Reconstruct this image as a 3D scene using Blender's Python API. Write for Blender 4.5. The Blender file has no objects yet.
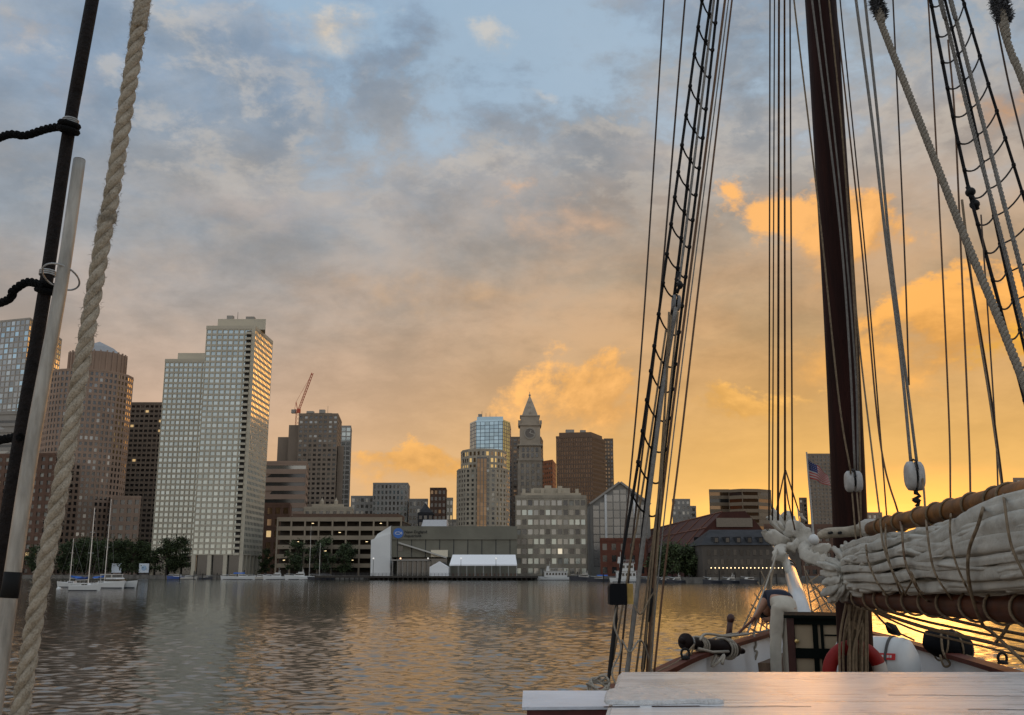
import bpy, bmesh, math, random
import numpy as np
from mathutils import Vector, Matrix, noise as mnoise
random.seed(7)
R = math.radians
SC = bpy.context.scene
COL = SC.collection

# ------------------------------------------------------------------ camera
FPX = 1000.0                       # focal length in pixels of the 1024 px wide picture
EYE = 3.5
HOR = 571.0                        # row of the horizon
PITCH = math.atan((HOR - 357.5) / FPX)
cs, sn = math.cos(PITCH), math.sin(PITCH)
cam_d = bpy.data.cameras.new('camera')
cam_d.sensor_width = 36.0
cam_d.lens = FPX * 36.0 / 1024.0
cam_d.clip_start = 0.05
cam_d.clip_end = 30000
cam = bpy.data.objects.new('camera', cam_d)
cam.location = (0, 0, EYE)
cam.rotation_euler = (math.pi / 2 + PITCH, 0, 0)
COL.objects.link(cam)
SC.camera = cam


def at(px, py, Y):
    """world point seen at pixel px,py at forward distance Y (survey of the photo)"""
    u = (px - 512) / FPX
    v = (357.5 - py) / FPX
    dy = cs - v * sn
    dz = sn + v * cs
    t = Y / dy
    return Vector((u * t, Y, EYE + dz * t))


def azel(px, py):
    d = at(px, py, 1.0) - Vector((0, 0, EYE))
    d.normalize()
    return math.atan2(d.x, d.y), math.asin(d.z)


# ------------------------------------------------------------------ light and sky
SUN_AZ, SUN_EL = R(19.0), R(7.5)
sun_d = bpy.data.lights.new('sun', 'SUN')
sun_d.energy = 0.16
sun_d.angle = R(12.0)               # the sun sits behind thin evening cloud
sun_d.color = (1.0, 0.42, 0.10)
sun = bpy.data.objects.new('sun', sun_d)
sdir = Vector((math.sin(SUN_AZ) * math.cos(SUN_EL), math.cos(SUN_AZ) * math.cos(SUN_EL), math.sin(SUN_EL)))
sun.rotation_euler = sdir.to_track_quat('Z', 'Y').to_euler()
COL.objects.link(sun)

vs = SC.view_settings
SC.display_settings.display_device = 'sRGB'
vs.view_transform = 'Standard'
vs.look = 'None'
vs.exposure = 0.17
vs.gamma = 1.0
vs.use_curve_mapping = False
SC.cycles.use_denoising = True
SC.cycles.max_bounces = 6
SC.cycles.diffuse_bounces = 3
SC.cycles.glossy_bounces = 4
SC.cycles.caustics_reflective = False
SC.cycles.caustics_refractive = False


def lin(r, g, b):
    def f(c):
        c = c / 255.0
        return c / 12.92 if c <= 0.04045 else ((c + 0.055) / 1.055) ** 2.4
    return (f(r), f(g), f(b), 1.0)


class NT:
    """small helper that chains shader nodes"""
    def __init__(s, tree):
        s.t = tree

    def node(s, typ, **kw):
        n = s.t.nodes.new(typ)
        for k, v in kw.items():
            setattr(n, k, v)
        return n

    def put(s, sock, v):
        if hasattr(v, 'is_output'):
            s.t.links.new(v, sock)
        elif v is not None:
            sock.default_value = v

    def math(s, op, a, b=None, c=None, clamp=False):
        n = s.node('ShaderNodeMath', operation=op, use_clamp=clamp)
        s.put(n.inputs[0], a)
        if b is not None: s.put(n.inputs[1], b)
        if c is not None: s.put(n.inputs[2], c)
        return n.outputs[0]

    def step(s, x, a, b, lo=0.0, hi=1.0):
        n = s.node('ShaderNodeMapRange', interpolation_type='SMOOTHSTEP')
        s.put(n.inputs[0], x); s.put(n.inputs[1], a); s.put(n.inputs[2], b)
        s.put(n.inputs[3], lo); s.put(n.inputs[4], hi)
        return n.outputs[0]

    def mix(s, f, a, b, blend='MIX'):
        n = s.node('ShaderNodeMix', data_type='RGBA', blend_type=blend)
        s.put(n.inputs[0], f); s.put(n.inputs[6], a); s.put(n.inputs[7], b)
        return n.outputs[2]

    def ramp(s, x, stops):
        n = s.node('ShaderNodeValToRGB')
        e = n.color_ramp.elements
        while len(e) > 1: e.remove(e[-1])
        e[0].position = stops[0][0]; e[0].color = stops[0][1]
        for p, c in stops[1:]:
            q = e.new(p); q.color = c
        s.put(n.inputs[0], x)
        return n.outputs[0]

    def noise(s, vec, scale, detail=6, rough=0.55, dist=0.0, typ='FBM'):
        n = s.node('ShaderNodeTexNoise', noise_dimensions='3D', noise_type=typ)
        s.put(n.inputs['Vector'], vec)
        n.inputs['Scale'].default_value = scale
        n.inputs['Detail'].default_value = detail
        n.inputs['Roughness'].default_value = rough
        n.inputs['Distortion'].default_value = dist
        return n.outputs[0]

    def vec(s, x, y, z):
        n = s.node('ShaderNodeCombineXYZ')
        s.put(n.inputs[0], x); s.put(n.inputs[1], y); s.put(n.inputs[2], z)
        return n.outputs[0]


def build_world():
    w = bpy.data.worlds.new('World')
    SC.world = w
    w.use_nodes = True
    t = w.node_tree
    t.nodes.clear()
    k = NT(t)
    out = k.node('ShaderNodeOutputWorld')
    bg = k.node('ShaderNodeBackground')
    t.links.new(bg.outputs[0], out.inputs[0])
    tc = k.node('ShaderNodeTexCoord')
    sp = k.node('ShaderNodeSeparateXYZ')
    t.links.new(tc.outputs['Generated'], sp.inputs[0])
    x, y, z = sp.outputs
    deg = 57.29578
    el = k.math('MULTIPLY', k.math('ARCSINE', z), deg)
    az = k.math('MULTIPLY', k.math('ARCTAN2', x, y), deg)
    aaz = k.math('ABSOLUTE', az)
    f = k.math('DIVIDE', el, 45.0, clamp=True)
    p = lambda e: e / 45.0
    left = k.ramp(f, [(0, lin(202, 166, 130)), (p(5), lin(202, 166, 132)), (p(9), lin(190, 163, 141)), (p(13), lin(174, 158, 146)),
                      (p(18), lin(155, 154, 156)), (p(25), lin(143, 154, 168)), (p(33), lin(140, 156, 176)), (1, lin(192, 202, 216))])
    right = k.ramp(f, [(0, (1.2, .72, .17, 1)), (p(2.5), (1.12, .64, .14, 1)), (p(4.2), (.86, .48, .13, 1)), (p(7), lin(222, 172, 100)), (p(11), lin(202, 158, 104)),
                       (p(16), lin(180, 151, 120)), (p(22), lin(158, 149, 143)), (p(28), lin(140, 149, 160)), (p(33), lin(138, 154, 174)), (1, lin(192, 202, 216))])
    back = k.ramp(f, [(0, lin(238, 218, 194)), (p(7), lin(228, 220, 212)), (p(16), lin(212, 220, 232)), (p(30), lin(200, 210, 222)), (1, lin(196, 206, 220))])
    wr = k.math('MULTIPLY', k.step(az, -23.0, 17.0), k.step(az, 45.0, 120.0, 1.0, 0.0))
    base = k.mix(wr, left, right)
    # cloud deck seen in perspective
    den = k.math('ADD', k.math('MAXIMUM', z, 0.0), 0.30)
    P = k.vec(k.math('DIVIDE', x, den), k.math('DIVIDE', y, den), 0.35)
    n1 = k.noise(P, 2.7, 9, 0.56, 0.25)
    n2 = k.noise(P, 7.5, 9, 0.66, 0.2)
    nn = k.math('ADD', k.math('MULTIPLY', n1, 0.6), k.math('MULTIPLY', n2, 0.4))
    shade = k.step(nn, 0.37, 0.63, 0.79, 1.15)
    hi = k.step(el, 4.0, 16.0)
    shade = k.math('ADD', 1.0, k.math('MULTIPLY', k.math('SUBTRACT', shade, 1.0), k.math('ADD', 0.25, k.math('MULTIPLY', hi, 0.75))))
    cw = k.step(k.math('ADD', k.math('MULTIPLY', n1, 0.5), k.math('MULTIPLY', k.noise(P, 4.0, 7, 0.6, 0.3), 0.5)), 0.40, 0.60)
    tone = k.mix(cw, (0.885, 0.985, 1.06, 1), (1.08, 1.015, 0.93, 1))
    tone = k.mix(k.step(el, 9.0, 19.0), (1, 1, 1, 1), tone)
    sv = k.mix(1.0, k.vec(shade, shade, shade), tone, 'MULTIPLY')
    base = k.mix(1.0, base, sv, 'MULTIPLY')
    # clear sky between the clouds
    sky = k.node('ShaderNodeTexSky', sky_type='NISHITA')
    sky.sun_disc = False
    sky.sun_elevation = SUN_EL
    sky.sun_rotation = SUN_AZ
    sky.altitude = 0
    sky.air_density = 1.0
    sky.dust_density = 1.5
    sky.ozone_density = 2.0
    ks = 0.085
    skyc = k.mix(1.0, sky.outputs[0], (ks, ks, ks, 1), 'MULTIPLY')
    skyc = k.mix(0.75, skyc, lin(164, 190, 212))
    a0, e0 = azel(470, 30)
    dx = k.math('DIVIDE', k.math('SUBTRACT', az, a0 * deg), 17.0)
    dy = k.math('DIVIDE', k.math('SUBTRACT', el, e0 * deg), 8.0)
    dd = k.math('ADD', k.math('MULTIPLY', dx, dx), k.math('MULTIPLY', dy, dy))
    g1 = k.noise(P, 3.6, 9, 0.60, 0.25); g2 = k.noise(P, 11.0, 7, 0.62, 0.2)
    gf = k.math('ADD', k.math('ADD', k.math('MULTIPLY', g1, 0.72), k.math('MULTIPLY', g2, 0.28)), k.step(dd, 0.0, 1.6, 0.085, 0.0))
    gap = k.math('MULTIPLY', k.step(gf, 0.525, 0.64), k.step(el, 17.0, 26.0))
    # bright ragged fringes of the cloud round the openings
    fr = k.math('MULTIPLY', k.math('MULTIPLY', k.step(gf, 0.46, 0.52), k.step(gf, 0.58, 0.53)), k.step(el, 16.0, 25.0))
    base = k.mix(k.math('MULTIPLY', fr, k.step(g2, .42, .60, .05, .34)), base, lin(212, 200, 184))
    base = k.mix(k.math('MULTIPLY', gap, 0.80), base, skyc)
    # lower sunlit cumulus: each bank has a direction, a size and its own colour
    A = k.vec(k.math('MULTIPLY', az, 0.02), k.math('MULTIPLY', el, 0.028), 0.0)
    c1 = k.noise(A, 5.5, 9, 0.60, 0.4)
    c2 = k.noise(A, 16.0, 6, 0.6, 0.2)
    cn = k.math('ADD', k.math('MULTIPLY', k.math('SUBTRACT', c1, 0.5), 6.5), k.math('MULTIPLY', k.math('SUBTRACT', c2, 0.5), 2.6))
    banks = [(592, 398, 100, 60, (242, 180, 106), .95), (650, 436, 80, 28, (232, 174, 96), .7), (836, 238, 90, 70, (238, 174, 100), .9),
             (975, 332, 120, 62, (240, 172, 88), .9), (860, 360, 90, 40, (232, 168, 88), .75), (742, 412, 95, 28, (242, 182, 98), .85),
             (1000, 105, 50, 40, (232, 166, 96), .9), (575, 228, 80, 30, (204, 166, 134), .6), (505, 195, 26, 14, (206, 168, 136), .7),
             (415, 462, 100, 30, (234, 172, 92), .8), (330, 26, 95, 36, (216, 198, 174), .9), (478, 32, 30, 16, (206, 192, 172), .55), (20, 30, 60, 22, (190, 176, 162), .6),
             (535, 92, 40, 12, (206, 196, 184), .5), (60, 95, 60, 30, (164, 158, 158), .6), (470, 300, 120, 26, (196, 160, 122), .5),
             (1010, 350, 60, 30, (255, 186, 74), .9), (680, 110, 60, 26, (172, 166, 164), .5), (250, 210, 120, 22, (166, 156, 152), .5)]
    w1 = k.noise(A, 7.0, 7, 0.65, 0.0); w2 = k.noise(k.vec(k.math('MULTIPLY', az, 0.02), k.math('MULTIPLY', el, 0.028), 9.0), 7.0, 7, 0.65, 0.0)
    azw = k.math('ADD', az, k.math('MULTIPLY', k.math('SUBTRACT', w1, 0.5), 10.0))
    elw = k.math('ADD', el, k.math('MULTIPLY', k.math('SUBTRACT', w2, 0.5), 6.0))
    for px, py, rx, ry, c, amt in banks:
        a, e = azel(px, py)
        fx = k.math('DIVIDE', k.math('SUBTRACT', azw, a * deg), rx / FPX * deg)
        fy = k.math('DIVIDE', k.math('SUBTRACT', elw, e * deg), ry / FPX * deg)
        q = k.math('SQRT', k.math('ADD', k.math('MULTIPLY', fx, fx), k.math('MULTIPLY', fy, fy)))
        fld = k.math('ADD', k.math('SUBTRACT', 0.9, q), k.math('MULTIPLY', cn, 0.48))
        soft = 0.32 if py > 150 and amt >= .8 else 1.0
        sft = k.step(fy, -1.0, 0.5, soft + 1.0, soft)
        m = k.step(k.math('DIVIDE', fld, sft), -0.05 * (soft > .5), 1.0)
        # body a little darker towards the underside and the thick middle
        inner = k.step(k.math('ADD', k.math('MULTIPLY', fy, .8), k.math('MULTIPLY', cn, 2.1)), -1.5, 1.5, 0.72, 1.10)
        col = k.mix(1.0, lin(*c), k.vec(inner, inner, inner), 'MULTIPLY')
        base = k.mix(k.math('MULTIPLY', m, amt), base, col)
    # bright streaks low under the cloud base, towards the sun
    S = k.vec(k.math('MULTIPLY', az, 0.02), k.math('MULTIPLY', el, 0.22), 3.0)
    s1 = k.noise(S, 3.0, 6, 0.55, 0.2)
    sm = k.math('MULTIPLY', k.math('MULTIPLY', k.step(s1, 0.5, 0.62), k.step(el, 4.6, 2.6)), k.step(az, 8.0, 18.0))
    sm = k.math('MULTIPLY', sm, k.step(az, 40.0, 60.0, 1.0, 0.0))
    base = k.mix(k.math('MULTIPLY', sm, 0.7), base, (1.7, 0.88, 0.20, 1))
    # glow round the hidden sun
    ga = k.math('DIVIDE', k.math('SUBTRACT', az, 21.0), 12.0)
    ge = k.math('DIVIDE', k.math('SUBTRACT', el, 3.0), 3.0)
    g = k.step(k.math('SQRT', k.math('ADD', k.math('MULTIPLY', ga, ga), k.math('MULTIPLY', ge, ge))), 1.0, 0.0)
    base = k.mix(k.math('MULTIPLY', g, 0.6), base, (2.1, 0.80, 0.13, 1))
    # the sky behind the viewer
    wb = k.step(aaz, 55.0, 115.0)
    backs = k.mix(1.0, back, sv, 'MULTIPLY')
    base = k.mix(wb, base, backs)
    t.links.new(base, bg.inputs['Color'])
    bg.inputs['Strength'].default_value = 1.0
    w.cycles.sampling_method = 'MANUAL'
    w.cycles.sample_map_resolution = 1024


build_world()

# ------------------------------------------------------------------ materials
MATS = {}


def mat(name, col, rough=0.7, metal=0.0, spec=0.35, var=0.12, vscale=3.0, bump=0.0, bscale=20.0, emit=None, estr=0.0,
        stretch=(1, 1, 1), coat=0.0, col2=None, island=0.0, dist=0.3):
    if name in MATS: return MATS[name]
    assert col is not None, name
    m = bpy.data.materials.new(name)
    m.use_nodes = True
    t = m.node_tree
    k = NT(t)
    b = t.nodes['Principled BSDF']
    tc = k.node('ShaderNodeTexCoord')
    mp = k.node('ShaderNodeMapping')
    t.links.new(tc.outputs['Object'], mp.inputs[0])
    mp.inputs['Scale'].default_value = stretch
    c = tuple(col) + (1,)
    n = k.noise(mp.outputs[0], vscale, 6, 0.6, dist)
    lo = tuple(max(0, v * (1 - var)) for v in col) + (1,)
    hi = tuple(min(1, v * (1 + var)) for v in col) + (1,)
    if col2: lo = tuple(col2) + (1,)
    cc = k.ramp(n, [(0.34, lo), (0.66, hi)])
    if island:
        g = k.node('ShaderNodeNewGeometry')
        oi = k.node('ShaderNodeObjectInfo')
        r = k.math('FRACT', k.math('ADD', g.outputs['Random Per Island'], oi.outputs['Random']))
        v = k.step(r, 0.0, 1.0, 1 - island, 1 + island)
        cc = k.mix(1.0, cc, k.vec(v, v, v), 'MULTIPLY')
    t.links.new(cc, b.inputs['Base Color'])
    b.inputs['Roughness'].default_value = rough
    b.inputs['Metallic'].default_value = metal
    b.inputs['Specular IOR Level'].default_value = spec
    b.inputs['Coat Weight'].default_value = coat
    if bump:
        bn = k.node('ShaderNodeBump')
        n2 = k.noise(mp.outputs[0], bscale, 5, 0.6, 0.2)
        t.links.new(n2, bn.inputs['Height'])
        bn.inputs['Strength'].default_value = bump
        bn.inputs['Distance'].default_value = 0.02
        t.links.new(bn.outputs[0], b.inputs['Normal'])
    if emit:
        b.inputs['Emission Color'].default_value = tuple(emit) + (1,)
        b.inputs['Emission Strength'].default_value = estr
    MATS[name] = m
    return m


# ------------------------------------------------------------------ mesh building
class MB:
    def __init__(s):
        s.v = []; s.f = []; s.mi = []; s.smooth = False

    def add(s, vs_, fs, mi=0):
        o = len(s.v)
        s.v += [tuple(v) for v in vs_]
        s.f += [tuple(i + o for i in f) for f in fs]
        s.mi += [mi] * len(fs)
        return s

    def box(s, x0, x1, y0, y1, z0, z1, mi=0):
        return s.add([(x0, y0, z0), (x1, y0, z0), (x1, y1, z0), (x0, y1, z0), (x0, y0, z1), (x1, y0, z1), (x1, y1, z1), (x0, y1, z1)],
                     [(0, 3, 2, 1), (4, 5, 6, 7), (0, 1, 5, 4), (1, 2, 6, 5), (2, 3, 7, 6), (3, 0, 4, 7)], mi)

    def obox(s, o, ax, ay, az_, mi=0):
        """box from corner o with edge vectors ax, ay, az_"""
        o = Vector(o); ax = Vector(ax); ay = Vector(ay); az_ = Vector(az_)
        P = [o, o + ax, o + ax + ay, o + ay, o + az_, o + ax + az_, o + ax + ay + az_, o + ay + az_]
        F = [(0, 3, 2, 1), (4, 5, 6, 7), (0, 1, 5, 4), (1, 2, 6, 5), (2, 3, 7, 6), (3, 0, 4, 7)]
        if ax.cross(ay).dot(az_) < 0: F = [tuple(reversed(q)) for q in F]
        return s.add(P, F, mi)

    def prism(s, poly, z0, z1, mi=0, top=None):
        n = len(poly)
        tp = top or poly
        V = [(p[0], p[1], z0) for p in poly] + [(p[0], p[1], z1) for p in tp]
        F = [tuple(reversed(range(n))), tuple(range(n, 2 * n))] + [(i, (i + 1) % n, n + (i + 1) % n, n + i) for i in range(n)]
        return s.add(V, F, mi)

    def tube(s, pts, rad, n=8, cap=True, mi=0):
        pts = [Vector(p) for p in pts]
        m = len(pts)
        if not hasattr(rad, '__len__'): rad = [rad] * m
        ring = []
        t0 = (pts[1] - pts[0]).normalized()
        up = Vector((0, 0, 1)) if abs(t0.z) < 0.9 else Vector((1, 0, 0))
        a = t0.cross(up).normalized()
        V = []
        for i in range(m):
            tt = (pts[min(i + 1, m - 1)] - pts[max(i - 1, 0)])
            if tt.length < 1e-9: tt = t0
            tt.normalize()
            a = (a - tt * a.dot(tt))
            a.normalize()
            b = tt.cross(a)
            for j in range(n):
                w = 2 * math.pi * j / n
                V.append(pts[i] + (a * math.cos(w) + b * math.sin(w)) * rad[i])
        F = []
        for i in range(m - 1):
            for j in range(n):
                F.append((i * n + j, i * n + (j + 1) % n, (i + 1) * n + (j + 1) % n, (i + 1) * n + j))
        if cap:
            F.append(tuple(reversed(range(n))))
            F.append(tuple(range((m - 1) * n, m * n)))
        return s.add(V, F, mi)

    def lathe(s, prof, o=(0, 0, 0), axis=(0, 0, 1), n=16, mi=0):
        """prof: list of (radius, height along the axis)"""
        ax = Vector(axis).normalized(); o = Vector(o)
        a = ax.orthogonal().normalized(); b = ax.cross(a)
        V = []; F = []
        for r_, h in prof:
            for j in range(n):
                w = 2 * math.pi * j / n
                V.append(o + ax * h + (a * math.cos(w) + b * math.sin(w)) * max(r_, 1e-4))
        m = len(prof)
        for i in range(m - 1):
            for j in range(n):
                F.append((i * n + j, i * n + (j + 1) % n, (i + 1) * n + (j + 1) % n, (i + 1) * n + j))
        F.append(tuple(reversed(range(n)))); F.append(tuple(range((m - 1) * n, m * n)))
        return s.add(V, F, mi)

    def grid(s, rows, mi=0, closed=False):
        """rows of points -> quads"""
        n = len(rows[0]); V = [p for r_ in rows for p in r_]; F = []
        for i in range(len(rows) - 1):
            for j in range(n if closed else n - 1):
                F.append((i * n + j, i * n + (j + 1) % n, (i + 1) * n + (j + 1) % n, (i + 1) * n + j))
        return s.add(V, F, mi)

    def build(s, name, m, parent=None, smooth=False, label=None, off=None):
        me = bpy.data.meshes.new(name)
        o = off if off is not None else Vector((0, 0, 0))
        if parent is not None and off is None: o = origin_of(parent)
        V = [(v[0] - o[0], v[1] - o[1], v[2] - o[2]) for v in s.v]
        me.from_pydata(V, [], s.f)
        ms = m if isinstance(m, (list, tuple)) else [m]
        for q in ms: me.materials.append(q)
        if any(s.mi): me.polygons.foreach_set('material_index', s.mi)
        if smooth: me.polygons.foreach_set('use_smooth', [True] * len(s.f))
        me.update()
        ob = bpy.data.objects.new(name, me)
        COL.objects.link(ob)
        if parent is not None:
            ob.parent = parent
        else:
            ob.location = o
        if label: ob['label'] = label
        return ob


def origin_of(o):
    p = Vector((0, 0, 0))
    while o is not None:
        p = p + o.location
        o = o.parent
    return p


def tag(o, label=None, cat=None, group=None, kind=None):
    if label: o['label'] = label
    if cat: o['category'] = cat
    if group: o['group'] = group
    if kind: o['kind'] = kind
    return o


def thing(name, label, cat, loc, group=None):
    o = bpy.data.objects.new(name, None)
    o.empty_display_size = 0.1
    COL.objects.link(o)
    o.location = loc
    return tag(o, label, cat, group)


def single(mb, name, m, label, cat, group=None, smooth=False, kind=None, base=None):
    """a thing that is one mesh; its origin goes to its lowest middle"""
    V = np.array(mb.v)
    b = base or Vector(((V[:, 0].min() + V[:, 0].max()) / 2, (V[:, 1].min() + V[:, 1].max()) / 2, V[:, 2].min()))
    o = mb.build(name, m, None, smooth, off=Vector(b))
    return tag(o, label, cat, group, kind)
# ------------------------------------------------------------------ setting: water and land
def build_water():
    rng = np.random.RandomState(3)
    NA = 1050
    ang = np.linspace(R(-40), R(40), NA)
    r = [2.6]
    while r[-1] < 520:
        r.append(r[-1] + max(0.05, r[-1] * 0.0036))
    r = np.array(r + [650.0, 900.0])
    A, Rr = np.meshgrid(ang, r)
    X = np.sin(A) * Rr; Y = np.cos(A) * Rr
    sp_ = np.maximum(Rr * 0.0036, 0.05)
    Z = np.zeros_like(X)
    for i in range(80):
        lam = 0.19 * (6.8 ** rng.rand())           # 0.2 .. 1.3 m
        th = rng.normal(R(75), R(48))
        kx, ky = math.cos(th) * 2 * math.pi / lam, math.sin(th) * 2 * math.pi / lam
        amp = 0.0027 * lam ** 0.9 * (0.5 + rng.rand())
        fade = np.clip(lam / (1.8 * sp_) - 1.0, 0, 1)
        # gusts: patches of livelier and calmer water
        Z += amp * fade * np.sin(kx * X + ky * Y + rng.rand() * 6.28 + 0.9 * np.sin(0.31 * kx * Y / 3 + i))
    gust = 0.85 + 0.45 * np.sin(X * 0.043 + 1.3 * np.sin(Y * 0.021)) * np.sin(Y * 0.037 + 0.6 * np.sin(X * 0.05))
    Z *= gust
    nr, na = X.shape
    V = np.stack([X, Y, Z], -1).reshape(-1, 3)
    I = np.arange(nr * na).reshape(nr, na)
    q = np.stack([I[:-1, :-1], I[:-1, 1:], I[1:, 1:], I[1:, :-1]], -1).reshape(-1, 4)[:, ::-1]
    # the rest of the harbour, to the sides and behind, as a flat fan
    V2 = []; F2 = []
    base = len(V)
    aa = np.linspace(R(40), R(320), 40)
    for a in aa:
        V2.append((math.sin(a) * 2.6, math.cos(a) * 2.6, 0)); V2.append((math.sin(a) * 900, math.cos(a) * 900, 0))
    me = bpy.data.meshes.new('water')
    Vall = np.concatenate([V, np.array(V2)])
    F2 = [(base + 2 * i, base + 2 * i + 1, base + 2 * i + 3, base + 2 * i + 2) for i in range(len(aa) - 1)]
    nq = len(q)
    me.vertices.add(len(Vall)); me.vertices.foreach_set('co', Vall.ravel())
    fl = np.concatenate([q, np.array(F2)[:, ::-1]]).astype(np.int32)
    me.loops.add(fl.size); me.loops.foreach_set('vertex_index', fl.ravel())
    me.polygons.add(len(fl)); me.polygons.foreach_set('loop_start', np.arange(0, fl.size, 4, dtype=np.int32))
    me.polygons.foreach_set('use_smooth', np.ones(len(fl), bool))
    me.update(calc_edges=True); me.validate()
    m = bpy.data.materials.new('harbour_water')
    m.use_nodes = True
    t = m.node_tree; k = NT(t); b = t.nodes['Principled BSDF']
    b.inputs['Base Color'].default_value = (0.026, 0.027, 0.019, 1)
    b.inputs['Roughness'].default_value = 0.06
    b.inputs['IOR'].default_value = 2.3
    b.inputs['Specular IOR Level'].default_value = 1.0
    tc = k.node('ShaderNodeTexCoord')
    mp = k.node('ShaderNodeMapping'); mp.inputs['Scale'].default_value = (0.55, 1.25, 1.0)
    t.links.new(tc.outputs['Object'], mp.inputs[0])
    h1 = k.noise(mp.outputs[0], 4.2, 4, 0.6, 0.6)
    h2 = k.noise(mp.outputs[0], 0.9, 5, 0.6, 0.4)
    sep = k.node('ShaderNodeSeparateXYZ'); t.links.new(tc.outputs['Object'], sep.inputs[0])
    ruffle = k.step(sep.outputs[1], 60.0, 220.0, 0.02, 0.15)      # open water away from the berth is a little livelier
    h3 = k.noise(mp.outputs[0], 0.45, 4, 0.6, 0.4)
    h = k.math('ADD', k.math('MULTIPLY', h1, 0.012), k.math('MULTIPLY', k.math('ADD', h2, h3), ruffle))
    bn = k.node('ShaderNodeBump'); bn.inputs['Strength'].default_value = 0.75; bn.inputs['Distance'].default_value = 1.0
    t.links.new(h, bn.inputs['Height']); t.links.new(bn.outputs[0], b.inputs['Normal'])
    me.materials.append(m)
    o = bpy.data.objects.new('water', me); COL.objects.link(o)
    tag(o, kind='structure')


build_water()

asphalt = mat('quay_asphalt', (0.06, 0.058, 0.055), 0.9, var=0.3, vscale=0.05)
granite = mat('granite_quay', (0.13, 0.12, 0.105), 0.9, var=0.4, vscale=0.4, bump=0.4, bscale=1.5)
SHORE = [(-400, 500), (60, 497), (140, 484), (186, 446), (330, 432), (392, 414), (592, 418), (600, 352), (690, 306), (800, 300), (1100, 310), (1700, 420)]


def shore_pt(px, Y, z=0.0):
    return Vector(((px - 512) / FPX * Y / cs * (cs * cs + sn * (HOR - 357.5) / FPX * cs), Y, z))


def gx(px, Y):
    return at(px, HOR, Y).x


def build_land():
    m = MB()
    near = [Vector((gx(p, y), y, 1.55)) for p, y in SHORE]
    far = [Vector((v.x * 9 / (1), 9000, 1.55)) for v in near]
    far = [Vector((-9000 + 18000 * i / (len(near) - 1), 9000, 1.55)) for i in range(len(near))]
    m.grid([near, far])
    tag(m.build('ground', asphalt), kind='structure')
    # granite sea wall under the edge
    w = MB()
    for a, b in zip(near[:-1], near[1:]):
        d = (b - a); d.z = 0; d.normalize(); nrm = Vector((-d.y, d.x, 0))
        w.obox(a + Vector((0, 0, -3.0)) + nrm * 0.02, b - a, nrm * 1.2, Vector((0, 0, 3.12)))
    single(w, 'sea_wall', granite, 'low grey granite sea wall along the whole far waterfront', 'sea wall')


build_land()

# ------------------------------------------------------------------ the city
GL = {}


def glass(name, tint, rough=0.12, metal=0.85, isl=0.2):
    return mat('glass_' + name, tint, rough, metal, 0.6, var=0.05, vscale=0.1, island=isl)


g_pale = glass('pale', (0.37, 0.43, 0.44), 0.12, isl=.10)
g_mid = glass('mid', (0.22, 0.235, 0.24), 0.10)
g_dark = glass('dark', (0.08, 0.085, 0.09), 0.12)
g_blue = glass('blue', (0.30, 0.42, 0.50), 0.08, 0.9, 0.15)
g_amber = glass('bronze', (0.20, 0.14, 0.09), 0.10, 0.9)
blind = mat('window_blind', (0.30, 0.29, 0.25), 0.6, island=0.2)
lit = mat('lit_window', (0.5, 0.4, 0.25), 0.5, emit=(1.0, 0.66, 0.28), estr=0.45, island=0.5)
litw = mat('lit_room', (0.5, 0.5, 0.45), 0.5, emit=(1.0, 0.85, 0.6), estr=0.55, island=0.5)


def ccw(pts):
    a = sum(pts[i].x * pts[(i + 1) % len(pts)].y - pts[(i + 1) % len(pts)].x * pts[i].y for i in range(len(pts)))
    return pts if a > 0 else list(reversed(pts))


def inset(pts, d):
    """inset (d>0) a CCW convex polygon"""
    n = len(pts); out = []
    for i in range(n):
        p0, p1, p2 = pts[i - 1], pts[i], pts[(i + 1) % n]
        e1 = (p1 - p0).normalized(); e2 = (p2 - p1).normalized()
        n1 = Vector((-e1.y, e1.x)); n2 = Vector((-e2.y, e2.x))
        bis = (n1 + n2)
        if bis.length < 1e-6: bis = n1
        bis.normalize()
        out.append(p1 + bis * (d / max(0.35, bis.dot(n1))))
    return out


def plan(pxY, pytop):
    return ccw([Vector((at(px, pytop, Y).x, Y)) for px, Y in pxY])


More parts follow.
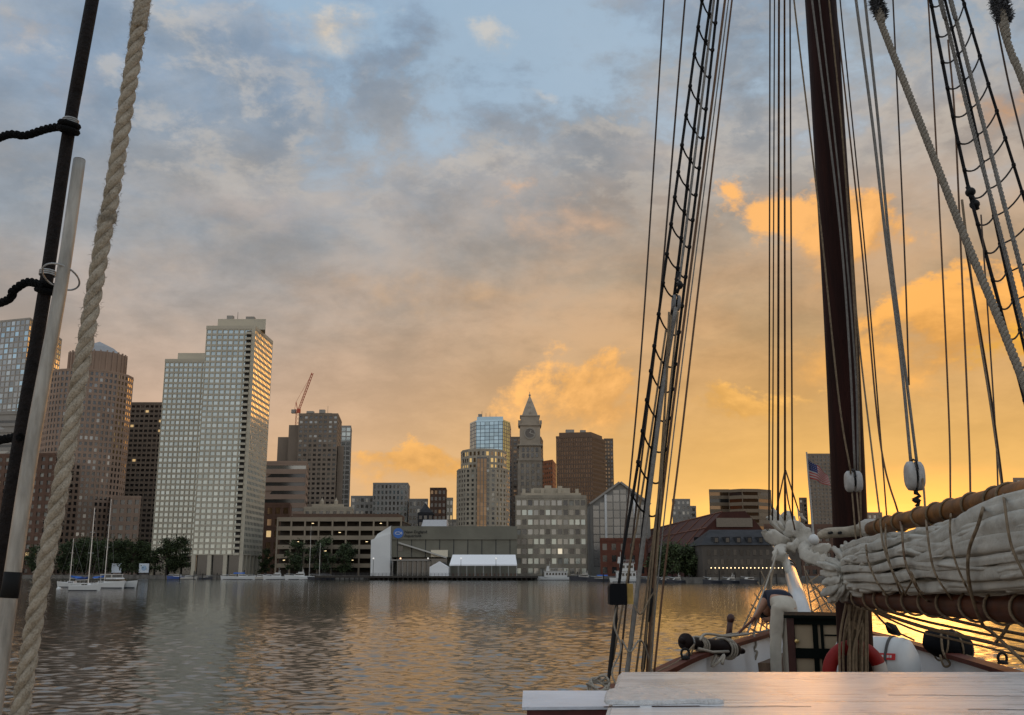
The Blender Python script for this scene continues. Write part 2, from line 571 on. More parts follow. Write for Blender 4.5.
def facade_tower(root, pts, z0, z1, wall, floors, bay, wf=0.6, hf=0.55, rec=0.5, panes=((g_mid, 1.0),), mode='window',
                 cap=None, capz=1.2, nparts=100, base=0.0, skip=None, only=None, wallname='wall', roofname='roof', tilt=0.6,
                 margin=0.0, pier_out=0.06):
    """Concrete or brick frame of piers and spandrels round a core, with recessed panes.
    mode 'window': every bay has its own pane; 'band': a ribbon window runs through each floor."""
    c = origin_of(root)
    w = MB()
    core = inset(pts, rec)
    w.prism([(p.x, p.y) for p in core], z0, z1 - 0.05)
    n = len(pts)
    panelist = []      # (importance, centre, along, normal, width, height)
    zb = z0 + base
    fh = (z1 - zb - margin) / floors
    for i in range(n):
        a, b = pts[i], pts[(i + 1) % n]
        e = b - a; L = e.length
        if L < 0.5: continue
        e = e / L; nr = Vector((e.y, -e.x))
        mid = (a + b) / 2
        facing = -(nr.dot(mid.normalized()))
        e3 = Vector((e.x, e.y, 0)); n3 = Vector((nr.x, nr.y, 0)); up = Vector((0, 0, 1))
        A3 = Vector((a.x, a.y, 0))
        if facing < -0.02:
            w.obox(A3 - n3 * (rec - 0.01) + e3 * 0.05 + up * z0, e3 * (L - 0.1), n3 * (rec - 0.03), up * (z1 - z0 - 0.06))
            continue
        raking = facing < .4
        rec_e = .20 if raking else rec
        po = .02 if raking else pier_out
        nb = max(1, round(L / bay)); bw = L / nb
        pw = bw * ((1 - wf) * (1.15 if raking else 1))
        sh = fh * ((1 - hf) * (1.15 if raking else 1))
        if mode == 'band':
            pw = min(pw, 0.8)
        # spandrels, one per floor line, and the piers slightly proud of them
        for f_ in range(floors + 1):
            zc = zb + f_ * fh
            lo = max(z0, zc - sh / 2); hi_ = min(z1 - 0.06, zc + sh / 2 if f_ < floors else z1 - 0.06)
            if f_ == 0: lo = zb - 0.001 if base else z0
            w.obox(A3 + e3 * 0.05 - n3 * (rec - 0.01) + up * lo, e3 * (L - 0.1), n3 * (rec - 0.01), up * (hi_ - lo))
        for j in range(nb + 1):
            if mode == 'band' and j not in (0, nb): continue
            cx = j * bw
            x0 = max(0.03, cx - pw / 2); x1 = min(L - 0.03, cx + pw / 2)
            if j == 0: x1 = max(x1, 0.03 + max(0.35, pw / 2))
            if j == nb: x0 = min(x0, L - 0.03 - max(0.35, pw / 2))
            w.obox(A3 + e3 * x0 - n3 * (rec - 0.02) + up * (z0), e3 * (x1 - x0), n3 * (rec - 0.02 + po), up * (z1 - z0 - 0.08))
        for f_ in range(floors):
            zc = zb + f_ * fh + fh / 2
            if mode == 'band':
                panelist.append((facing, A3 + e3 * (L / 2) - n3 * (rec_e - 0.06) + up * zc, e3, n3, L - 0.2, fh - sh * 0.9))
            else:
                for j in range(nb):
                    panelist.append((facing, A3 + e3 * ((j + .5) * bw) - n3 * (rec_e - 0.06) + up * zc, e3, n3, bw - pw * 0.9, fh - sh * 0.9))
    w.build(wallname, wall, root)
    if cap:
        r_ = MB()
        r_.prism([(p.x, p.y) for p in inset(pts, -0.12)], z1 - 0.02, z1 + capz)
        r_.build(roofname, cap, root)
    rnd = random.Random(hash_name(root.name) + len(panelist))
    tot = sum(q[1] for q in panes)

    def pick():
        x = rnd.random() * tot
        for i_, (mm, ww) in enumerate(panes):
            x -= ww
            if x <= 0: return i_
        return 0
    panelist.sort(key=lambda q: (-round(q[0], 2), q[1].z))
    # the largest-looking panes become parts, spread evenly where there are too many
    if len(panelist) > nparts:
        own = set(range(nparts))
    else:
        own = set(range(len(panelist)))
    unit = {}
    rest = MB()
    for i_, (fc, ctr, e3, n3, pw_, ph_) in enumerate(panelist):
        pi_ = pick()
        tl = rnd.gauss(0, R(tilt)); tv = rnd.gauss(0, R(tilt))
        ee = (e3 + n3 * tl).normalized(); uu = (Vector((0, 0, 1)) + n3 * tv).normalized(); nn_ = ee.cross(uu) * 1.0
        if i_ in own:
            if pi_ not in unit:
                u = MB(); u.box(-.5, .5, -.5, .5, -.5, .5)
                me = u.build('window', panes[pi_][0]).data
                bpy.data.objects.remove([o for o in me_users(me)][0])
                unit[pi_] = me
            o = bpy.data.objects.new('window', unit[pi_])
            COL.objects.link(o); o.parent = root
            M = Matrix((ee * pw_, -nn_ * 0.1, uu * ph_)).transposed().to_4x4()
            M.translation = ctr - c
            o.matrix_local = M
        else:
            o0 = ctr - ee * pw_ / 2 - uu * ph_ / 2 - n3 * 0.05
            rest.obox(o0, ee * pw_, n3 * 0.1, uu * ph_, pi_)
    if rest.v:
        o = rest.build('window', [q[0] for q in panes], root)
        o['kind'] = 'stuff'


def me_users(me):
    return [o for o in bpy.data.objects if o.data is me]


def hash_name(s_):
    h = 0
    for ch in s_: h = (h * 131 + ord(ch)) % 100003
    return h


Z0 = 1.5


def tower(name, label, pxY, pytop, wall, floors, bay, Yt=None, group=None, zt=None, **kw):
    pts = plan(pxY, pytop)
    Yt = Yt or min(y for _, y in pxY)
    z1 = zt or at(512, pytop, Yt).z
    cx = sum(p.x for p in pts) / len(pts); cy = sum(p.y for p in pts) / len(pts)
    root = thing(name, label, kw.pop('cat', 'building'), (cx, cy, Z0), group)
    kw.setdefault('cap', wall)
    facade_tower(root, pts, Z0, z1, wall, floors, bay, **kw)
    return root, pts, z1


def block(root, name, pxY, pytop, pybot, m, Yt=None, label=None, d=0):
    """a plain volume on a building: penthouse, plant room, setback"""
    pts = plan(pxY, pytop); Yt = Yt or min(y for _, y in pxY)
    b = MB(); b.prism([(p.x, p.y) for p in pts], at(512, pybot, Yt).z - 0.3, at(512, pytop, Yt).z)
    return b.build(name, m, root, label=label)


conc = mat('pale_concrete', (0.44, 0.395, 0.305), 0.85, var=0.10, vscale=0.05)
conc2 = mat('grey_concrete', (0.27, 0.25, 0.22), 0.85, var=0.12, vscale=0.06)
brown = mat('brown_granite', (0.27, 0.19, 0.14), 0.8, var=0.12, vscale=0.05)
brown_d = mat('dark_brown_stone', (0.15, 0.115, 0.085), 0.8, var=0.15, vscale=0.05)
brick = mat('red_brick', (0.12, 0.042, 0.025), 0.9, var=0.2, vscale=0.3)
brick_b = mat('brown_brick', (0.12, 0.068, 0.046), 0.9, var=0.2, vscale=0.3)
dark_m = mat('dark_metal_cladding', (0.055, 0.05, 0.048), 0.55, var=0.15, vscale=0.1)
stone = mat('pale_limestone', (0.36, 0.31, 0.235), 0.85, var=0.14, vscale=0.15)
slate = mat('dark_slate', (0.038, 0.038, 0.04), 0.85, spec=.15, var=0.25, vscale=0.4)
white_w = mat('white_cladding', (0.62, 0.62, 0.60), 0.6, var=0.06, vscale=0.1)
olive = mat('olive_concrete', (0.165, 0.155, 0.12), 0.9, var=0.14, vscale=0.12)
rust = mat('rust_roof_tile', (.055, .017, .011), 0.85, var=0.2, vscale=0.3)

g_harb0 = glass('steel', (.30, .34, .36), .12)
# far left: glass tower with two faces
tower('glass_tower', 'tall glass office tower with gridded pale face and one golden face, far left edge',
      [(-60, 790), (30, 760), (64, 835), (-20, 900)], 319, conc2, 44, 4.6, panes=((g_blue, 2), (g_mid, 6), (g_harb0, 2)), wf=.8, hf=.74, rec=.25, tilt=.3)
tower('hotel_block', 'low brown brick block with lit windows below the far left glass tower',
      [(-80, 540), (62, 530), (66, 580), (-80, 600)], 455, brick_b, 15, 4.2, panes=((g_dark, 5), (blind, 2), (lit, .6)), wf=.5, hf=.5, tilt=.5)
tower('terraced_block', 'grey terraced office block between the far left glass tower and the brick block',
      [(-80, 650), (46, 640), (50, 690), (-80, 700)], 412, conc2, 26, 4.4, panes=((g_mid, 5), (g_dark, 2)), mode='band', hf=.45)


def round_tower():
    Y = 590.0
    ztop = at(92, 371, Y - 20).z
    cx = at(92, 371, Y).x; r_ = 39.5 / FPX * Y * 1.03
    root = thing('round_office_tower', 'round brown granite tower with punched square windows and a drum crown', 'building', (cx, Y, Z0))
    n = 18
    pts = [Vector((cx + r_ * math.cos(2 * math.pi * (i + .5) / n), Y + r_ * math.sin(2 * math.pi * (i + .5) / n))) for i in range(n)]
    facade_tower(root, ccw(pts), Z0, ztop, brown, 34, 3.0, wf=.56, hf=.58, rec=.35, panes=((g_mid, 1), (g_dark, 8)), cap=brown, capz=.8, tilt=.4)
    b = MB(); rd = 27 / FPX * Y
    z2 = at(92, 351, Y - 14).z
    dx = at(98, 360, Y).x
    b.prism([(dx + rd * math.cos(2 * math.pi * i / 28), Y + rd * math.sin(2 * math.pi * i / 28)) for i in range(28)], ztop, z2)
    for i in range(28):
        a = 2 * math.pi * i / 28
        b.obox((dx + (rd - .2) * math.cos(a), Y + (rd - .2) * math.sin(a), ztop), (0.9 * math.cos(a), 0.9 * math.sin(a), 0), (-.7 * math.sin(a), .7 * math.cos(a), 0), (0, 0, z2 - ztop + .7))
    b.build('crown_drum', brown, root)
    c_ = MB(); c_.lathe([(rd - 1.5, 0), (rd * .55, 4.6), (.2, 8.8)], (dx, Y, z2 + .02), n=8)
    c_.build('roof', mat('grey_roof_metal', (.25, .25, .25), .5), root)


round_tower()
tower('dark_office_tower', 'slim dark tower with thin window bands, just left of the white twin towers',
      [(122, 640), (164, 640), (166, 680), (124, 690)], 404, brown_d, 34, 3.2, panes=((g_dark, 8), (g_mid, 1), (lit, .25)), wf=.7, hf=.5)
tower('terrace_house', 'low brown block at the foot of the slim dark tower',
      [(112, 560), (141, 560), (141, 590), (112, 590)], 498, brown, 9, 3.6, panes=((g_dark, 3), (blind, 1)))


g_harb = glass('harbour', (.33, .39, .40), .12, isl=.10)


def harbour_tower(label, front, pytop, Yf, side=None, pent=None, cols=14, floors=40):
    l, r_ = front
    pts_px = [(l, Yf), (r_, Yf)]
    if side: pts_px += [side, (l + 20, side[1] + 1)]
    else: pts_px += [(r_ + 1, Yf + 30), (l + 4, Yf + 30)]
    pts = plan(pts_px, pytop)
    z1 = at(512, pytop, Yf).z
    cx = sum(p.x for p in pts) / 4; cy = sum(p.y for p in pts) / 4
    root = thing('concrete_tower', label, 'tower', (cx, cy, Z0))
    fl = [p for p in pts]
    # windows sit on a base storey of tall open piers
    basez = 9.0
    facade_tower(root, pts, Z0 + basez, z1, conc, floors, 2.45, wf=.76, hf=.62, rec=.45, panes=((g_pale, 6), (g_harb, 4)), cap=conc, capz=1.6, tilt=.28)
    b = MB()
    a, bb = None, None
    for i in range(4):
        p, q = pts[i], pts[(i + 1) % 4]
        e = q - p; L = e.length; e = e / L; nr = Vector((e.y, -e.x))
        if nr.dot((p + q) / 2) > 0: continue
        n = max(2, round(L / 7.0))
        for j in range(n + 1):
            x = (L - 1.8) * j / n
            b.obox((p.x + e.x * (x + .05) - nr.x * 1.55, p.y + e.y * (x + .05) - nr.y * 1.55, Z0 - .4), (e.x * 1.7, e.y * 1.7, 0), (nr.x * 1.5, nr.y * 1.5, 0), (0, 0, basez + .39))
    b.build('arcade_pier', conc, root)
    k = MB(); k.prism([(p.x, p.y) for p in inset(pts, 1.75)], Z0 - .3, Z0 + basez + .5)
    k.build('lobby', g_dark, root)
    if pent:
        px0, px1, py0, Yp = pent
        block(root, 'penthouse', [(px0, Yp), (px1, Yp), (px1, Yp + 18), (px0 + 2, Yp + 18)], py0, pytop, conc, Yt=Yp)
    return root, pts, z1


harbour_tower('shorter rear one of the white concrete twin apartment towers', (165, 207), 362, 500, None, (178, 206, 353, 506), floors=36)
rt, pts, z1 = harbour_tower('taller front one of the white concrete twin towers, with a balcony column and golden side', (206.5, 255.5), 329, 455, (273.5, 487), (218, 266, 319, 463), floors=40)
# balcony slot on the front face: near-black strip imitates shaded recesses between projecting slabs
e = (Vector((at(255.5, 329, 455).x, 455)) - Vector((at(206.5, 329, 455).x, 455)))
xb0 = at(247.0, 329, 455).x; xb1 = at(252.0, 329, 455).x
for f_ in range(40):
    fh = (z1 - Z0 - 9) / 40
    b = MB()
    zc = Z0 + 9 + f_ * fh
    b.box(xb0, xb1, 453.7, 454.86, zc - .12, zc + .95)
    b.build('balcony', conc, rt)
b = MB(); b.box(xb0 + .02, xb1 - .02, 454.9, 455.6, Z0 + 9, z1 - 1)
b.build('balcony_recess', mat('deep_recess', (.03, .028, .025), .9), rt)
b = MB(); b.box(xb1 + .03, at(255.6, 329, 455).x, 454.7, 455.4, Z0 - .3, z1 + .8)
b.build('corner_shaft', conc, rt)

# centre left cluster
brown_c = mat('tower_brown', (.20, .155, .115), .8, var=.12, vscale=.06)
rc, p_, zc_ = tower('tower_under_construction', 'dark stepped office tower topped by a red crane', [(299, 700), (338, 700), (342, 740), (300, 745)], 415, brown_c, 33, 3.6,
                    panes=((g_dark, 7), (g_mid, 2)), wf=.6, hf=.5)
for px0, px1, py_, Yy, nm in ((289, 299, 425, 704, 'setback'), (278, 289, 437, 708, 'setback'), (338, 344, 446, 704, 'setback'), (306, 332, 413, 712, 'plant_room')):
    block(rc, nm, [(px0, Yy), (px1, Yy), (px1, Yy + 25), (px0, Yy + 25)], py_, 560, brown_c)
tower('slim_glass_tower', 'pale slim glass tower peeking out to the right of the dark crane tower', [(337, 800), (351, 800), (352, 830), (337, 830)], 427, conc2, 30, 3.4,
      panes=((g_pale, 2), (g_harb, 1)), wf=.8, hf=.75, rec=.2)
tower('office_block', 'brown office block with pale horizontal bands beside the white twin towers', [(262, 600), (307, 600), (309, 640), (262, 640)], 463, brown, 13, 3.2,
      panes=((g_dark, 3), (g_mid, 1)), mode='band', hf=.42)
tower('brick_warehouse', 'small golden brown block behind the marina, right of the white towers', [(258, 540), (290, 540), (292, 570), (258, 570)], 505, brick_b, 6, 4.0,
      panes=((g_amber, 3), (lit, 1.2)))
rn, p_, z_ = tower('colonnaded_building', 'small pale colonnaded building showing above the parking garage', [(304, 520), (352, 520), (354, 545), (304, 545)], 509, stone, 6, 3.4, panes=((g_dark, 1),), wf=.55, hf=.6)
block(rn, 'upper_storey', [(312, 523), (344, 523), (344, 540), (312, 540)], 504, 509, stone)
for px in (322, 336):
    b = MB(); c0 = at(px, 504, 526); b.lathe([(1.0, 0), (1.0, 1.6), (.5, 2.2), (.1, 3.4)], c0, n=8); b.build('roof_lantern', stone, rn)


def garage():
    Y = 452.0
    x0, x1 = at(277, 520, Y).x, at(402, 520, Y).x
    zt = at(512, 520, Y).z
    root = thing('parking_garage', 'wide tan parking garage with open decks behind the marina trees', 'garage', ((x0 + x1) / 2, Y + 15, Z0))
    tan = mat('tan_concrete', (.24, .195, .14), .9, var=.1, vscale=.1)
    n = 6; fh = (zt - Z0) / n
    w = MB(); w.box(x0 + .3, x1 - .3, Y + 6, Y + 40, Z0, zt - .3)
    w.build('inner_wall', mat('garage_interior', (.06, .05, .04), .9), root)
    for i in range(n + 1):
        s = MB(); zz = Z0 + i * fh
        if i: s.box(x0, x1, Y + .12, Y + 40, zz - .35, zz - .05); s.box(x0, x1, Y, Y + .3, zz - .6, zz + 1.25)
        else: s.box(x0, x1, Y, Y + 40, zz - .3, zz + .02)
        s.build('parking_deck', tan, root)
    for j in range(10):
        x = x0 + (x1 - x0 - .7) * j / 9
        c_ = MB(); c_.box(x, x + .7, Y - .12, Y + .6, Z0, zt + .7)
        c_.build('column', tan, root)
    rr = MB(); rr.box(x0 + 6, x1 - 2, Y + 4, Y + 30, zt, zt + 3.0)
    rr.build('rooftop_level', mat('roof_brown', (.10, .06, .04), .8), root)
    for j in range(9):
        l_ = MB(); x = x0 + 3 + 6.1 * j; zz = Z0 + (1 + (j * 7) % 5) * fh + 2.6
        l_.box(x, x + .9, Y + 2, Y + 2.3, zz, zz + .14)
        l_.build('deck_lamp', mat('deck_lamp_glow', (.9, .8, .6), .5, emit=(1, .75, .4), estr=2.5), root)


garage()
tower('distant_grey_block', 'hazy grey office block with a flat top, above the garage roof', [(373, 900), (408, 900), (410, 940), (374, 940)], 484, conc2, 16, 3.6, panes=((g_mid, 2), (g_blue, 1)), wf=.5, hf=.6)
tower('distant_stepped_block', 'lower grey stepped block spread behind the hazy flat topped one', [(351, 930), (374, 930), (374, 960), (351, 960)], 497, conc2, 12, 4, panes=((g_mid, 1),))
tower('distant_grey_terrace', 'low grey distant terrace right of the flat topped block', [(409, 880), (428, 880), (428, 920), (409, 920)], 500, conc2, 10, 3.4, panes=((g_dark, 2), (g_mid, 1)))
rs, p_, z_ = tower('gabled_house', 'small dark distant house with a pointed roof behind the aquarium', [(418, 700), (433, 700), (433, 720), (418, 720)], 514, slate, 9, 3.2, panes=((g_dark, 1),))
b = MB(); q = at(425.5, 503, 710); xa, xb = at(418, 514, 700).x, at(433, 514, 700).x
b.add([(xa, 700, z_), (xb, 700, z_), (xb, 720, z_), (xa, 720, z_), (q.x, 710, q.z)], [(0, 1, 4), (1, 2, 4), (2, 3, 4), (3, 0, 4), (3, 2, 1, 0)])
b.build('pointed_roof', slate, rs)
tower('copper_block', 'small dark reddish block with a pale top floor, left of the curved hotel tower', [(430, 850), (446, 850), (447, 880), (430, 880)], 489, brick_b, 13, 3.4, panes=((g_dark, 3), (g_amber, 1)))
tower('narrow_pale_block', 'tiny pale block touching the small dark reddish one', [(446.5, 850), (453, 850), (453, 880), (446.5, 880)], 499, stone, 10, 3, panes=((g_mid, 1), (lit, .2)))


goldw = mat('gold_lit_window', (.4, .3, .15), .4, emit=(1, .62, .2), estr=.42, island=.4)


def curved_hotel():
    # broad stepped tower with bowed front
    Y = 640.0
    top = 450
    px = [(457, 660), (459, 648), (466, 640), (480, 636), (496, 638), (506, 646), (510, 660), (508, 690), (460, 690)]
    pts = plan(px, top); z1 = at(512, top, 640).z
    root = thing('curved_hotel_tower', 'bow fronted grey stone hotel tower with a gold lit crown', 'building', (at(484, top, Y).x, 660, Z0))
    facade_tower(root, pts, Z0, z1 - 12, stone, 22, 3.3, wf=.5, hf=.56, rec=.35, panes=((g_dark, 5), (g_mid, 3), (blind, .7)), cap=stone, capz=.6)
    up = [Vector((at(484, top, Y).x + (p.x - at(484, top, Y).x) * .86, 662 + (p.y - 662) * .86)) for p in pts]
    facade_tower(root, up, z1 - 12.5, z1, stone, 3, 3.2, wf=.55, hf=.62, rec=.3, panes=((goldw, 2), (g_amber, 2), (g_dark, 1)), cap=stone, capz=1.0, wallname='crown_wall', roofname='crown_roof')
    x0, x1 = at(477, top, 634).x, at(487, top, 634).x
    g = MB(); g.box(x0, x1, 634.4, 637, Z0, z1 - 5); g.build('glazed_bay', g_dark, root)
    for i in range(25):
        for j in range(3):
            zz = Z0 + 3 + i * (z1 - Z0 - 9) / 25; w_ = (x1 - x0) / 3
            q = MB(); q.box(x0 + j * w_ + .25, x0 + (j + 1) * w_ - .25, 634.25 - random.uniform(0, .08), 634.38, zz, zz + 2.6); q.build('bay_window', g_amber, root)


curved_hotel()
rb, p_, zb_ = tower('blue_glass_tower', 'blue glass skyscraper with chamfered stepped shoulders', [(470, 800), (476, 785), (503, 780), (510, 795), (511, 830), (472, 830)], 421, mat('blue_mullion', (.10, .13, .16), .4), 40, 4.0,
                    panes=((g_blue, 1),), wf=.9, hf=.86, rec=.15, tilt=.25, cap=g_blue)
block(rb, 'upper_step', [(477, 786), (503, 784), (504, 810), (478, 812)], 416.5, 424, g_blue)


def custom_house():
    Y = 760.0
    s = Y / FPX * 1.0
    c = at(530, 480, Y)
    root = thing('clock_tower', 'tall stone clock tower with pyramid spire and round clock face', 'clock tower', (c.x, Y, Z0))
    z = lambda py: at(512, py, Y).z
    st = mat('tower_granite', (.31, .26, .20), .85, var=.12, vscale=.2)

    def sq(h): return [(c.x - h, Y - h), (c.x + h, Y - h), (c.x + h, Y + h), (c.x - h, Y + h)]
    w = MB()
    h0 = 9.3
    w.prism(sq(h0), Z0, z(462)); w.prism(sq(h0 + .7), z(462), z(460))
    w.prism(sq(h0 - 1.0), z(460), z(447)); w.prism(sq(h0 + .3), z(447), z(445.5))
    w.prism(sq(h0 - 1.6), z(445.5), z(427)); w.prism(sq(h0 - .6), z(427), z(425.5))
    w.prism(sq(h0 - 2.2), z(425.5), z(417.5)); w.prism(sq(h0 - 1.7), z(417.5), z(416.5))
    # pilasters on the shaft
    for i in range(5):
        x = c.x - h0 + .4 + i * (2 * h0 - 2.6) / 4
        w.box(x, x + 1.8, Y - h0 - .45, Y - h0 + .2, Z0, z(463))
    # corner posts and balustrades
    for sx in (-1, 1):
        for sy in (-1, 1):
            w.box(c.x + sx * (h0 - 1.2) - .9, c.x + sx * (h0 - 1.2) + .9, Y + sy * (h0 - 1.2) - .9, Y + sy * (h0 - 1.2) + .9, z(425.5), z(422))
    w.build('wall', st, root)
    sp_ = MB()
    sp_.prism(sq(h0 - 3.3), z(416.5), z(409), top=sq(h0 - 5.2))
    sp_.prism(sq(h0 - 5.2), z(409), z(396), top=sq(.35))
    sp_.lathe([(.8, 0), (.9, .8), (.3, 1.6), (.12, 3.4)], (c.x, Y, z(396)), n=8)
    sp_.build('spire', st, root)
    for i in range(3):
        d_ = MB(); zz = z(416.5) + 1.4 + i * 4.2; hw = (h0 - 3.3) * (1 - (zz - z(416.5)) / (z(396) - z(416.5)))
        d_.box(c.x - .6, c.x + .6, Y - hw - .35, Y - hw + .6, zz, zz + 1.6); d_.build('dormer', st, root)
    for i in range(4):
        for k_, py in enumerate((450.5, 455.5)) if False else enumerate((451, 456.5)):
            b_ = MB(); x = c.x - 6.0 + i * 3.4
            b_.box(x, x + 1.8, Y - h0 + .72, Y - h0 + 1.3, z(py + 2), z(py - 2)); b_.build('window', g_dark, root)
    for i in range(4):
        for r__ in range(9):
            x = c.x - h0 + 2.5 + i * (2 * h0 - 2.6) / 4; zz = z(465 + r__ * 6)
            b_ = MB(); b_.box(x, x + 2.6, Y - h0 - .12, Y - h0 + .3, zz - 2.6, zz); b_.build('window', g_dark, root)
    ck = MB(); o = (c.x, Y - h0 + 1.55, z(434.5))
    ck.lathe([(4.2, -.1), (4.2, .25), (3.6, .3)], o, (0, -1, 0), 28)
    f_ = ck.build('clock_face', mat('clock_dial', (.14, .12, .10), .6), root)
    rg = MB()
    for i in range(28):
        a = 2 * math.pi * i / 28
        rg.obox((o[0] + 3.5 * math.cos(a) - .12, o[1] - .62, o[2] + 3.5 * math.sin(a) - .12), (.9 * math.cos(a), 0, .9 * math.sin(a)), (0, .3, 0), (-.5 * math.sin(a), 0, .5 * math.cos(a)))
    rg.build('clock_ring', mat('dial_ring', (.42, .38, .31), .6), f_)
    for a, L in ((R(60), 2.4), (R(-20), 3.5)):
        hnd = MB(); hnd.obox((o[0] - .15, o[1] - .55, o[2]), (math.cos(a) * L, 0, math.sin(a) * L), (0, .12, 0), (-math.sin(a) * .35, 0, math.cos(a) * .35))
        hnd.build('clock_hand', mat('dial_hand', (.5, .46, .38), .5), f_)


custom_house()
tower('dark_brown_tower', 'dark brown tower standing directly behind the clock tower', [(508, 900), (541, 900), (543, 930), (508, 930)], 438, brown_d, 34, 4.2, panes=((g_dark, 4), (g_amber, 1)), wf=.6, hf=.5)
tower('orange_brick_tower', 'orange brick tower with window bands, right shoulder of the clock tower', [(536, 870), (552.5, 850), (556, 885), (538, 900)], 461, mat('orange_brick', (.34, .13, .06), .85, var=.1), 24, 3.0,
      panes=((g_dark, 2), (blind, 1)), wf=.6, hf=.45)
g_bronze = glass('dark_bronze', (.11, .07, .045), .15)
rw, p_, z_ = tower('broad_brown_tower', 'broad dark brown tower with close vertical ribs and flat top', [(556, 705), (592, 700), (605, 725), (604, 750), (558, 750)], 437, mat('rib_brown', (.135, .085, .055), .7), 30, 1.7,
                   panes=((g_bronze, 1),), wf=.5, hf=.7, pier_out=.12)
block(rw, 'mechanical_floor', [(559, 708), (591, 704), (602, 727), (600, 745), (560, 745)], 432, 438, mat('rib_brown', (.135, .085, .055), .7))
tower('brown_slab', 'narrow brown slab joined to the right of the broad ribbed tower', [(604, 760), (613, 760), (613, 800), (604, 800)], 440, brown_d, 34, 2.6, panes=((g_amber, 1), (g_dark, 1)))

stone_d = mat('weathered_limestone', (.27, .235, .18), .85, var=.2, vscale=.25)  # darker variant of the pale limestone for the wharf block walls
rp, p_, zp_ = tower('wharf_office_block', 'wide pale stone wharf building with rows of lit windows below the clock tower', [(515.5, 432), (586, 432), (587, 470), (516, 470)], 498, stone_d, 8, 2.45,
                    panes=((g_harb, 3), (blind, 1), (g_mid, 5), (g_dark, 2), (litw, .15)), wf=.74, hf=.55, base=0)
block(rp, 'setback', [(521, 436), (581, 436), (580, 460), (522, 460)], 493, 498, stone)
block(rp, 'penthouse', [(533, 442), (570, 442), (570, 458), (533, 458)], 488, 493, stone)
for px in (524, 533, 543, 560, 578):
    b = MB(); q = at(px, 493, 434); b.box(q.x - .7, q.x + .7, 440, 441.5, zp_, zp_ + 4.6); b.build('chimney', stone, rp)


g_gable = glass('gable', (.22, .22, .21), .25, .6, .12)


def gable_building():
    Y = 470.0
    z = lambda py: at(512, py, Y).z
    xl, xr, xm = at(590, 505, Y).x, at(650, 505, Y).x, at(620, 483, Y).x
    root = thing('gabled_glass_hall', 'tall grey building with a gridded glass gable front', 'building', ((xl + xr) / 2, Y + 15, Z0))
    ze, za = z(505), z(483)
    w = MB()
    prof = [(xl, Z0), (xr, Z0), (xr, ze), (xm, za), (xl, ze)]
    V = [(p[0], Y + .5, p[1]) for p in prof] + [(p[0], Y + 40, p[1]) for p in prof]
    w.add(V, [(0, 1, 2, 3, 4), (9, 8, 7, 6, 5)] + [(i, i + 5, (i + 1) % 5 + 5, (i + 1) % 5) for i in range(5)])
    w.build('wall', mat('gable_grey', (.20, .19, .17), .7, var=.1), root)
    for (a, b_) in (((xl, ze), (xm, za)), ((xm, za), (xr, ze))):
        r_ = MB(); d = Vector((b_[0] - a[0], 0, b_[1] - a[1])); n = Vector((-d.z, 0, d.x)).normalized()
        r_.obox(Vector((a[0], Y - .6, a[1])) + n * .03, d, (0, 41, 0), n * .9)
        r_.build('roof', conc2, root)
    # panes of the gable front between mullions
    nx = 8; fh = 3.7
    for i in range(nx):
        x0 = xl + 1.2 + (xr - xl - 2.4) * i / nx; x1 = xl + 1.2 + (xr - xl - 2.4) * (i + 1) / nx
        for j in range(11):
            zz = Z0 + 4 + j * fh
            top = ze + (za - ze) * (1 - max(abs((x0 + .3) - xm), abs((x1 - .3) - xm)) / (xr - xm)) - 1.0
            if zz + 1.2 > top: break
            z2 = min(zz + fh - .35, top)
            g = MB(); g.box(x0 + .22, x1 - .22, Y + .30 + random.uniform(0, .06), Y + .5 - .002, zz, z2)
            g.build('window', g_gable, root)
    for x in (xl + (xr - xl) * .26, xl + (xr - xl) * .74):
        p = MB(); p.box(x - .5, x + .5, Y - .25, Y + .48, Z0, ze + (za - ze) * .48); p.build('pilaster', white_w, root)


gable_building()
tower('brick_wharf_house', 'low red brick wharf house with a grey ground floor in front of the glass gable', [(600, 405), (646, 405), (648, 430), (600, 430)], 541, brick, 3, 3.4,
      panes=((g_dark, 3), (g_mid, 1)), wf=.5, hf=.55, zt=None)


g_night = glass('unlit', (.045, .045, .045), .15, .8, .3)


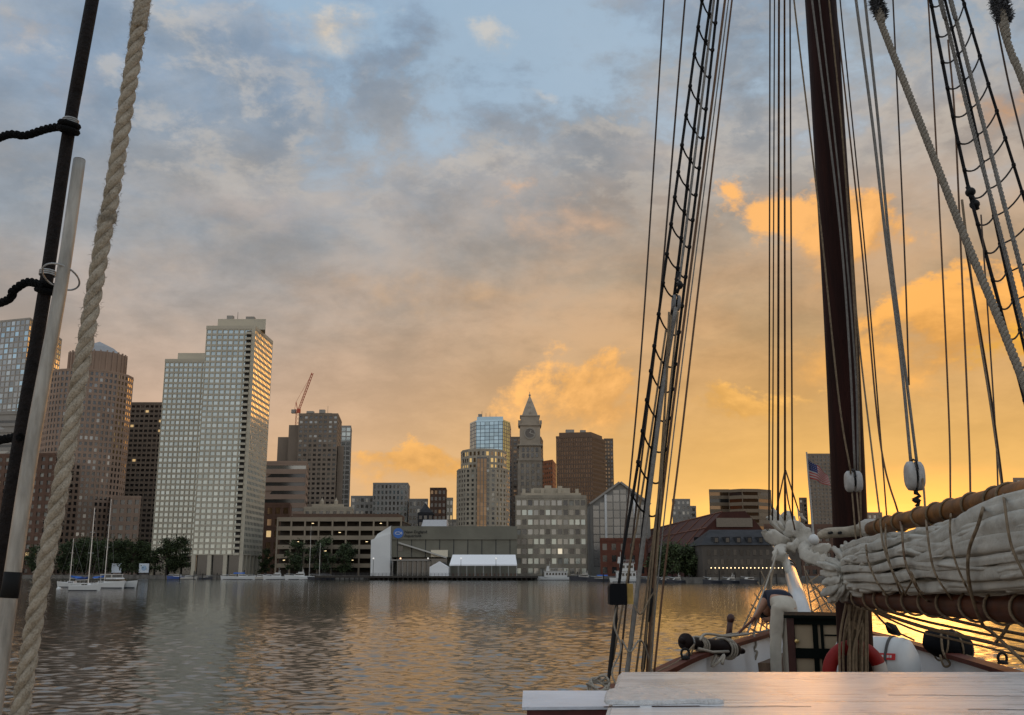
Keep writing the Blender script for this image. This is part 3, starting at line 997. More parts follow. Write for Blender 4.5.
def long_hotel():
    """long steep-roofed brick hotel that runs away from the viewer along its wharf"""
    Y0, Y1 = 350.0, 680.0
    P = lambda px, py: at(px, py, Y0)
    prof = [P(688, 571), P(688, 549), P(706, 528), P(722, 512), P(745, 511), P(758, 524), P(770, 540), P(770, 571)]
    prof = [(p.x, p.z) for p in prof]
    prof[0] = (prof[0][0], Z0); prof[-1] = (prof[-1][0], Z0)
    root = thing('long_brick_hotel', 'long dark red hotel with a steep stepped roof receding along the wharf', 'hotel', (prof[0][0] + 14, (Y0 + Y1) / 2, Z0))
    slant = -0.028
    n = len(prof)
    sh = lambda y: (y - Y0) * slant
    w = MB()
    V = [(p[0], Y0, p[1]) for p in prof] + [(p[0] + sh(Y1), Y1, p[1]) for p in prof]
    w.add(V, [tuple(range(n)), tuple(reversed(range(n, 2 * n)))] + [(i + 1, i, i + n, i + n + 1) for i in range(n - 1)])
    w.build('wall', rust, root)
    # pale ribs between roof steps
    for i in (1, 2, 3):
        a = prof[i]
        r_ = MB(); r_.tube([(a[0] - .1, Y0 - .3, a[1] + .05), (a[0] + sh(Y1) - .1, Y1, a[1] + .05)], .28, 6)
        r_.build('roof_ridge', mat('rib_pale', (.15, .06, .035), .7), root)
    for j in range(14):
        y = Y0 + 10 + j * 22
        r_ = MB(); r_.tube([(prof[i][0] + sh(y) - .12, y, prof[i][1] + .1) for i in (1, 2, 3)], .22, 5)
        r_.build('roof_rib', mat('rib_pale', (.15, .06, .035), .7), root)
    for i in range(3):
        lo_ = P(722, 513 + 9 * i); 
    # gable windows: pale glazed loft, then rows below
    zA, zB = P(730, 527).z, P(730, 518).z
    g = MB(); g.box(P(716, 520).x, P(752, 520).x, Y0 - .5, Y0 - .05, zA, zB); g.build('loft_window', mat('loft_glass', (.13, .115, .095), .3, metal=.5), root)
    for r_ in range(4):
        for c_ in range(8):
            x0 = P(694 + c_ * 9.3, 540).x; zz = P(700, 537 + r_ * 8).z
            b_ = MB(); b_.box(x0, x0 + 1.9, Y0 - .2, Y0 - .03, zz - 1.7, zz); b_.build('window', g_night, root)


long_hotel()


def wharf_house():
    Y0, Y1 = 318.0, 345.0
    z = lambda py: at(512, py, Y0).z
    x0, x1 = at(702, 545, Y0).x, at(800, 545, Y0).x
    root = thing('grey_wharf_house', 'long low grey wharf house with dark slate roof in front of the red hotel', 'building', ((x0 + x1) / 2, (Y0 + Y1) / 2, Z0))
    ze, za = z(545), z(528)
    gr = mat('wharf_granite', (.08, .068, .056), .9, var=.15, vscale=.3)
    w = MB(); w.box(x0, x1, Y0, Y1, Z0, ze)
    w.build('wall', gr, root)
    r_ = MB(); ym = (Y0 + Y1) / 2
    V = [(x0 - .3, Y0 - .5, ze), (x1 + .3, Y0 - .5, ze), (x1 + .3, Y1 + .5, ze), (x0 - .3, Y1 + .5, ze), (x0 + 5, ym, za), (x1 - 5, ym, za)]
    r_.add(V, [(0, 1, 5, 4), (1, 2, 5), (2, 3, 4, 5), (3, 0, 4), (3, 2, 1, 0)])
    r_.build('roof', slate, root)
    for c_ in range(14):
        for f_ in range(3):
            x = x0 + 1 + c_ * (x1 - x0 - 2) / 14
            b_ = MB(); zz = Z0 + 1.0 + f_ * 2.9
            b_.box(x + .5, x + 1.5, Y0 - .08, Y0 + .1, zz, zz + 1.7); b_.build('window', g_night, root)
    for c_ in range(7):
        x = x0 + 4 + c_ * (x1 - x0 - 8) / 6.5
        d = MB(); d.box(x, x + 1.6, Y0 + 1.2, Y0 + 6, ze + .6, ze + 2.6); dm = d.build('dormer', slate, root)
        gg = MB(); gg.box(x + .3, x + 1.3, Y0 + 1.1, Y0 + 1.25, ze + .9, ze + 2.2); gg.build('pane', g_night, dm)
    s = MB()
    s.tube([(x0 + 1, Y0 - 3, z(574) + 2.0), (x1 - 2, Y0 - 3, z(574) + 2.0)], .03, 4)
    o = single(s, 'light_string', dark_m, 'string of small warm lamps hung along the grey wharf house', 'string lights')
    for i in range(22):
        l_ = MB(); x = x0 + 2 + i * (x1 - x0 - 5) / 21
        l_.lathe([(.02, .12), (.14, .05), (.16, -.1), (.05, -.22)], (x, Y0 - 3, z(574) + 1.9), n=8)
        l_.build('bulb', mat('bulb_glow', (1, .8, .5), .4, emit=(1, .72, .36), estr=3.0), o)


wharf_house()
tower('small_grey_tower', 'small square grey tower on the skyline, left of the banded office block', [(672, 1000), (690, 1000), (690, 1030), (672, 1030)], 500, conc2, 14, 4.2, panes=((g_mid, 1), (g_dark, 1)), wf=.5)
tower('small_grey_annex', 'lower grey annex against the right side of the small square grey tower', [(690.3, 1000), (696, 1000), (696, 1030), (690.3, 1030)], 507, conc2, 12, 4.2, panes=((g_mid, 1),))
tower('banded_office_block', 'wide tan office block with horizontal window bands, left half set back', [(709, 950), (729, 950), (729, 990), (709, 990)], 490.5, mat('tan_band', (.20, .15, .10), .8), 12, 4, panes=((g_amber, 2), (g_dark, 1)), mode='band', hf=.5)
tower('banded_office_wing', 'curved tan office wing with horizontal window bands beside the rigging lines', [(728.5, 930), (742, 920), (758, 922), (771, 935), (770, 980), (729, 980)], 490, mat('tan_band', (.20, .15, .10), .8), 12, 4, panes=((g_amber, 2), (g_dark, 1)), mode='band', hf=.5)
tower('pale_high_rise', 'tall pale residential tower just left of the wooden mast', [(807, 800), (845, 800), (846, 840), (807, 840)], 455, brown_c, 32, 3.0, panes=((g_dark, 1),), wf=.55, hf=.5)
tower('pale_high_rise_wing', 'low wing at the left foot of the tall pale tower by the mast', [(799, 810), (806.7, 810), (806.7, 840), (799, 840)], 499, brown_c, 17, 3.0, panes=((g_mid, 1), (g_dark, 1)))
tower('red_brick_mill', 'red brown brick mill block low behind the bow sail bundle', [(764, 420), (838, 420), (838, 450), (764, 450)], 527, brick_b, 6, 3.0, panes=((g_dark, 1),))
tower('distant_brick_block', 'low brown block on the skyline just right of the mast', [(858, 700), (882, 700), (882, 730), (858, 730)], 514, brown, 11, 3.4, panes=((g_dark, 1), (g_mid, 1)))
tower('distant_tan_block', 'low tan block on the skyline at the right edge above the gaff', [(1013, 900), (1040, 900), (1040, 930), (1013, 930)], 479, brown, 16, 3.6, panes=((g_dark, 1), (g_mid, 1)))
for px0, px1, py_, Yy, lb in ((690, 712, 520, 760, 'hazy low block behind the red hotel roof'), (452, 470, 521, 700, 'low grey block at the left foot of the curved hotel'),
                              (880, 1000, 540, 700, 'long low waterfront block behind the furled sail'), (1000, 1120, 548, 640, 'low waterfront shed at the right end of the far shore')):
    tower('low_city_block', lb, [(px0, Yy), (px1, Yy), (px1, Yy + 30), (px0, Yy + 30)], py_, conc2, 8, 3.6, panes=((g_mid, 1), (g_dark, 2)), nparts=60)


# crane on the construction tower
def crane():
    Y = 715.0
    red = mat('crane_red', (.42, .07, .03), .6)
    b0 = at(297, 426, Y); pv = at(298, 412, Y); tip = at(312.5, 373, Y)
    root = thing('tower_crane', 'red lattice crane with raised jib on top of the dark tower', 'crane', b0)

    def lattice(name, a, b, w, n, par):
        m = MB(); d = (b - a); ax = d.normalized(); s1 = Vector((0, 1, 0)); s2 = ax.cross(s1).normalized()
        cr = [s1 * w + s2 * w, s1 * w - s2 * w, -s1 * w - s2 * w, -s1 * w + s2 * w]
        for c_ in cr: m.tube([a + c_, b + c_], .13, 4)
        for i in range(n):
            p = a + d * (i / n); q_ = a + d * ((i + 1) / n)
            for j in range(4): m.tube([p + cr[j], q_ + cr[(j + 1) % 4]], .08, 4)
        return m.build(name, red, par)
    lattice('mast_section', b0 - Vector((0, 0, 8)), pv, 1.2, 6, root)
    lattice('jib', pv, tip, .6, 14, root)
    bk = at(294.5, 410, Y)
    lattice('counter_jib', pv, bk, .8, 3, root)
    w = MB(); w.box(bk.x - 2, bk.x + 1, Y - 1.5, Y + 1.5, bk.z - 2.4, bk.z + .2); w.build('counterweight', conc2, root)
    a = at(296, 402, Y)
    l_ = MB(); l_.tube([pv, a], .3, 5); l_.tube([a, tip], .10, 4); l_.tube([a, bk], .12, 4); l_.build('stay', red, root)
    cb = MB(); cb.box(pv.x - .3, pv.x + 2.2, Y - 2.8, Y - 1.3, pv.z - 1, pv.z + 1.8); cb.build('cab', red, root)


crane()


# aquarium, tents, pier
def aquarium():
    Y = 415.0
    P = lambda px, py: at(px, py, Y)
    root = thing('aquarium_building', 'windowless olive grey concrete aquarium with a blue round fish logo', 'aquarium', (P(455, 571).x, Y + 20, Z0))
    x0, x1 = P(391, 527).x, P(517, 527).x
    zt, zm = P(512, 527).z, P(512, 539.5).z
    w = MB(); w.box(x0, x1, Y, Y + 45, Z0 + 7.5, zt)
    w.box(x0 + 2, x1, Y + 3, Y + 44, Z0 - .2, Z0 + 7.5)
    w.build('wall', olive, root)
    u = MB(); u.box(x0 - .1, x1 + .1, Y - .5, Y - .03, zm, zt + .3); u.build('upper_band', olive, root)
    for i in range(9):
        x = x0 + (x1 - x0) * (i + .5) / 9
        j_ = MB(); j_.box(x - .14, x + .14, Y - .10, Y - .01, Z0 + 7.6, zm); j_.build('panel_rib', slate, root)
    # roof box and white angular wing
    b_ = MB(); a = P(420, 528); c_ = P(446, 519)
    b_.add([(a.x, Y + 4, zt), (c_.x, Y + 4, zt), (c_.x, Y + 14, zt), (a.x, Y + 14, zt), (a.x + .8, Y + 6, c_.z), (c_.x - .1, Y + 6, c_.z), (c_.x - .1, Y + 14, c_.z), (a.x + .8, Y + 14, c_.z)],
           [(0, 1, 5, 4), (1, 2, 6, 5), (2, 3, 7, 6), (3, 0, 4, 7), (4, 5, 6, 7)])
    b_.build('roof_box', mat('roof_box_grey', (.42, .42, .42), .6), root)
    q = MB()
    A = [P(372, 540), P(391, 534), P(391, 571), P(371.5, 571)]
    V = [(p.x, Y - 3, max(p.z, Z0)) for p in A] + [(p.x + 2, Y + 20, max(p.z, Z0)) for p in A]
    V[2] = (V[2][0], Y - 3, Z0); V[3] = (V[3][0], Y - 3, Z0)
    q.add(V, [(3, 2, 1, 0), (4, 5, 6, 7), (0, 1, 5, 4), (1, 2, 6, 5), (2, 3, 7, 6), (3, 0, 4, 7)])
    q.build('white_wing', white_w, root)
    q = MB(); B = [P(378, 534), P(391, 526), P(391, 535), P(373, 541)]
    V = [(p.x, Y - 1, p.z) for p in B] + [(p.x + 1, Y + 16, p.z) for p in B]
    q.add(V, [(3, 2, 1, 0), (4, 5, 6, 7), (0, 1, 5, 4), (1, 2, 6, 5), (2, 3, 7, 6), (3, 0, 4, 7)])
    q.build('sloped_roof', white_w, root)
    # entrance: sloping pale soffit over dark glazing
    g = MB(); g.box(P(398, 571).x, P(447, 571).x, Y - .4, Y + 2.9, Z0 + .2, Z0 + 6.9); g.build('entrance_glass', g_dark, root)
    s = MB(); a = P(399, 542); c_ = P(447, 557)
    s.obox((a.x, Y - 2.0, a.z), (c_.x - a.x, 0, c_.z - a.z), (0, 1.6, 0), (0, 0, -.6)); s.build('sloping_beam', mat('beam_pale', (.42, .40, .36), .7), root)
    s = MB(); s.box(P(431, 550).x, P(448, 550).x, Y - .7, Y - .42, P(431, 557).z, P(431, 550).z); s.build('bright_soffit', mat('soffit_cream', (.62, .55, .42), .7), root)
    s = MB(); s.box(P(394, 558).x, P(430, 558).x, Y - 9, Y - 1, P(1, 561).z, P(1, 559.6).z); 
    for i in range(8):
        x = P(395, 558).x + i * 2.0; s.box(x, x + .25, Y - 8.8, Y - 8.5, Z0, P(1, 561).z)
    s.build('entry_canopy', conc2, root)
    s = MB(); s.box(P(398, 547).x, P(403, 547).x, Y - .2, Y - .02, P(1, 551).z, P(1, 546).z); s.build('window', g_dark, root)
    # logo disc with fish outline and name
    lg = MB(); o = P(398.5, 533.2); lg.lathe([(2.05, 0), (2.05, .2)], (o.x, Y - .5, o.z), (0, -1, 0), 32)
    l_ = lg.build('logo_disc', mat('logo_blue', (.05, .14, .42), .5), root)
    fs = MB()
    th = np.linspace(0, 2 * math.pi, 24, endpoint=False)
    yy = Y - .74
    out = [(o.x - .15 + 1.15 * math.cos(t), yy, o.z + .52 * math.sin(t)) for t in th]
    fs.tube(out + [out[0]], .10, 5)
    fs.tube([(o.x + .95, yy, o.z + .12), (o.x + 1.55, yy, o.z + .5), (o.x + 1.4, yy, o.z), (o.x + 1.55, yy, o.z - .5), (o.x + .95, yy, o.z - .12)], .1, 5)
    fs.tube([(o.x - .7, yy, o.z + .06), (o.x - .62, yy, o.z + .12)], .12, 5)
    fs.build('fish_outline', white_w, l_)
    for txt, py in (('New England', 532.2), ('Aquarium', 536.0)):
        p = P(404.5, py + 1.1)
        cu = bpy.data.curves.new('lettering', 'FONT'); cu.body = txt; cu.size = 1.75; cu.extrude = .06
        cu.materials.append(mat('letter_black', (.012, .012, .012), .5))
        t_ = bpy.data.objects.new('lettering', cu); COL.objects.link(t_)
        bpy.context.view_layer.update()
        me = bpy.data.meshes.new_from_object(t_.evaluated_get(bpy.context.evaluated_depsgraph_get()))
        bpy.data.objects.remove(t_)
        t_ = bpy.data.objects.new('lettering', me); COL.objects.link(t_); t_.parent = root
        t_.rotation_euler = (math.pi / 2, 0, 0); t_.location = Vector((p.x, Y - .62, p.z)) - root.location

    # pier deck in front
    pd = MB(); a, c_ = gx(322, 436), gx(536, 425)
    pd.add([(a, 420, .95), (c_, 420, .95), (c_, 392, .95), (a + 4, 400, .95), (a, 420, 1.62), (c_, 420, 1.62), (c_, 392, 1.62), (a + 4, 400, 1.62)],
           [(0, 1, 2, 3), (7, 6, 5, 4), (3, 2, 6, 7), (2, 1, 5, 6), (1, 0, 4, 5), (0, 3, 7, 4)])
    pr = thing('timber_pier', 'dark timber pier on piles in front of the aquarium', 'pier', ((a + c_) / 2, 405, 0))
    pd.build('deck', mat('pier_timber', (.05, .042, .034), .9, var=.3), pr)
    for i in range(46):
        f_ = i / 45; x = a + 4.3 + (c_ - a - 4.8) * f_; y = 400.3 - 8 * f_
        pl = MB(); pl.tube([(x, y, -2), (x, y, .97)], .22, 7); pl.build('pile', mat('pile_timber', (.03, .026, .022), .9), pr)
    rl = MB()
    for i in range(60):
        f_ = i / 59; x = a + 4.3 + (c_ - a - 4.8) * f_; y = 400.5 - 8 * f_
        rl.box(x - .05, x + .05, y - .05, y + .05, 1.62, 2.7)
    for z in (2.1, 2.68): rl.tube([(a + 4.3, 400.5, z), (c_ - .5, 392.5, z)], .05, 4)
    rl.build('railing', dark_m, pr)

    # tents
    tw = mat('tent_canvas', (.80, .80, .80), .7, var=.04)
    def tent(px0, px1, pye, pyr, Yt, dp, label, gable=False):
        a, c_ = at(px0, pye, Yt), at(px1, pye, Yt); zr = at(512, pyr, Yt).z; ze = a.z
        tr = thing('white_tent', label, 'tent', ((a.x + c_.x) / 2, Yt + dp / 2, 1.62))
        m = MB()
        if gable:
            xm = (a.x + c_.x) / 2
            V = [(a.x, Yt, ze), (c_.x, Yt, ze), (c_.x, Yt + dp, ze), (a.x, Yt + dp, ze), (xm, Yt, zr), (xm, Yt + dp, zr)]
            m.add(V, [(0, 1, 4), (2, 3, 5), (1, 2, 5, 4), (3, 0, 4, 5)])
            m.box(a.x, c_.x, Yt + .03, Yt + .1, ze - 2.7 if False else 1.63, ze - .01)
            m.box(a.x, a.x + .1, Yt + .12, Yt + dp, 1.63, ze - .01); m.box(c_.x - .1, c_.x, Yt + .12, Yt + dp, 1.63, ze - .01)
        else:
            V = [(a.x, Yt, ze), (c_.x, Yt, ze), (c_.x, Yt + dp, ze), (a.x, Yt + dp, ze), (a.x + 1.0, Yt + dp / 2, zr), (c_.x - .6, Yt + dp / 2, zr)]
            m.add(V, [(0, 1, 5, 4), (1, 2, 5), (2, 3, 4, 5), (3, 0, 4)])
            m.box(a.x, c_.x, Yt - .05, Yt - .01, ze - .5, ze)
        m.build('canopy', tw, tr)
        n = 9 if not gable else 3
        for i in range(n):
            x = a.x + .1 + (c_.x - a.x - .2) * i / (n - 1)
            p = MB(); p.box(x - .07, x + .07, Yt + .12, Yt + .26, 1.62, ze - .02); p.build('pole', mat('tent_pole', (.5, .5, .48), .5), tr)
            if not gable:
                p = MB(); p.box(x - .07, x + .07, Yt + dp - .3, Yt + dp - .16, 1.62, ze - .02); p.build('pole', mat('tent_pole', (.5, .5, .48), .5), tr)
        if not gable:
            t_ = MB()
            for i in range(16):
                x = a.x + 1 + i * (c_.x - a.x - 2) / 15; t_.box(x, x + .7, Yt + 2.5, Yt + 3.2, 1.62, 2.5)
            t_.build('seating', mat('cafe_wood', (.14, .08, .05), .7), tr)
    tent(449.5, 517, 564.5, 554.5, 402, 7, 'long white event tent with pale poles on the pier')
    tent(429.5, 448.5, 567.0, 561.5, 398, 6, 'small white gable tent left of the long event tent', True)
    # lamp posts with globes
    for i, px in enumerate((373.5, 400.5, 428, 461, 496)):
        c0 = at(px, 558.5, 397)
        lp = thing('street_lamp', ['globe lamp post by the white wing of the aquarium', 'globe lamp post with a warm lit globe left of the small tent', 'globe lamp post just behind the small gable tent',
                                   'globe lamp post before the left half of the long tent', 'globe lamp post before the right half of the long tent'][i], 'lamp', (c0.x, 397, 1.62), 'lamp posts on the pier')
        m = MB(); m.tube([(c0.x, 397, 1.62), (c0.x, 397, c0.z - .25)], [.12, .07], 8); m.lathe([(.25, 0), (.2, .3), (.1, .4)], (c0.x, 397, 1.62), n=10); m.build('post', dark_m, lp)
        m = MB(); m.lathe([(.06, -.3), (.26, -.18), (.34, 0), (.26, .22), (.06, .33)], c0, n=14)
        warm = i in (1,)
        m.build('globe', mat('globe_warm', (.8, .6, .45), .4, emit=(1, .5, .28), estr=1.6) if warm else mat('globe_white', (.8, .8, .8), .4, emit=(1, .92, .8), estr=.45), lp, smooth=True)


aquarium()


# ------------------------------------------------------------------ trees on the far shore
leafm = mat('dark_leaves', (.034, .048, .017), .8, var=.35, vscale=.35, island=.5)
leafm2 = mat('green_leaves', (.045, .06, .02), .8, var=.3, vscale=.35, island=.5)
bark = mat('bark', (.06, .045, .035), .95)


def tree(px, Y, h, w, label, m, seed, group='trees along the far shore'):
    rnd = random.Random(seed)
    x = gx(px, Y)
    root = thing('shore_tree', label, 'tree', (x, Y, Z0), group)
    t = MB()
    t.tube([(x, Y, Z0 - .2), (x + .1, Y, Z0 + h * .3), (x, Y, Z0 + h * .7)], [h * .03, h * .022, h * .008], 7)
    cl = []
    for i in range(24):
        a = rnd.uniform(0, 6.28); hh = rnd.uniform(.16, .93); rr = w * .5 * rnd.uniform(.15, .95) * math.sin(min(1, (1.12 - hh) * 2.2) * 1.57)
        c_ = Vector((x + math.cos(a) * rr, Y + math.sin(a) * rr, Z0 + h * hh))
        cl.append((c_, w * rnd.uniform(.14, .25)))
        t.tube([(x, Y, Z0 + h * min(.65, hh * .6)), c_], [h * .01, h * .003], 4)
    t.build('trunk', bark, root)
    f_ = MB()
    for c_, r_ in cl:
        for i in range(190):
            d = Vector((rnd.gauss(0, 1), rnd.gauss(0, 1), rnd.gauss(0, .8))); d.normalize()
            p = c_ + d * r_ * abs(rnd.gauss(.35, .5))
            s_ = rnd.uniform(.24, .46) * (w / 9) ** .5
            a1 = Vector((rnd.gauss(0, 1), rnd.gauss(0, 1), rnd.gauss(0, 1))).normalized(); a2 = a1.orthogonal().normalized()
            f_.add([p - a1 * s_, p + a2 * s_ * .7, p + a1 * s_, p - a2 * s_ * .7], [(0, 1, 2, 3)])
    f_.build('crown', m, root)


TL = [(-60, 505, 17, 13), (-25, 502, 16, 12), (6, 503, 17, 13), (36, 502, 15, 12), (64, 505, 16, 12), (84, 506, 18, 14), (104, 503, 17, 13), (122, 507, 18, 13), (138, 504, 16, 12), (150, 503, 15, 11), (166, 500, 19, 15), (179, 501, 18, 14), (112, 500, 17, 14), (132, 500, 17, 13), (74, 501, 17, 13), (94, 500, 17, 14)]
for i, (px, Y, h, w) in enumerate(TL):
    tree(px, Y, h, w, 'dark leafy tree in the dense row on the far left shore behind the sailboats', leafm, 50 + i)
for i, (px, Y, h, w, lb) in enumerate([(266, 470, 12, 6, 'slender dark tree at the right foot of the white twin towers'), (297, 447, 15, 9, 'leftmost dark tree in front of the parking garage'),
                                       (320, 447, 17, 10, 'middle dark tree in front of the parking garage'), (344, 447, 15, 10, 'rightmost dark tree in front of the parking garage')]):
    tree(px, Y, h, w, lb, leafm, 80 + i, 'trees before the garage')
for i, (px, Y, h, w) in enumerate([(660, 335, 9, 8), (672, 330, 11, 9), (685, 333, 10, 9), (698, 330, 9, 8)]):
    tree(px, Y, h, w, ['green tree at the left end of the clump before the red hotel', 'second green tree of the clump before the red hotel, the tallest', 'third green tree of the clump before the red hotel', 'green tree at the right end of the clump, next to the grey wharf house'][i], leafm2, 90 + i, 'trees before the red hotel')

# left promenade: pale banners and a low wall
bn_ = mat('banner_white', (.62, .68, .74), .7)
for i, (px, lb) in enumerate([(116.5, 'left white banner on the promenade behind the catamaran'), (144, 'right white banner on the promenade, with a pale blue emblem')]):
    a = at(px, 567, 497)
    rt_ = thing('promenade_banner', lb, 'banner', (a.x, 497, Z0 + .02), 'white banners on the promenade')
    b = MB(); b.box(a.x - 2.4, a.x + 2.4, 497, 497.15, Z0 + 1.2, Z0 + 5.6); b.build('panel', bn_, rt_)
    for s_ in (-2.3, 2.3):
        b = MB(); b.box(a.x + s_ - .08, a.x + s_ + .08, 497.2, 497.36, Z0, Z0 + 5.7); b.build('post', dark_m, rt_)
    if i:
        b = MB(); b.lathe([(1.25, 0), (1.25, .06)], (a.x, 496.98, Z0 + 3.4), (0, -1, 0), 20); b.build('emblem', mat('emblem_blue', (.36, .50, .66), .7), rt_)


def roof_gear(root, spots, m=None):
    for px, py, Y, w, h in spots:
        q = at(px, py, Y)
        b = MB()
        if w < .6: b.tube([q - Vector((0, 0, h)), q], [w * .5, w * .3], 5); b.build('antenna', dark_m, root)
        else: b.box(q.x - w / 2, q.x + w / 2, Y, Y + w * .8, q.z - h, q.z); b.build('roof_plant', m or conc2, root)


roof_gear(rb, [(482, 411, 795, .4, 5), (486, 413, 795, .35, 4), (490, 412.5, 795, .4, 5), (496, 414, 795, .3, 3), (480, 414, 798, 3, 3)])
roof_gear(rc, [(310, 411, 712, 5, 4), (322, 409.5, 712, 4, 4), (328, 406, 712, .3, 8)])
roof_gear(rw, [(570, 429.5, 712, 6, 3), (583, 430, 712, 4, 3)])
roof_gear(rt, [(230, 315.5, 470, 3, 3), (250, 316.5, 470, 4, 3), (238, 312, 470, .3, 5)])
roof_gear(rp, [(548, 485.5, 448, 3, 2.5), (560, 486, 448, 2, 2)], stone)
# ------------------------------------------------------------------ boats on the far side
gel = mat('white_gelcoat', (.54, .54, .52), .3, var=.04, coat=.3)
gel_w = mat('warm_white_paint', (.42, .39, .34), .4, var=.06)
navy = mat('navy_canvas', (.02, .045, .16), .8)
blue_c = mat('blue_canvas', (.02, .10, .36), .8)
alu = mat('alloy_mast', (.62, .62, .60), .35, metal=.6, var=.05)
dglass = mat('tinted_glass', (.015, .017, .02), .08, spec=.6)
dark_h = mat('dark_hull_paint', (.03, .032, .04), .4)
blue_h = mat('blue_hull_paint', (.03, .07, .24), .4)
antif = mat('waterline_paint', (.06, .03, .03), .6)
wire = mat('rigging_wire', (.18, .18, .18), .4, metal=.7)


class Boat:
    """local frame: x along the boat (bow +x), y to port, z up"""
    def __init__(s, name, label, cat, px, Y, heading, group=None):
        s.o = Vector((gx(px, Y), Y, 0.0))
        s.h = heading
        s.root = thing(name, label, cat, s.o, group)

    def T(s, p):
        c_, n_ = math.cos(s.h), math.sin(s.h)
        return s.o + Vector((p[0] * c_ - p[1] * n_, p[0] * n_ + p[1] * c_, p[2]))

    def part(s, name, mb, m, smooth=False, parent=None):
        q = MB(); q.v = [tuple(s.T(v)) for v in mb.v]; q.f = mb.f; q.mi = mb.mi
        return q.build(name, m, parent or s.root, smooth)

    def hull(s, L, B, fb, m, dy=0.0, sheer=.35, name='hull', stern=.75, draft=.35):
        rows = []
        n = 16
        for i in range(n + 1):
            t = i / n
            x = -L / 2 + L * t
            w = B / 2 * (stern + (1 - stern) * min(1, t * 3)) * (1 - max(0, (t - .45) / .55) ** 2.2)
            w = max(w, .02)
            zt = fb * (1 + sheer * max(0, t - .3) ** 1.5 * 2)
            rake = (zt) * .35 * max(0, t - .8) / .2
            rows.append([(x, dy - w * .55, -draft), (x + rake * .5, dy - w * .92, .1), (x + rake, dy - w, zt), (x + rake, dy - w * .93, zt + .06), (x + rake, dy + w * .93, zt + .06),
                         (x + rake, dy + w, zt), (x + rake * .5, dy + w * .92, .1), (x, dy + w * .55, -draft)])
        b = MB(); b.grid(rows); b.add(rows[0], [tuple(range(8))])
        b.f = [tuple(reversed(f)) for f in b.f]
        h_ = s.part(name, b, m)
        bt = MB(); r2 = []
        for i in range(n + 1):
            t = i / n; x = -L / 2 + L * t
            w = max(.03, B / 2 * (stern + (1 - stern) * min(1, t * 3)) * (1 - max(0, (t - .45) / .55) ** 2.2)) * .945 + .02
            r2.append([(x + .03 * t, dy - w, -.05), (x + .08 * max(0, t - .8) * 5, dy - w - .012, fb * .20), (x + .08 * max(0, t - .8) * 5, dy + w + .012, fb * .20), (x + .03 * t, dy + w, -.05)])
        bt.grid(r2); s.part('boot_stripe', bt, dark_h, parent=h_)
        return h_


def sailboat(px, Y, L, mast_h, label, heading, cover=blue_c, hullm=gel, group='sailboats moored in front of the far left trees', boom_dir=-1):
    b = Boat('sailboat', label, 'sailboat', px, Y, heading, group)
    b.hull(L, L * .33, .85, hullm)
    st = MB(); st.box(-L * .46, L * .30, -L * .158, L * .158, .02, .14); b.part('waterline_stripe', st, antif) if False else None
    c_ = MB(); c_.prism([(-L * .12, -L * .10), (L * .20, -L * .07), (L * .20, L * .07), (-L * .12, L * .10)], .86, 1.32, top=[(-L * .10, -L * .085), (L * .14, -L * .05), (L * .14, L * .05), (-L * .10, L * .085)])
    cb = b.part('cabin', c_, gel)
    for sy in (-1, 1):
        w_ = MB(); w_.obox((-L * .07, sy * L * .096, 1.0), (L * .19, -sy * L * .022, 0), (0, sy * .03, 0), (0, 0, .2)); b.part('window', w_, dglass, parent=cb)
    m = MB(); m.tube([(L * .10, 0, .9), (L * .10, 0, mast_h)], [.085, .06], 8)
    mt = b.part('mast', m, alu)
    sp_ = MB()
    for f_ in (.45, .7): sp_.tube([(L * .10, -.8, mast_h * f_), (L * .10, .8, mast_h * f_)], .03, 5)
    b.part('spreader', sp_, alu, parent=mt)
    bm = MB(); bm.tube([(L * .09, 0, 1.95), (-L * .36, 0, 1.9)], .06, 7); b.part('boom', bm, alu)
    cv = MB(); cv.tube([(L * .07, 0, 2.35), (L * .0, 0, 2.22), (-L * .2, 0, 2.12), (-L * .36, 0, 2.02)], [.16, .24, .2, .1], 8); b.part('sail_cover', cv, cover, True)
    ry = MB()
    for p in ((L * .52, 0, 1.15), (-L * .48, 0, .95), (L * .06, L * .155, .9), (L * .06, -L * .155, .9)): ry.tube([(L * .10, 0, mast_h - .2), p], .018, 4)
    b.part('standing_wire', ry, wire)
    rl = MB()
    for i in range(8):
        x = -L * .46 + i * L * .135
        for sy in (-1, 1): rl.tube([(x, sy * L * .15 * (1 if x < L * .2 else .6), .88), (x, sy * L * .15 * (1 if x < L * .2 else .6), 1.45)], .02, 4)
    b.part('stanchion', rl, alu)
    if cover is blue_c:
        bi = MB(); bi.grid([[(-L * .34 + x_, -L * .12 + L * .24 * j / 6, 1.95 + .35 * math.sin(math.pi * j / 6)) for j in range(7)] for x_ in (0, .7, 1.4)]); b.part('cockpit_cover', bi, cover)
    return b


sailboat(73.5, 226, 6.6, 10.6, 'left white sailboat with bright blue sail cover, half behind the thick rope', R(172))
sailboat(86.5, 186, 5.8, 14.9, 'middle white sailboat nearest the viewer with navy sail cover', R(-12), navy)
bt = sailboat(103, 228, 6.0, 19.4, 'white sailboat with the tallest mast, just left of the catamaran', R(-14), blue_c)


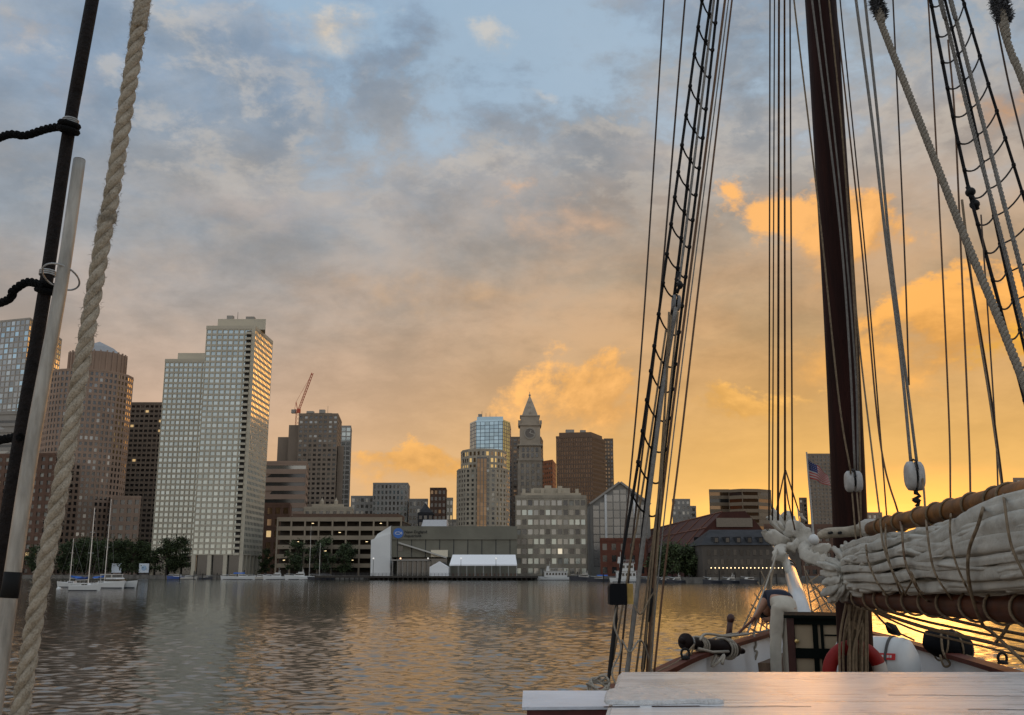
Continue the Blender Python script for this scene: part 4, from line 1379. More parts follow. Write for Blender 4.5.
def catamaran():
    b = Boat('catamaran', 'white twin hulled catamaran with a boxy cabin beside the three sailboats', 'catamaran', 117.5, 213, R(-25))
    for s_ in (-1, 1): b.hull(7.2, 1.2, 1.1, gel, dy=s_ * 1.7, stern=.9)
    d = MB(); d.box(-3.2, 1.2, -1.6, 1.6, .75, 1.0); b.part('bridge_deck', d, gel)
    c_ = MB(); c_.prism([(-1.8, -1.6), (1.4, -1.3), (1.4, 1.3), (-1.8, 1.6)], 1.2, 2.15, top=[(-1.6, -1.4), (.8, -1.1), (.8, 1.1), (-1.6, 1.4)]); cb = b.part('cabin', c_, gel)
    w_ = MB(); w_.prism([(-1.75, -1.62), (1.3, -1.33), (1.3, 1.33), (-1.75, 1.62)], 1.45, 1.85); b.part('window', w_, dglass, parent=cb)
    r_ = MB(); r_.box(-3.2, .2, -1.5, 1.5, 2.75, 2.87); b.part('hard_top', r_, gel)
    for x in (-3.1, .05):
        for y in (-1.4, 1.4):
            p = MB(); p.tube([(x, y, 1.0), (x, y, 2.76)], .04, 5); b.part('post', p, alu)


catamaran()
by = MB(); by.lathe([(.05, -.2), (.42, -.1), (.5, .1), (.35, .38), (.08, .48)], (gx(60.5, 198), 198, 0), n=14)
single(by, 'mooring_buoy', gel, 'small white mooring buoy on the water left of the sailboats', 'buoy', smooth=True)


def cruiser(px, Y, L, label, heading=0.0, top=gel, hullm=gel, fly=True, canvas=None):
    b = Boat('motor_cruiser', label, 'motorboat', px, Y, heading, 'boats tied up in the marina')
    b.hull(L, L * .3, L * .13, hullm)
    z = L * .13
    c_ = MB(); c_.prism([(-L * .22, -L * .12), (L * .22, -L * .08), (L * .22, L * .08), (-L * .22, L * .12)], z, z + L * .12, top=[(-L * .22, -L * .10), (L * .08, -L * .08), (L * .08, L * .08), (-L * .22, L * .10)])
    cb = b.part('cabin', c_, top)
    for s_ in (-1, 1):
        w_ = MB(); w_.obox((-L * .20, s_ * L * .113, z + L * .05), (L * .34, -s_ * L * .024, 0), (0, s_ * .04, 0), (0, 0, L * .045)); b.part('window', w_, dglass, parent=cb)
    if fly:
        f_ = MB(); f_.prism([(-L * .2, -L * .09), (L * .02, -L * .07), (L * .02, L * .07), (-L * .2, L * .09)], z + L * .125, z + L * .17); b.part('flybridge', f_, top)
        a = MB(); a.tube([(-L * .12, 0, z + L * .16), (-L * .14, 0, z + L * .36)], .04, 5); a.tube([(-L * .16, -L * .08, z + L * .16), (-L * .18, -L * .08, z + L * .26), (-L * .18, L * .08, z + L * .26), (-L * .16, L * .08, z + L * .16)], .05, 5); b.part('radar_arch', a, alu)
    if canvas:
        v = MB(); v.grid([[(x_, -L * .12 + L * .24 * j / 6, z + L * .14 + L * .05 * math.sin(math.pi * j / 6)) for j in range(7)] for x_ in (-L * .46, -L * .3, -L * .1, L * .05)]); b.part('canvas_cover', v, canvas)
    r_ = MB(); r_.tube([(L * .1, -L * .12, z + .7), (L * .45, -L * .03, z + 1.0), (L * .5, 0, z + 1.05), (L * .45, L * .03, z + 1.0), (L * .1, L * .12, z + .7)], .03, 4); b.part('bow_rail', r_, alu)


for px, Y, L, lb, hd, top, hm, fl, cv in [
    (177, 437, 8.0, 'small blue hulled launch at the left end of the marina', R(170), gel, blue_h, False, None),
    (189, 436, 6.5, 'small white open-backed launch right of the blue hulled one', R(10), gel, gel_w, False, None),
    (206, 434, 5.5, 'low dark hulled boat before the arcade of the white towers', R(0), gel_w, dark_h, False, None),
    (232, 430, 8.5, 'white boat with a pale deck left of the blue covered one', R(178), gel_w, gel, False, None),
    (244, 428, 9.0, 'white motorboat under a large bright blue canvas cover', R(5), gel, gel, False, blue_c),
    (262, 429, 8.0, 'small white boat between the blue covered one and the flybridge cruisers', R(-8), gel, gel_w, False, None),
    (276, 428, 9.5, 'white flybridge cruiser, left one of the two large ones', R(184), gel, gel, True, None),
    (299, 427, 10.5, 'white flybridge cruiser, right one of the two large ones', R(186), gel, gel, True, None)]:
    cruiser(px, Y, L, lb, hd, top, hm, fl, cv)
sailboat(312, 426, 11, 22, 'white sailboat with bare mast at the right end of the marina', R(182), dark_m, gel, 'boats tied up in the marina')
sailboat(322, 424, 11, 15, 'dark hulled sailboat at the very right end of the marina', R(184), dark_m, dark_h, 'boats tied up in the marina')
dk = MB(); dk.obox((gx(166, 440), 439.5, .25), (gx(332, 431) - gx(166, 440), -8, 0), (0, 2.2, 0), (0, 0, .3))
single(dk, 'floating_dock', mat('dock_timber', (.16, .13, .10), .9, var=.3), 'long low floating dock behind the marina boats', 'dock')


def ferry(px, Y, L, label, decks=1, name='ferry'):
    b = Boat(name, label, 'ferry', px, Y, R(180))
    b.hull(L, L * .26, 1.1, gel, stern=.95, sheer=.2)
    z = 1.1
    for d in range(decks):
        l0, l1 = -L * .44 + d * L * .08, L * .30 - d * L * .14
        w = L * .115
        c_ = MB(); c_.box(l0, l1, -w, w, z, z + 2.3); cb = b.part('cabin', c_, gel)
        n = int((l1 - l0) / 1.15)
        for i in range(n):
            x = l0 + .3 + i * (l1 - l0 - .5) / n
            for s_ in (-1, 1):
                w_ = MB(); w_.box(x, x + .72, s_ * (w + .01) - .03, s_ * (w + .01) + .03, z + .85, z + 1.7); b.part('window', w_, dglass, parent=cb)
        r_ = MB(); r_.box(l0 - .4, l1 + .5, -w - .2, w + .2, z + 2.32, z + 2.45); b.part('roof', r_, gel)
        z += 2.47
    rl = MB(); l1 = L * .2
    for i in range(12):
        x = -L * .4 + i * L * .055; rl.tube([(x, -L * .11, z), (x, -L * .11, z + .95)], .03, 4)
    rl.tube([(-L * .4, -L * .11, z + .95), (l1, -L * .11, z + .95)], .03, 4); b.part('top_railing', rl, gel)
    ph = MB(); ph.prism([(L * .14, -1), (L * .24, -.8), (L * .24, .8), (L * .14, 1)], z, z + 1.9, top=[(L * .14, -1), (L * .21, -.8), (L * .21, .8), (L * .14, 1)]); b.part('wheelhouse', ph, gel)
    a = MB(); a.tube([(L * .12, 0, z), (L * .12, 0, z + 3.6)], .06, 5); b.part('mast', a, alu)


ferry(553.5, 400, 12.0, 'white single deck ferry with a row of dark windows below the pale stone block')
ferry(624, 330, 8.6, 'white double deck tour boat behind the left rigging lines', 2, 'tour_boat')
cruiser(583, 385, 9, 'small dark hulled boat with a pale cabin right of the single deck ferry', R(180), gel_w, dark_h, True, None)
cruiser(598, 345, 7, 'small dark hulled boat between the ferry and the tour boat', R(175), gel_w, dark_h, False, blue_c)
for i, (px, Y) in enumerate([(650, 318), (664, 312), (676, 308), (712, 298), (730, 296), (748, 296)]):
    cruiser(px, Y, random.uniform(5.5, 7.5), ['dark hulled boat right of the tour boat, under the shrouds', 'dark hulled boat moored below the left end of the tree clump', 'dark hulled boat moored below the middle of the tree clump',
            'dark hulled boat moored at the left end of the grey wharf house', 'dark hulled boat moored at the middle of the grey wharf house', 'dark hulled boat moored at the right end of the grey wharf house'][i], R(180 + 8 * i), gel_w, dark_h, i % 2 == 0, None)

# people strolling on the far quays: a few pixels each
skin = mat('skin', (.32, .17, .11), .6)
cl_cols = [(.05, .05, .06), (.25, .24, .23), (.06, .08, .16), (.22, .07, .05), (.30, .27, .20)]


def skin_body(edges, radii, levels=1):
    """continuous body grown over a skeleton; returns an evaluated mesh"""
    names = list(radii.keys()); idx = {n_: i for i, n_ in enumerate(names)}
    me = bpy.data.meshes.new('body')
    me.from_pydata([radii[n_][0] for n_ in names], [(idx[a], idx[b_]) for a, b_ in edges], [])
    o = bpy.data.objects.new('body', me); COL.objects.link(o)
    sk = o.modifiers.new('s', 'SKIN'); sk.use_smooth_shade = True
    sd = o.modifiers.new('d', 'SUBSURF'); sd.levels = levels; sd.render_levels = levels
    for i, n_ in enumerate(names):
        r_ = radii[n_][1]
        r_ = r_ if hasattr(r_, '__len__') else (r_, r_)
        me.skin_vertices[0].data[i].radius = r_
        me.skin_vertices[0].data[i].use_root = (i == 0)
    bpy.context.view_layer.update()
    ev = o.evaluated_get(bpy.context.evaluated_depsgraph_get())
    m2 = bpy.data.meshes.new_from_object(ev)
    bpy.data.objects.remove(o)
    return m2


rnd = random.Random(21)
for i in range(34):
    if i < 14: px, Y = 168 + i * 12.2, 433 - i * .4
    elif i < 20: px, Y = 540 + (i - 14) * 9.5, 408
    else: px, Y = 606 + (i - 20) * 14.0, (338 if i < 25 else 299 + (30 - i) * 2)
    px += rnd.uniform(-3, 3); x = gx(px, Y); h = rnd.uniform(2.4, 4.2)
    b = MB(); b.lathe([(.2, -1.5), (.19, h - .1), (.21, h), (.16, h + .12), (.02, h + .16)], (x, Y, 0), (rnd.uniform(-.02, .02), 0, 1), 9)
    single(b, 'mooring_pile', mat('pile_timber', (.03, .026, .022), .9), 'dark timber mooring pile standing in the water along the far waterfront', 'mooring pile', 'mooring piles along the waterfront', base=Vector((x, Y, -1.5)))
# ------------------------------------------------------------------ the schooner: materials
tan_rope = mat('tan_rope', (.20, .145, .09), .9, var=.25, vscale=30, bump=.5, bscale=220)
pale_rope = mat('pale_rope', (.36, .32, .26), .95, var=.18, vscale=40, bump=.8, bscale=160, stretch=(1, 1, .35))
grey_rope = mat('grey_rope', (.20, .185, .165), .9, var=.2, vscale=30, bump=.5, bscale=200)
tar = mat('tarred_line', (.007, .006, .006), .85, spec=.25, var=.3, vscale=40, bump=.6, bscale=180)
dark_line = mat('dark_line', (.055, .035, .024), .8, var=.2, vscale=30)
brown_line = mat('brown_line', (.12, .065, .035), .8, var=.2, vscale=30)
mast_v = mat('dark_mast_varnish', (.020, .0055, .0035), .6, var=.4, vscale=3, stretch=(6, 6, .5), spec=.10, bump=.3, bscale=9)
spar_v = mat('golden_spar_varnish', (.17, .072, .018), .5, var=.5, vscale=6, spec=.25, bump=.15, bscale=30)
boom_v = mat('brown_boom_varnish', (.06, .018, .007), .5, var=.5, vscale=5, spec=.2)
canvas = mat('sail_canvas', (.40, .38, .33), .9, var=.16, vscale=5, bump=.5, bscale=22)
canvas_w = mat('white_sailcloth', (.46, .43, .37), .9, var=.14, vscale=6, bump=.5, bscale=26)
white_p = mat('white_ship_paint', (.56, .56, .54), .4, var=.06, vscale=2)
cap_red = mat('redbrown_cap_rail', (.085, .022, .014), .6, spec=.12, var=.25, vscale=6)
block_w = mat('white_block_paint', (.38, .37, .35), .45, var=.12, vscale=30)
iron = mat('black_iron', (.012, .012, .012), .6, spec=.2, var=.2)
galv = mat('galvanised_steel', (.32, .32, .31), .45, metal=.7, var=.15, vscale=20)


def pts3(pp):
    return [at(*p) for p in pp]


def smooth_path(pts, n):
    """Catmull-Rom through points"""
    P = [Vector(p) for p in pts]
    if len(P) == 2: return [P[0].lerp(P[1], i / n) for i in range(n + 1)]
    out = []
    m = len(P) - 1
    per = max(2, int(math.ceil(n / m)))
    for i in range(m):
        p0 = P[i - 1] if i else P[0] * 2 - P[1]
        p1, p2 = P[i], P[i + 1]
        p3 = P[i + 2] if i + 2 <= m else P[m] * 2 - P[m - 1]
        for j in range(per):
            t = j / per
            out.append(.5 * ((2 * p1) + (p2 - p0) * t + (2 * p0 - 5 * p1 + 4 * p2 - p3) * t * t + (3 * p1 - p0 - 3 * p2 + p3) * t ** 3))
    out.append(P[-1])
    return out


def frames(P):
    a = None; F = []
    for i in range(len(P)):
        t = (P[min(i + 1, len(P) - 1)] - P[max(i - 1, 0)]).normalized()
        if a is None: a = t.orthogonal().normalized()
        a = (a - t * a.dot(t)).normalized()
        F.append((t, a, t.cross(a)))
    return F


def rope3(mb, pts, rad, pitch, step=None, n=7, strands=3):
    """laid rope: strands twisted round each other along a path"""
    L = sum((Vector(pts[i + 1]) - Vector(pts[i])).length for i in range(len(pts) - 1))
    P = smooth_path(pts, max(6, int(L / (step or pitch / 9))))
    F = frames(P)
    d = [0.0]
    for i in range(1, len(P)): d.append(d[-1] + (P[i] - P[i - 1]).length)
    for k_ in range(strands):
        c_ = []
        for i, p in enumerate(P):
            w = 2 * math.pi * (k_ / strands + d[i] / pitch)
            c_.append(p + (F[i][1] * math.cos(w) + F[i][2] * math.sin(w)) * rad * .5)
        mb.tube(c_, rad * .53, n)
    return P


def line(label, pp, wpx, m, name='rigging_line', cat='rope', group='running rigging lines', sag=0.0, n=None):
    """one rope seen wpx pixels wide"""
    P = pts3(pp)
    if sag:
        P = [P[0].lerp(P[-1], i / 12) + Vector((0, 0, -sag * 4 * (i / 12) * (1 - i / 12))) for i in range(13)]
    elif len(P) > 2: P = smooth_path(P, 6 * (len(P) - 1))
    ws = [wpx / 2 / FPX * p.y * 1.06 for p in P]
    if pp[0][1] <= 0:
        d = (P[0] - P[min(3, len(P) - 1)]).normalized()
        if d.z > .3: P = [P[0] + d * ((15.5 - P[0].z) / d.z)] + P; ws = [ws[0]] + ws
    if pp[-1][0] >= 1024:
        d = (P[-1] - P[-4 if len(P) > 4 else 0]).normalized(); P = P + [P[-1] + d * 1.6]; ws.append(ws[-1])
    b = MB()
    b.tube(P, ws, 8)
    return single(b, name, m, label, cat, group, smooth=True)


# ------------------------------------------------------------------ hull, deck
PORT = [(-260, 1560, 0.8), (353, 935, 2.2), (470, 760, 4.4), (548, 716, 5.5), (600, 692, 6.6), (655, 672, 8.0), (690, 656, 9.3), (730, 643, 11.0), (765, 633, 12.6), (786, 627, 14.1), (801, 622, 15.6)]
STBD = [(4400, 1560, 0.8), (1990, 935, 2.2), (1250, 735, 4.9), (1100, 699, 6.4), (1000, 667, 8.35), (940, 650, 10.2), (880, 634, 12.6), (838, 626, 14.4), (805, 622, 15.6)]


def hull_ship():
    root = thing('schooner_hull', 'white bulwarks with red brown cap rail and wooden deck of the schooner', 'ship hull', (2.8, 10, 1.9))
    for side, S in ((1, PORT), (-1, STBD)):
        P = smooth_path(pts3(S), 56)
        F = frames(P)
        rows_in = []; rows_cap = []; cap2 = []
        for i, p in enumerate(P):
            t = F[i][0].copy(); t.z = 0; t.normalize()
            inn = Vector((t.y, -t.x, 0)) * side          # towards the deck
            zb_ = 2.05
            rows_in.append([p + inn * .02 - Vector((0, 0, .03)), Vector((p.x + inn.x * .06, p.y + inn.y * .06, zb_))])
            rows_cap.append([p + inn * .075 - Vector((0, 0, .04)), p + inn * .075, p - inn * .07, p - inn * .07 - Vector((0, 0, .04))])
            cap2.append([p - inn * .03 - Vector((0, 0, .03)), Vector((p.x - inn.x * .05, p.y - inn.y * .05, 1.5)), Vector((p.x + inn.x * .2, p.y + inn.y * .2, -.4))])
        b = MB(); b.grid(rows_in); b.build('bulwark', mat('bulwark_white', (.74, .74, .73), .35, var=.05, vscale=2), root, True)
        b = MB(); b.grid(rows_cap, closed=True); b.build('cap_rail', cap_red, root)
        b = MB(); b.grid(cap2); b.build('topside', mat('hull_white', (.5, .5, .48), .4), root, True)
    a = smooth_path(pts3(PORT), 40); c_ = smooth_path(pts3(STBD), 40)
    d = MB()
    n = 30
    rows = []
    for i in range(n + 1):
        p = a[int(i * (len(a) - 1) / n)]; q = c_[int(i * (len(c_) - 1) / n)]
        rows.append([Vector((p.x, p.y, 2.1)), Vector(((p.x + q.x) / 2, (p.y + q.y) / 2, 2.13)), Vector((q.x, q.y, 2.1))])
    d.grid(rows)
    d.build('deck', mat('deck_planking', (.15, .095, .06), .7, var=.25, vscale=3, stretch=(12, .6, 1)), root)
    fp = MB(); A = at(733, 672, 11.9); z = at(733, 663, 12.0).z
    fp.prism([(at(728, 663, 12.0).x, 12.0), (at(772, 663, 12.0).x, 12.0), (at(790, 650, 13.8).x, 13.8), (at(774, 650, 13.8).x, 13.8)], 2.12, z)
    fp.build('foredeck_step', mat('deck_planking', None), root)
    ring = MB()
    for px, py, Y in ((685.5, 659, 8.95), (1003, 664, 8.2)):
        p = at(px, py, Y)
        ring.tube([p + Vector((.035 * math.cos(t), 0, .04 * math.sin(t) + .045)) for t in np.linspace(0, 6.283, 13)], .011, 6)
        ring.lathe([(.04, 0), (.04, .015), (.015, .03)], p + Vector((0, 0, .0)), n=10)
    ring.build('ring_bolt', iron, root)
    return root


HULL = hull_ship()


# white painted roof in front of the viewer
def roof_boards():
    root = thing('cabin_roof', 'weathered white painted plank roof filling the bottom right foreground', 'cabin roof', (1.4, 2.4, 3.15))
    m = bpy.data.materials.new('weathered_white_planks'); m.use_nodes = True
    t = m.node_tree; k = NT(t); b = t.nodes['Principled BSDF']
    tc = k.node('ShaderNodeTexCoord'); mp = k.node('ShaderNodeMapping'); mp.inputs['Scale'].default_value = (1.0, 9.0, 9.0)
    t.links.new(tc.outputs['Object'], mp.inputs[0])
    mp2 = k.node('ShaderNodeMapping'); mp2.inputs['Scale'].default_value = (1.3, 60.0, 60.0); t.links.new(tc.outputs['Object'], mp2.inputs[0])
    n1 = k.noise(mp.outputs[0], 2.2, 7, .6, .3); n2 = k.noise(mp2.outputs[0], 2.0, 5, .65, .25); n3 = k.noise(tc.outputs['Object'], 26, 5, .6)
    col = k.ramp(n1, [(.30, (.58, .58, .59, 1)), (.5, (.74, .735, .73, 1)), (.7, (.82, .815, .80, 1))])
    grain = k.step(n2, .36, .62, .80, 1.07)
    col = k.mix(1.0, col, k.vec(grain, grain, grain), 'MULTIPLY')
    blot = k.step(k.noise(tc.outputs['Object'], 5.5, 7, .68, .6), .40, .52, .82, 1.0)
    col = k.mix(1.0, col, k.vec(blot, blot, blot), 'MULTIPLY')
    crack = k.step(n2, .365, .32)
    col = k.mix(k.math('MULTIPLY', crack, .75), col, (.10, .07, .05, 1))
    t.links.new(col, b.inputs['Base Color'])
    t.links.new(k.step(n1, .3, .7, .25, .12), b.inputs['Roughness'])
    b.inputs['Coat Weight'].default_value = .3; b.inputs['Coat Roughness'].default_value = .18
    bn = k.node('ShaderNodeBump'); bn.inputs['Strength'].default_value = .5; bn.inputs['Distance'].default_value = .004
    hh = k.math('ADD', k.math('ADD', n2, k.math('MULTIPLY', n1, .8)), k.math('MULTIPLY', n3, .12))
    t.links.new(hh, bn.inputs['Height']); t.links.new(bn.outputs[0], b.inputs['Normal']); t.links.new(bn.outputs[0], b.inputs['Coat Normal'])
    b.inputs['Specular IOR Level'].default_value = .8
    zt = at(700, 671.5, 3.0).z
    # the roof as one board sheet, edge slightly eased
    L = [(.10, 1.4), (.179, 2.08), (.29, 2.97), (.30, 3.0)]
    q = MB()
    poly = [(.06, 1.2), (3.2, 1.2), (3.2, 3.0), (.305, 3.0)]
    inn = [(.075, 1.21), (3.19, 1.21), (3.19, 2.985), (.315, 2.985)]
    q.prism(poly, zt - .09, zt - .012)
    q.prism(poly, zt - .0118, zt, top=inn)
    q.build('board', m, root)
    q = MB(); q.box(.42, 3.12, 1.26, 2.93, 2.05, zt - .0905); q.build('cabin_side', white_p, root)
    # rough worn lip at the left end
    wm = mat('worn_lumpy_paint', (.60, .585, .565), .30, spec=.8, var=.14, vscale=40, bump=1.0, bscale=60)
    out = [(606, 704.5), (604, 700), (610, 692), (640, 688.8), (672, 690), (700, 694), (716, 699), (724, 703), (712, 704), (690, 703.5), (650, 705)]

    def onz(px, py, z):
        p1 = at(px, py, 1.0); s_ = (z - EYE) / (p1.z - EYE)
        return Vector((0, 0, EYE)) + (p1 - Vector((0, 0, EYE))) * s_
    ring = [onz(a, b_, zt + .0005) for a, b_ in out]
    c_ = sum(ring, Vector()) / len(ring)
    ring = smooth_path(ring + [ring[0]], 66)[:-1]
    rows = []
    for f_, h in ((1.0, 0.0), (.99, .006), (.96, .0085), (.7, .008), (.4, .008), (.02, .008)):
        rows.append([c_ + (p - c_) * f_ + Vector((0, 0, h + (.002 * mnoise.noise(p * 40 * f_) if h else 0))) for p in ring])
    q = MB(); q.grid(rows, closed=True); q.build('worn_lip', wm, root, True)
    # split along the lip
    s_ = MB()
    for x0, x1, py in ((604, 640, 707.4), (652, 700, 706.9)):
        a, b_ = onz(x0, py, zt + .0008), onz(x1, py - .3, zt + .0008)
        s_.obox(a, b_ - a, (0, .006 if x0 < 800 else .0035, 0), (0, 0, .0015))
    rc = random.Random(5)
    for x0, x1, py in ((700, 800, 706.6), (888, 1030, 695.4), (968, 1024, 709.2)):
        x = x0
        while x < x1:
            dx = rc.uniform(4, 16); py += rc.uniform(-.25, .25)
            if True:
                a, b_ = onz(x, py, zt + .0006), onz(x + dx, py + rc.uniform(-.15, .15), zt + .0006)
                s_.obox(a, b_ - a, (0, rc.uniform(.0010, .0024), 0), (0, 0, .0007))
            x += dx * .98
    s_.build('split', mat('split_dark', (.035, .015, .012), .9), root)
    # lower timber sticking out to the left
    z2 = zt - .035
    r2 = thing('rail_timber', 'lower white timber end with dark red underside left of the plank roof', 'timber', (.15, 2.6, z2 - .1))
    a, b_ = onz(523, 690.5, z2), onz(522, 707, z2)
    q = MB(); q.prism([(b_.x, b_.y), (.42, b_.y + .02), (.42, a.y), (a.x, a.y)], z2 - .007, z2); q.build('top_board', mat('timber_white_paint', (.58, .60, .64), .35, var=.08, vscale=8, bump=.3, bscale=40), r2)
    q = MB(); q.prism([(b_.x + .012, b_.y + .012), (.42, b_.y + .03), (.42, a.y - .01), (a.x + .01, a.y - .01)], z2 - .20, z2 - .0075); q.build('underside', mat('dark_red_paint', (.10, .022, .02), .5, var=.3, vscale=12), r2)


roof_boards()


# ------------------------------------------------------------------ left foreground
def near_left():
    Y = 1.3
    root = thing('near_shroud', 'thick black served shroud with black ratlines at the left edge, near the viewer', 'shroud', at(-40, 760, 1.3))
    b = MB(); P = smooth_path([at(100, -40, 1.33) + (at(100, -40, 1.33) - at(69, 130, 1.32)).normalized() * 3] + pts3([(100, -40, 1.33), (92, 0, 1.33), (69, 130, 1.32), (45, 290, 1.31), (20, 438, 1.30), (2, 545, 1.3), (-30, 730, 1.3)]) + [at(-30, 730, 1.3) + (at(-30, 730, 1.3) - at(20, 438, 1.3)).normalized() * .9], 60)
    b.tube(P, .0088, 14)
    b.build('shroud', mat('served_black', (.009, .006, .005), .75, spec=.2, var=.5, vscale=60, bump=.5, bscale=160), root, True)
    b = MB(); b.tube([p + Vector((-.42, .22, 0)) for p in P], .0088, 12); b.build('shroud', mat('served_black', None), root, True)
    blk = mat('black_ratline_rope', (.004, .004, .004), .95, spec=.15, var=.3, vscale=80, bump=.8, bscale=300)
    for pp in ([(-30, 141, 1.36), (0, 137.5, 1.34), (25, 135.5, 1.33), (46, 129, 1.32), (66, 125.5, 1.305)],
               [(-30, 325, 1.36), (0, 303, 1.335), (14, 290, 1.32), (28, 282, 1.31), (44, 286, 1.298)],
               [(-30, 441, 1.34), (0, 440, 1.32), (22, 437.5, 1.292)]):
        b = MB(); rope3(b, [at(*pp[-1]) + Vector((-.42, .22, .0)), at(*pp[-1]) + Vector((-.25, .13, -.022))] + pts3(pp)[1:], .0060, .024, step=.0022, n=7)
        q = at(*pp[-1])
        # clove hitch round the shroud
        c0 = at(pp[-1][0] + 3.0, pp[-1][1] + 1, 1.31)
        ax = (P[10] - P[30]).normalized(); u = ax.orthogonal().normalized(); v = ax.cross(u)
        for h in (-.006, .003):
            b.tube([c0 + ax * (h + .003 * math.sin(t)) + (u * math.cos(t) + v * math.sin(t)) * .0118 for t in np.linspace(0, 6.283, 17)], .0042, 7)
        b.build('ratline', blk, root, True)
    sz = MB()
    for py in (123.5, 275, 441):
        f_ = (py - 0) / 545.0
        c0 = at(np.interp(py, [0, 130, 290, 438, 545], [92, 69, 45, 20, 2]), py, 1.312)
        for h in range(3):
            sz.tube([c0 + ax * (h * .0026) + (u * math.cos(t) + v * math.sin(t)) * .0099 for t in np.linspace(0, 6.283, 15)], .0014, 5)
    sz.build('seizing', galv, root, True)
    # pole
    pr = thing('grey_pole', 'pale grey weathered pole with a band of black tape, leaning on the black shroud', 'pole', at(-10, 730, 1.26))
    Q = smooth_path(pts3([(79.5, 160, 1.275), (62, 280, 1.268), (33, 440, 1.262), (11, 585, 1.255), (-11, 735, 1.25)]) + [at(-11, 735, 1.25) + (at(-11, 735, 1.25) - at(33, 440, 1.262)).normalized() * .7], 48)
    n = len(Q)
    b = MB(); rr = [np.interp(i / (n - 1), [0, .16, .4, .8, 1], [.0080, .0082, .0094, .0108, .0115]) for i in range(n)]
    b.tube(Q, rr, 18)
    b.build('pole', mat('weathered_grey_pole', (.28, .262, .228), .38, metal=.3, var=.3, vscale=22, stretch=(3, 3, .6), bump=.15, bscale=90), pr, True)
    d = (Q[0] - Q[3]).normalized()
    c_ = MB(); c_.lathe([(.0074, -.001), (.0074, .0005), (.006, .0006), (.0058, -.02)], Q[0] + d * .0005, d, 18); c_.build('open_end', mat('pole_inside', (.10, .09, .08), .8), pr)
    i0 = min(range(n), key=lambda i: abs(Q[i].z - at(14, 575, 1.257).z)); i1 = min(range(n), key=lambda i: abs(Q[i].z - at(8, 597, 1.255).z))
    p0 = at(13.3, 572, 1.2555); p1 = at(9.0, 598, 1.2545)
    b = MB(); b.tube([p0, p0.lerp(p1, .5), p1], .0106, 18); b.build('tape_band', mat('black_tape', (.005, .005, .005), .7, spec=.2), pr, True)
    # wire ring round both
    w = MB(); c0 = at(61, 277, 1.285)
    w.tube([c0 + Vector((.0215 * math.cos(t), .030 * math.sin(t), -.0095 * math.sin(t) + .0012 * math.cos(t))) for t in np.linspace(0, 6.283, 33)], .0013, 6)
    single(w, 'wire_ring', galv, 'thin wire ring round the black shroud and the grey pole', 'wire ring', smooth=True)
    # big laid rope
    rr = MB()
    PP = rope3(rr, [at(151, -50, 1.12) + (at(151, -50, 1.12) - at(111, 200, 1.115)).normalized() * 1.3] + pts3([(151, -50, 1.12), (143, 0, 1.12), (111, 200, 1.115), (103, 240, 1.113), (62, 480, 1.105), (38, 600, 1.10), (20, 715, 1.095), (10, 780, 1.09)]) + [at(10, 780, 1.09) + (at(10, 780, 1.09) - at(38, 600, 1.1)).normalized() * .6], .0093, .058, step=.0036, n=12)
    root = thing('laid_rope', 'thick pale three strand laid rope with loose fibres crossing the left of the view', 'rope', PP[-1])
    rm = bpy.data.materials.new('pale_laid_rope'); rm.use_nodes = True
    t = rm.node_tree; k = NT(t); bs = t.nodes['Principled BSDF']
    tc = k.node('ShaderNodeTexCoord')
    n1 = k.noise(tc.outputs['Object'], 60, 6, .65); n2 = k.noise(tc.outputs['Object'], 480, 5, .75)
    nn = k.math('ADD', k.math('MULTIPLY', n1, .5), k.math('MULTIPLY', n2, .5))
    t.links.new(k.ramp(nn, [(.36, (.21, .165, .11, 1)), (.50, (.43, .365, .275, 1)), (.62, (.53, .465, .365, 1))]), bs.inputs['Base Color'])
    bs.inputs['Roughness'].default_value = .95
    bn = k.node('ShaderNodeBump'); bn.inputs['Strength'].default_value = 1.0; bn.inputs['Distance'].default_value = .003
    t.links.new(n2, bn.inputs['Height']); t.links.new(bn.outputs[0], bs.inputs['Normal'])
    rr.build('strand', rm, root, True)
    rnd = random.Random(4)
    fb = MB(); F = frames(PP)
    for i in range(3200):
        j = rnd.randrange(1, len(PP) - 1); a = rnd.uniform(0, 6.283)
        o = F[j][1] * math.cos(a) + F[j][2] * math.sin(a); tdir = F[j][0].cross(o)
        p = PP[j] + o * .0091
        L_ = rnd.uniform(.0015, .0050)
        p1 = p + (o * rnd.uniform(.2, .8) + tdir * rnd.uniform(-1, 1) + F[j][0] * rnd.uniform(-1, 1)).normalized() * L_ * .6
        p2 = p1 + (o * rnd.uniform(.1, .9) + tdir * rnd.uniform(-1, 1) + F[j][0] * rnd.uniform(-1, 1)).normalized() * L_ * .6
        fb.tube([p, p1, p2], [.00028, .00022, .0001], 3, cap=False)
    fb.build('fibre', pale_rope, root)['kind'] = 'stuff'


near_left()


# ------------------------------------------------------------------ port shrouds (centre)
def lerp_px(pp, py):
    """x and Y on a pixel polyline at row py"""
    ys = [p[1] for p in pp]
    return (float(np.interp(py, ys, [p[0] for p in pp])), float(np.interp(py, ys, [p[2] for p in pp])))


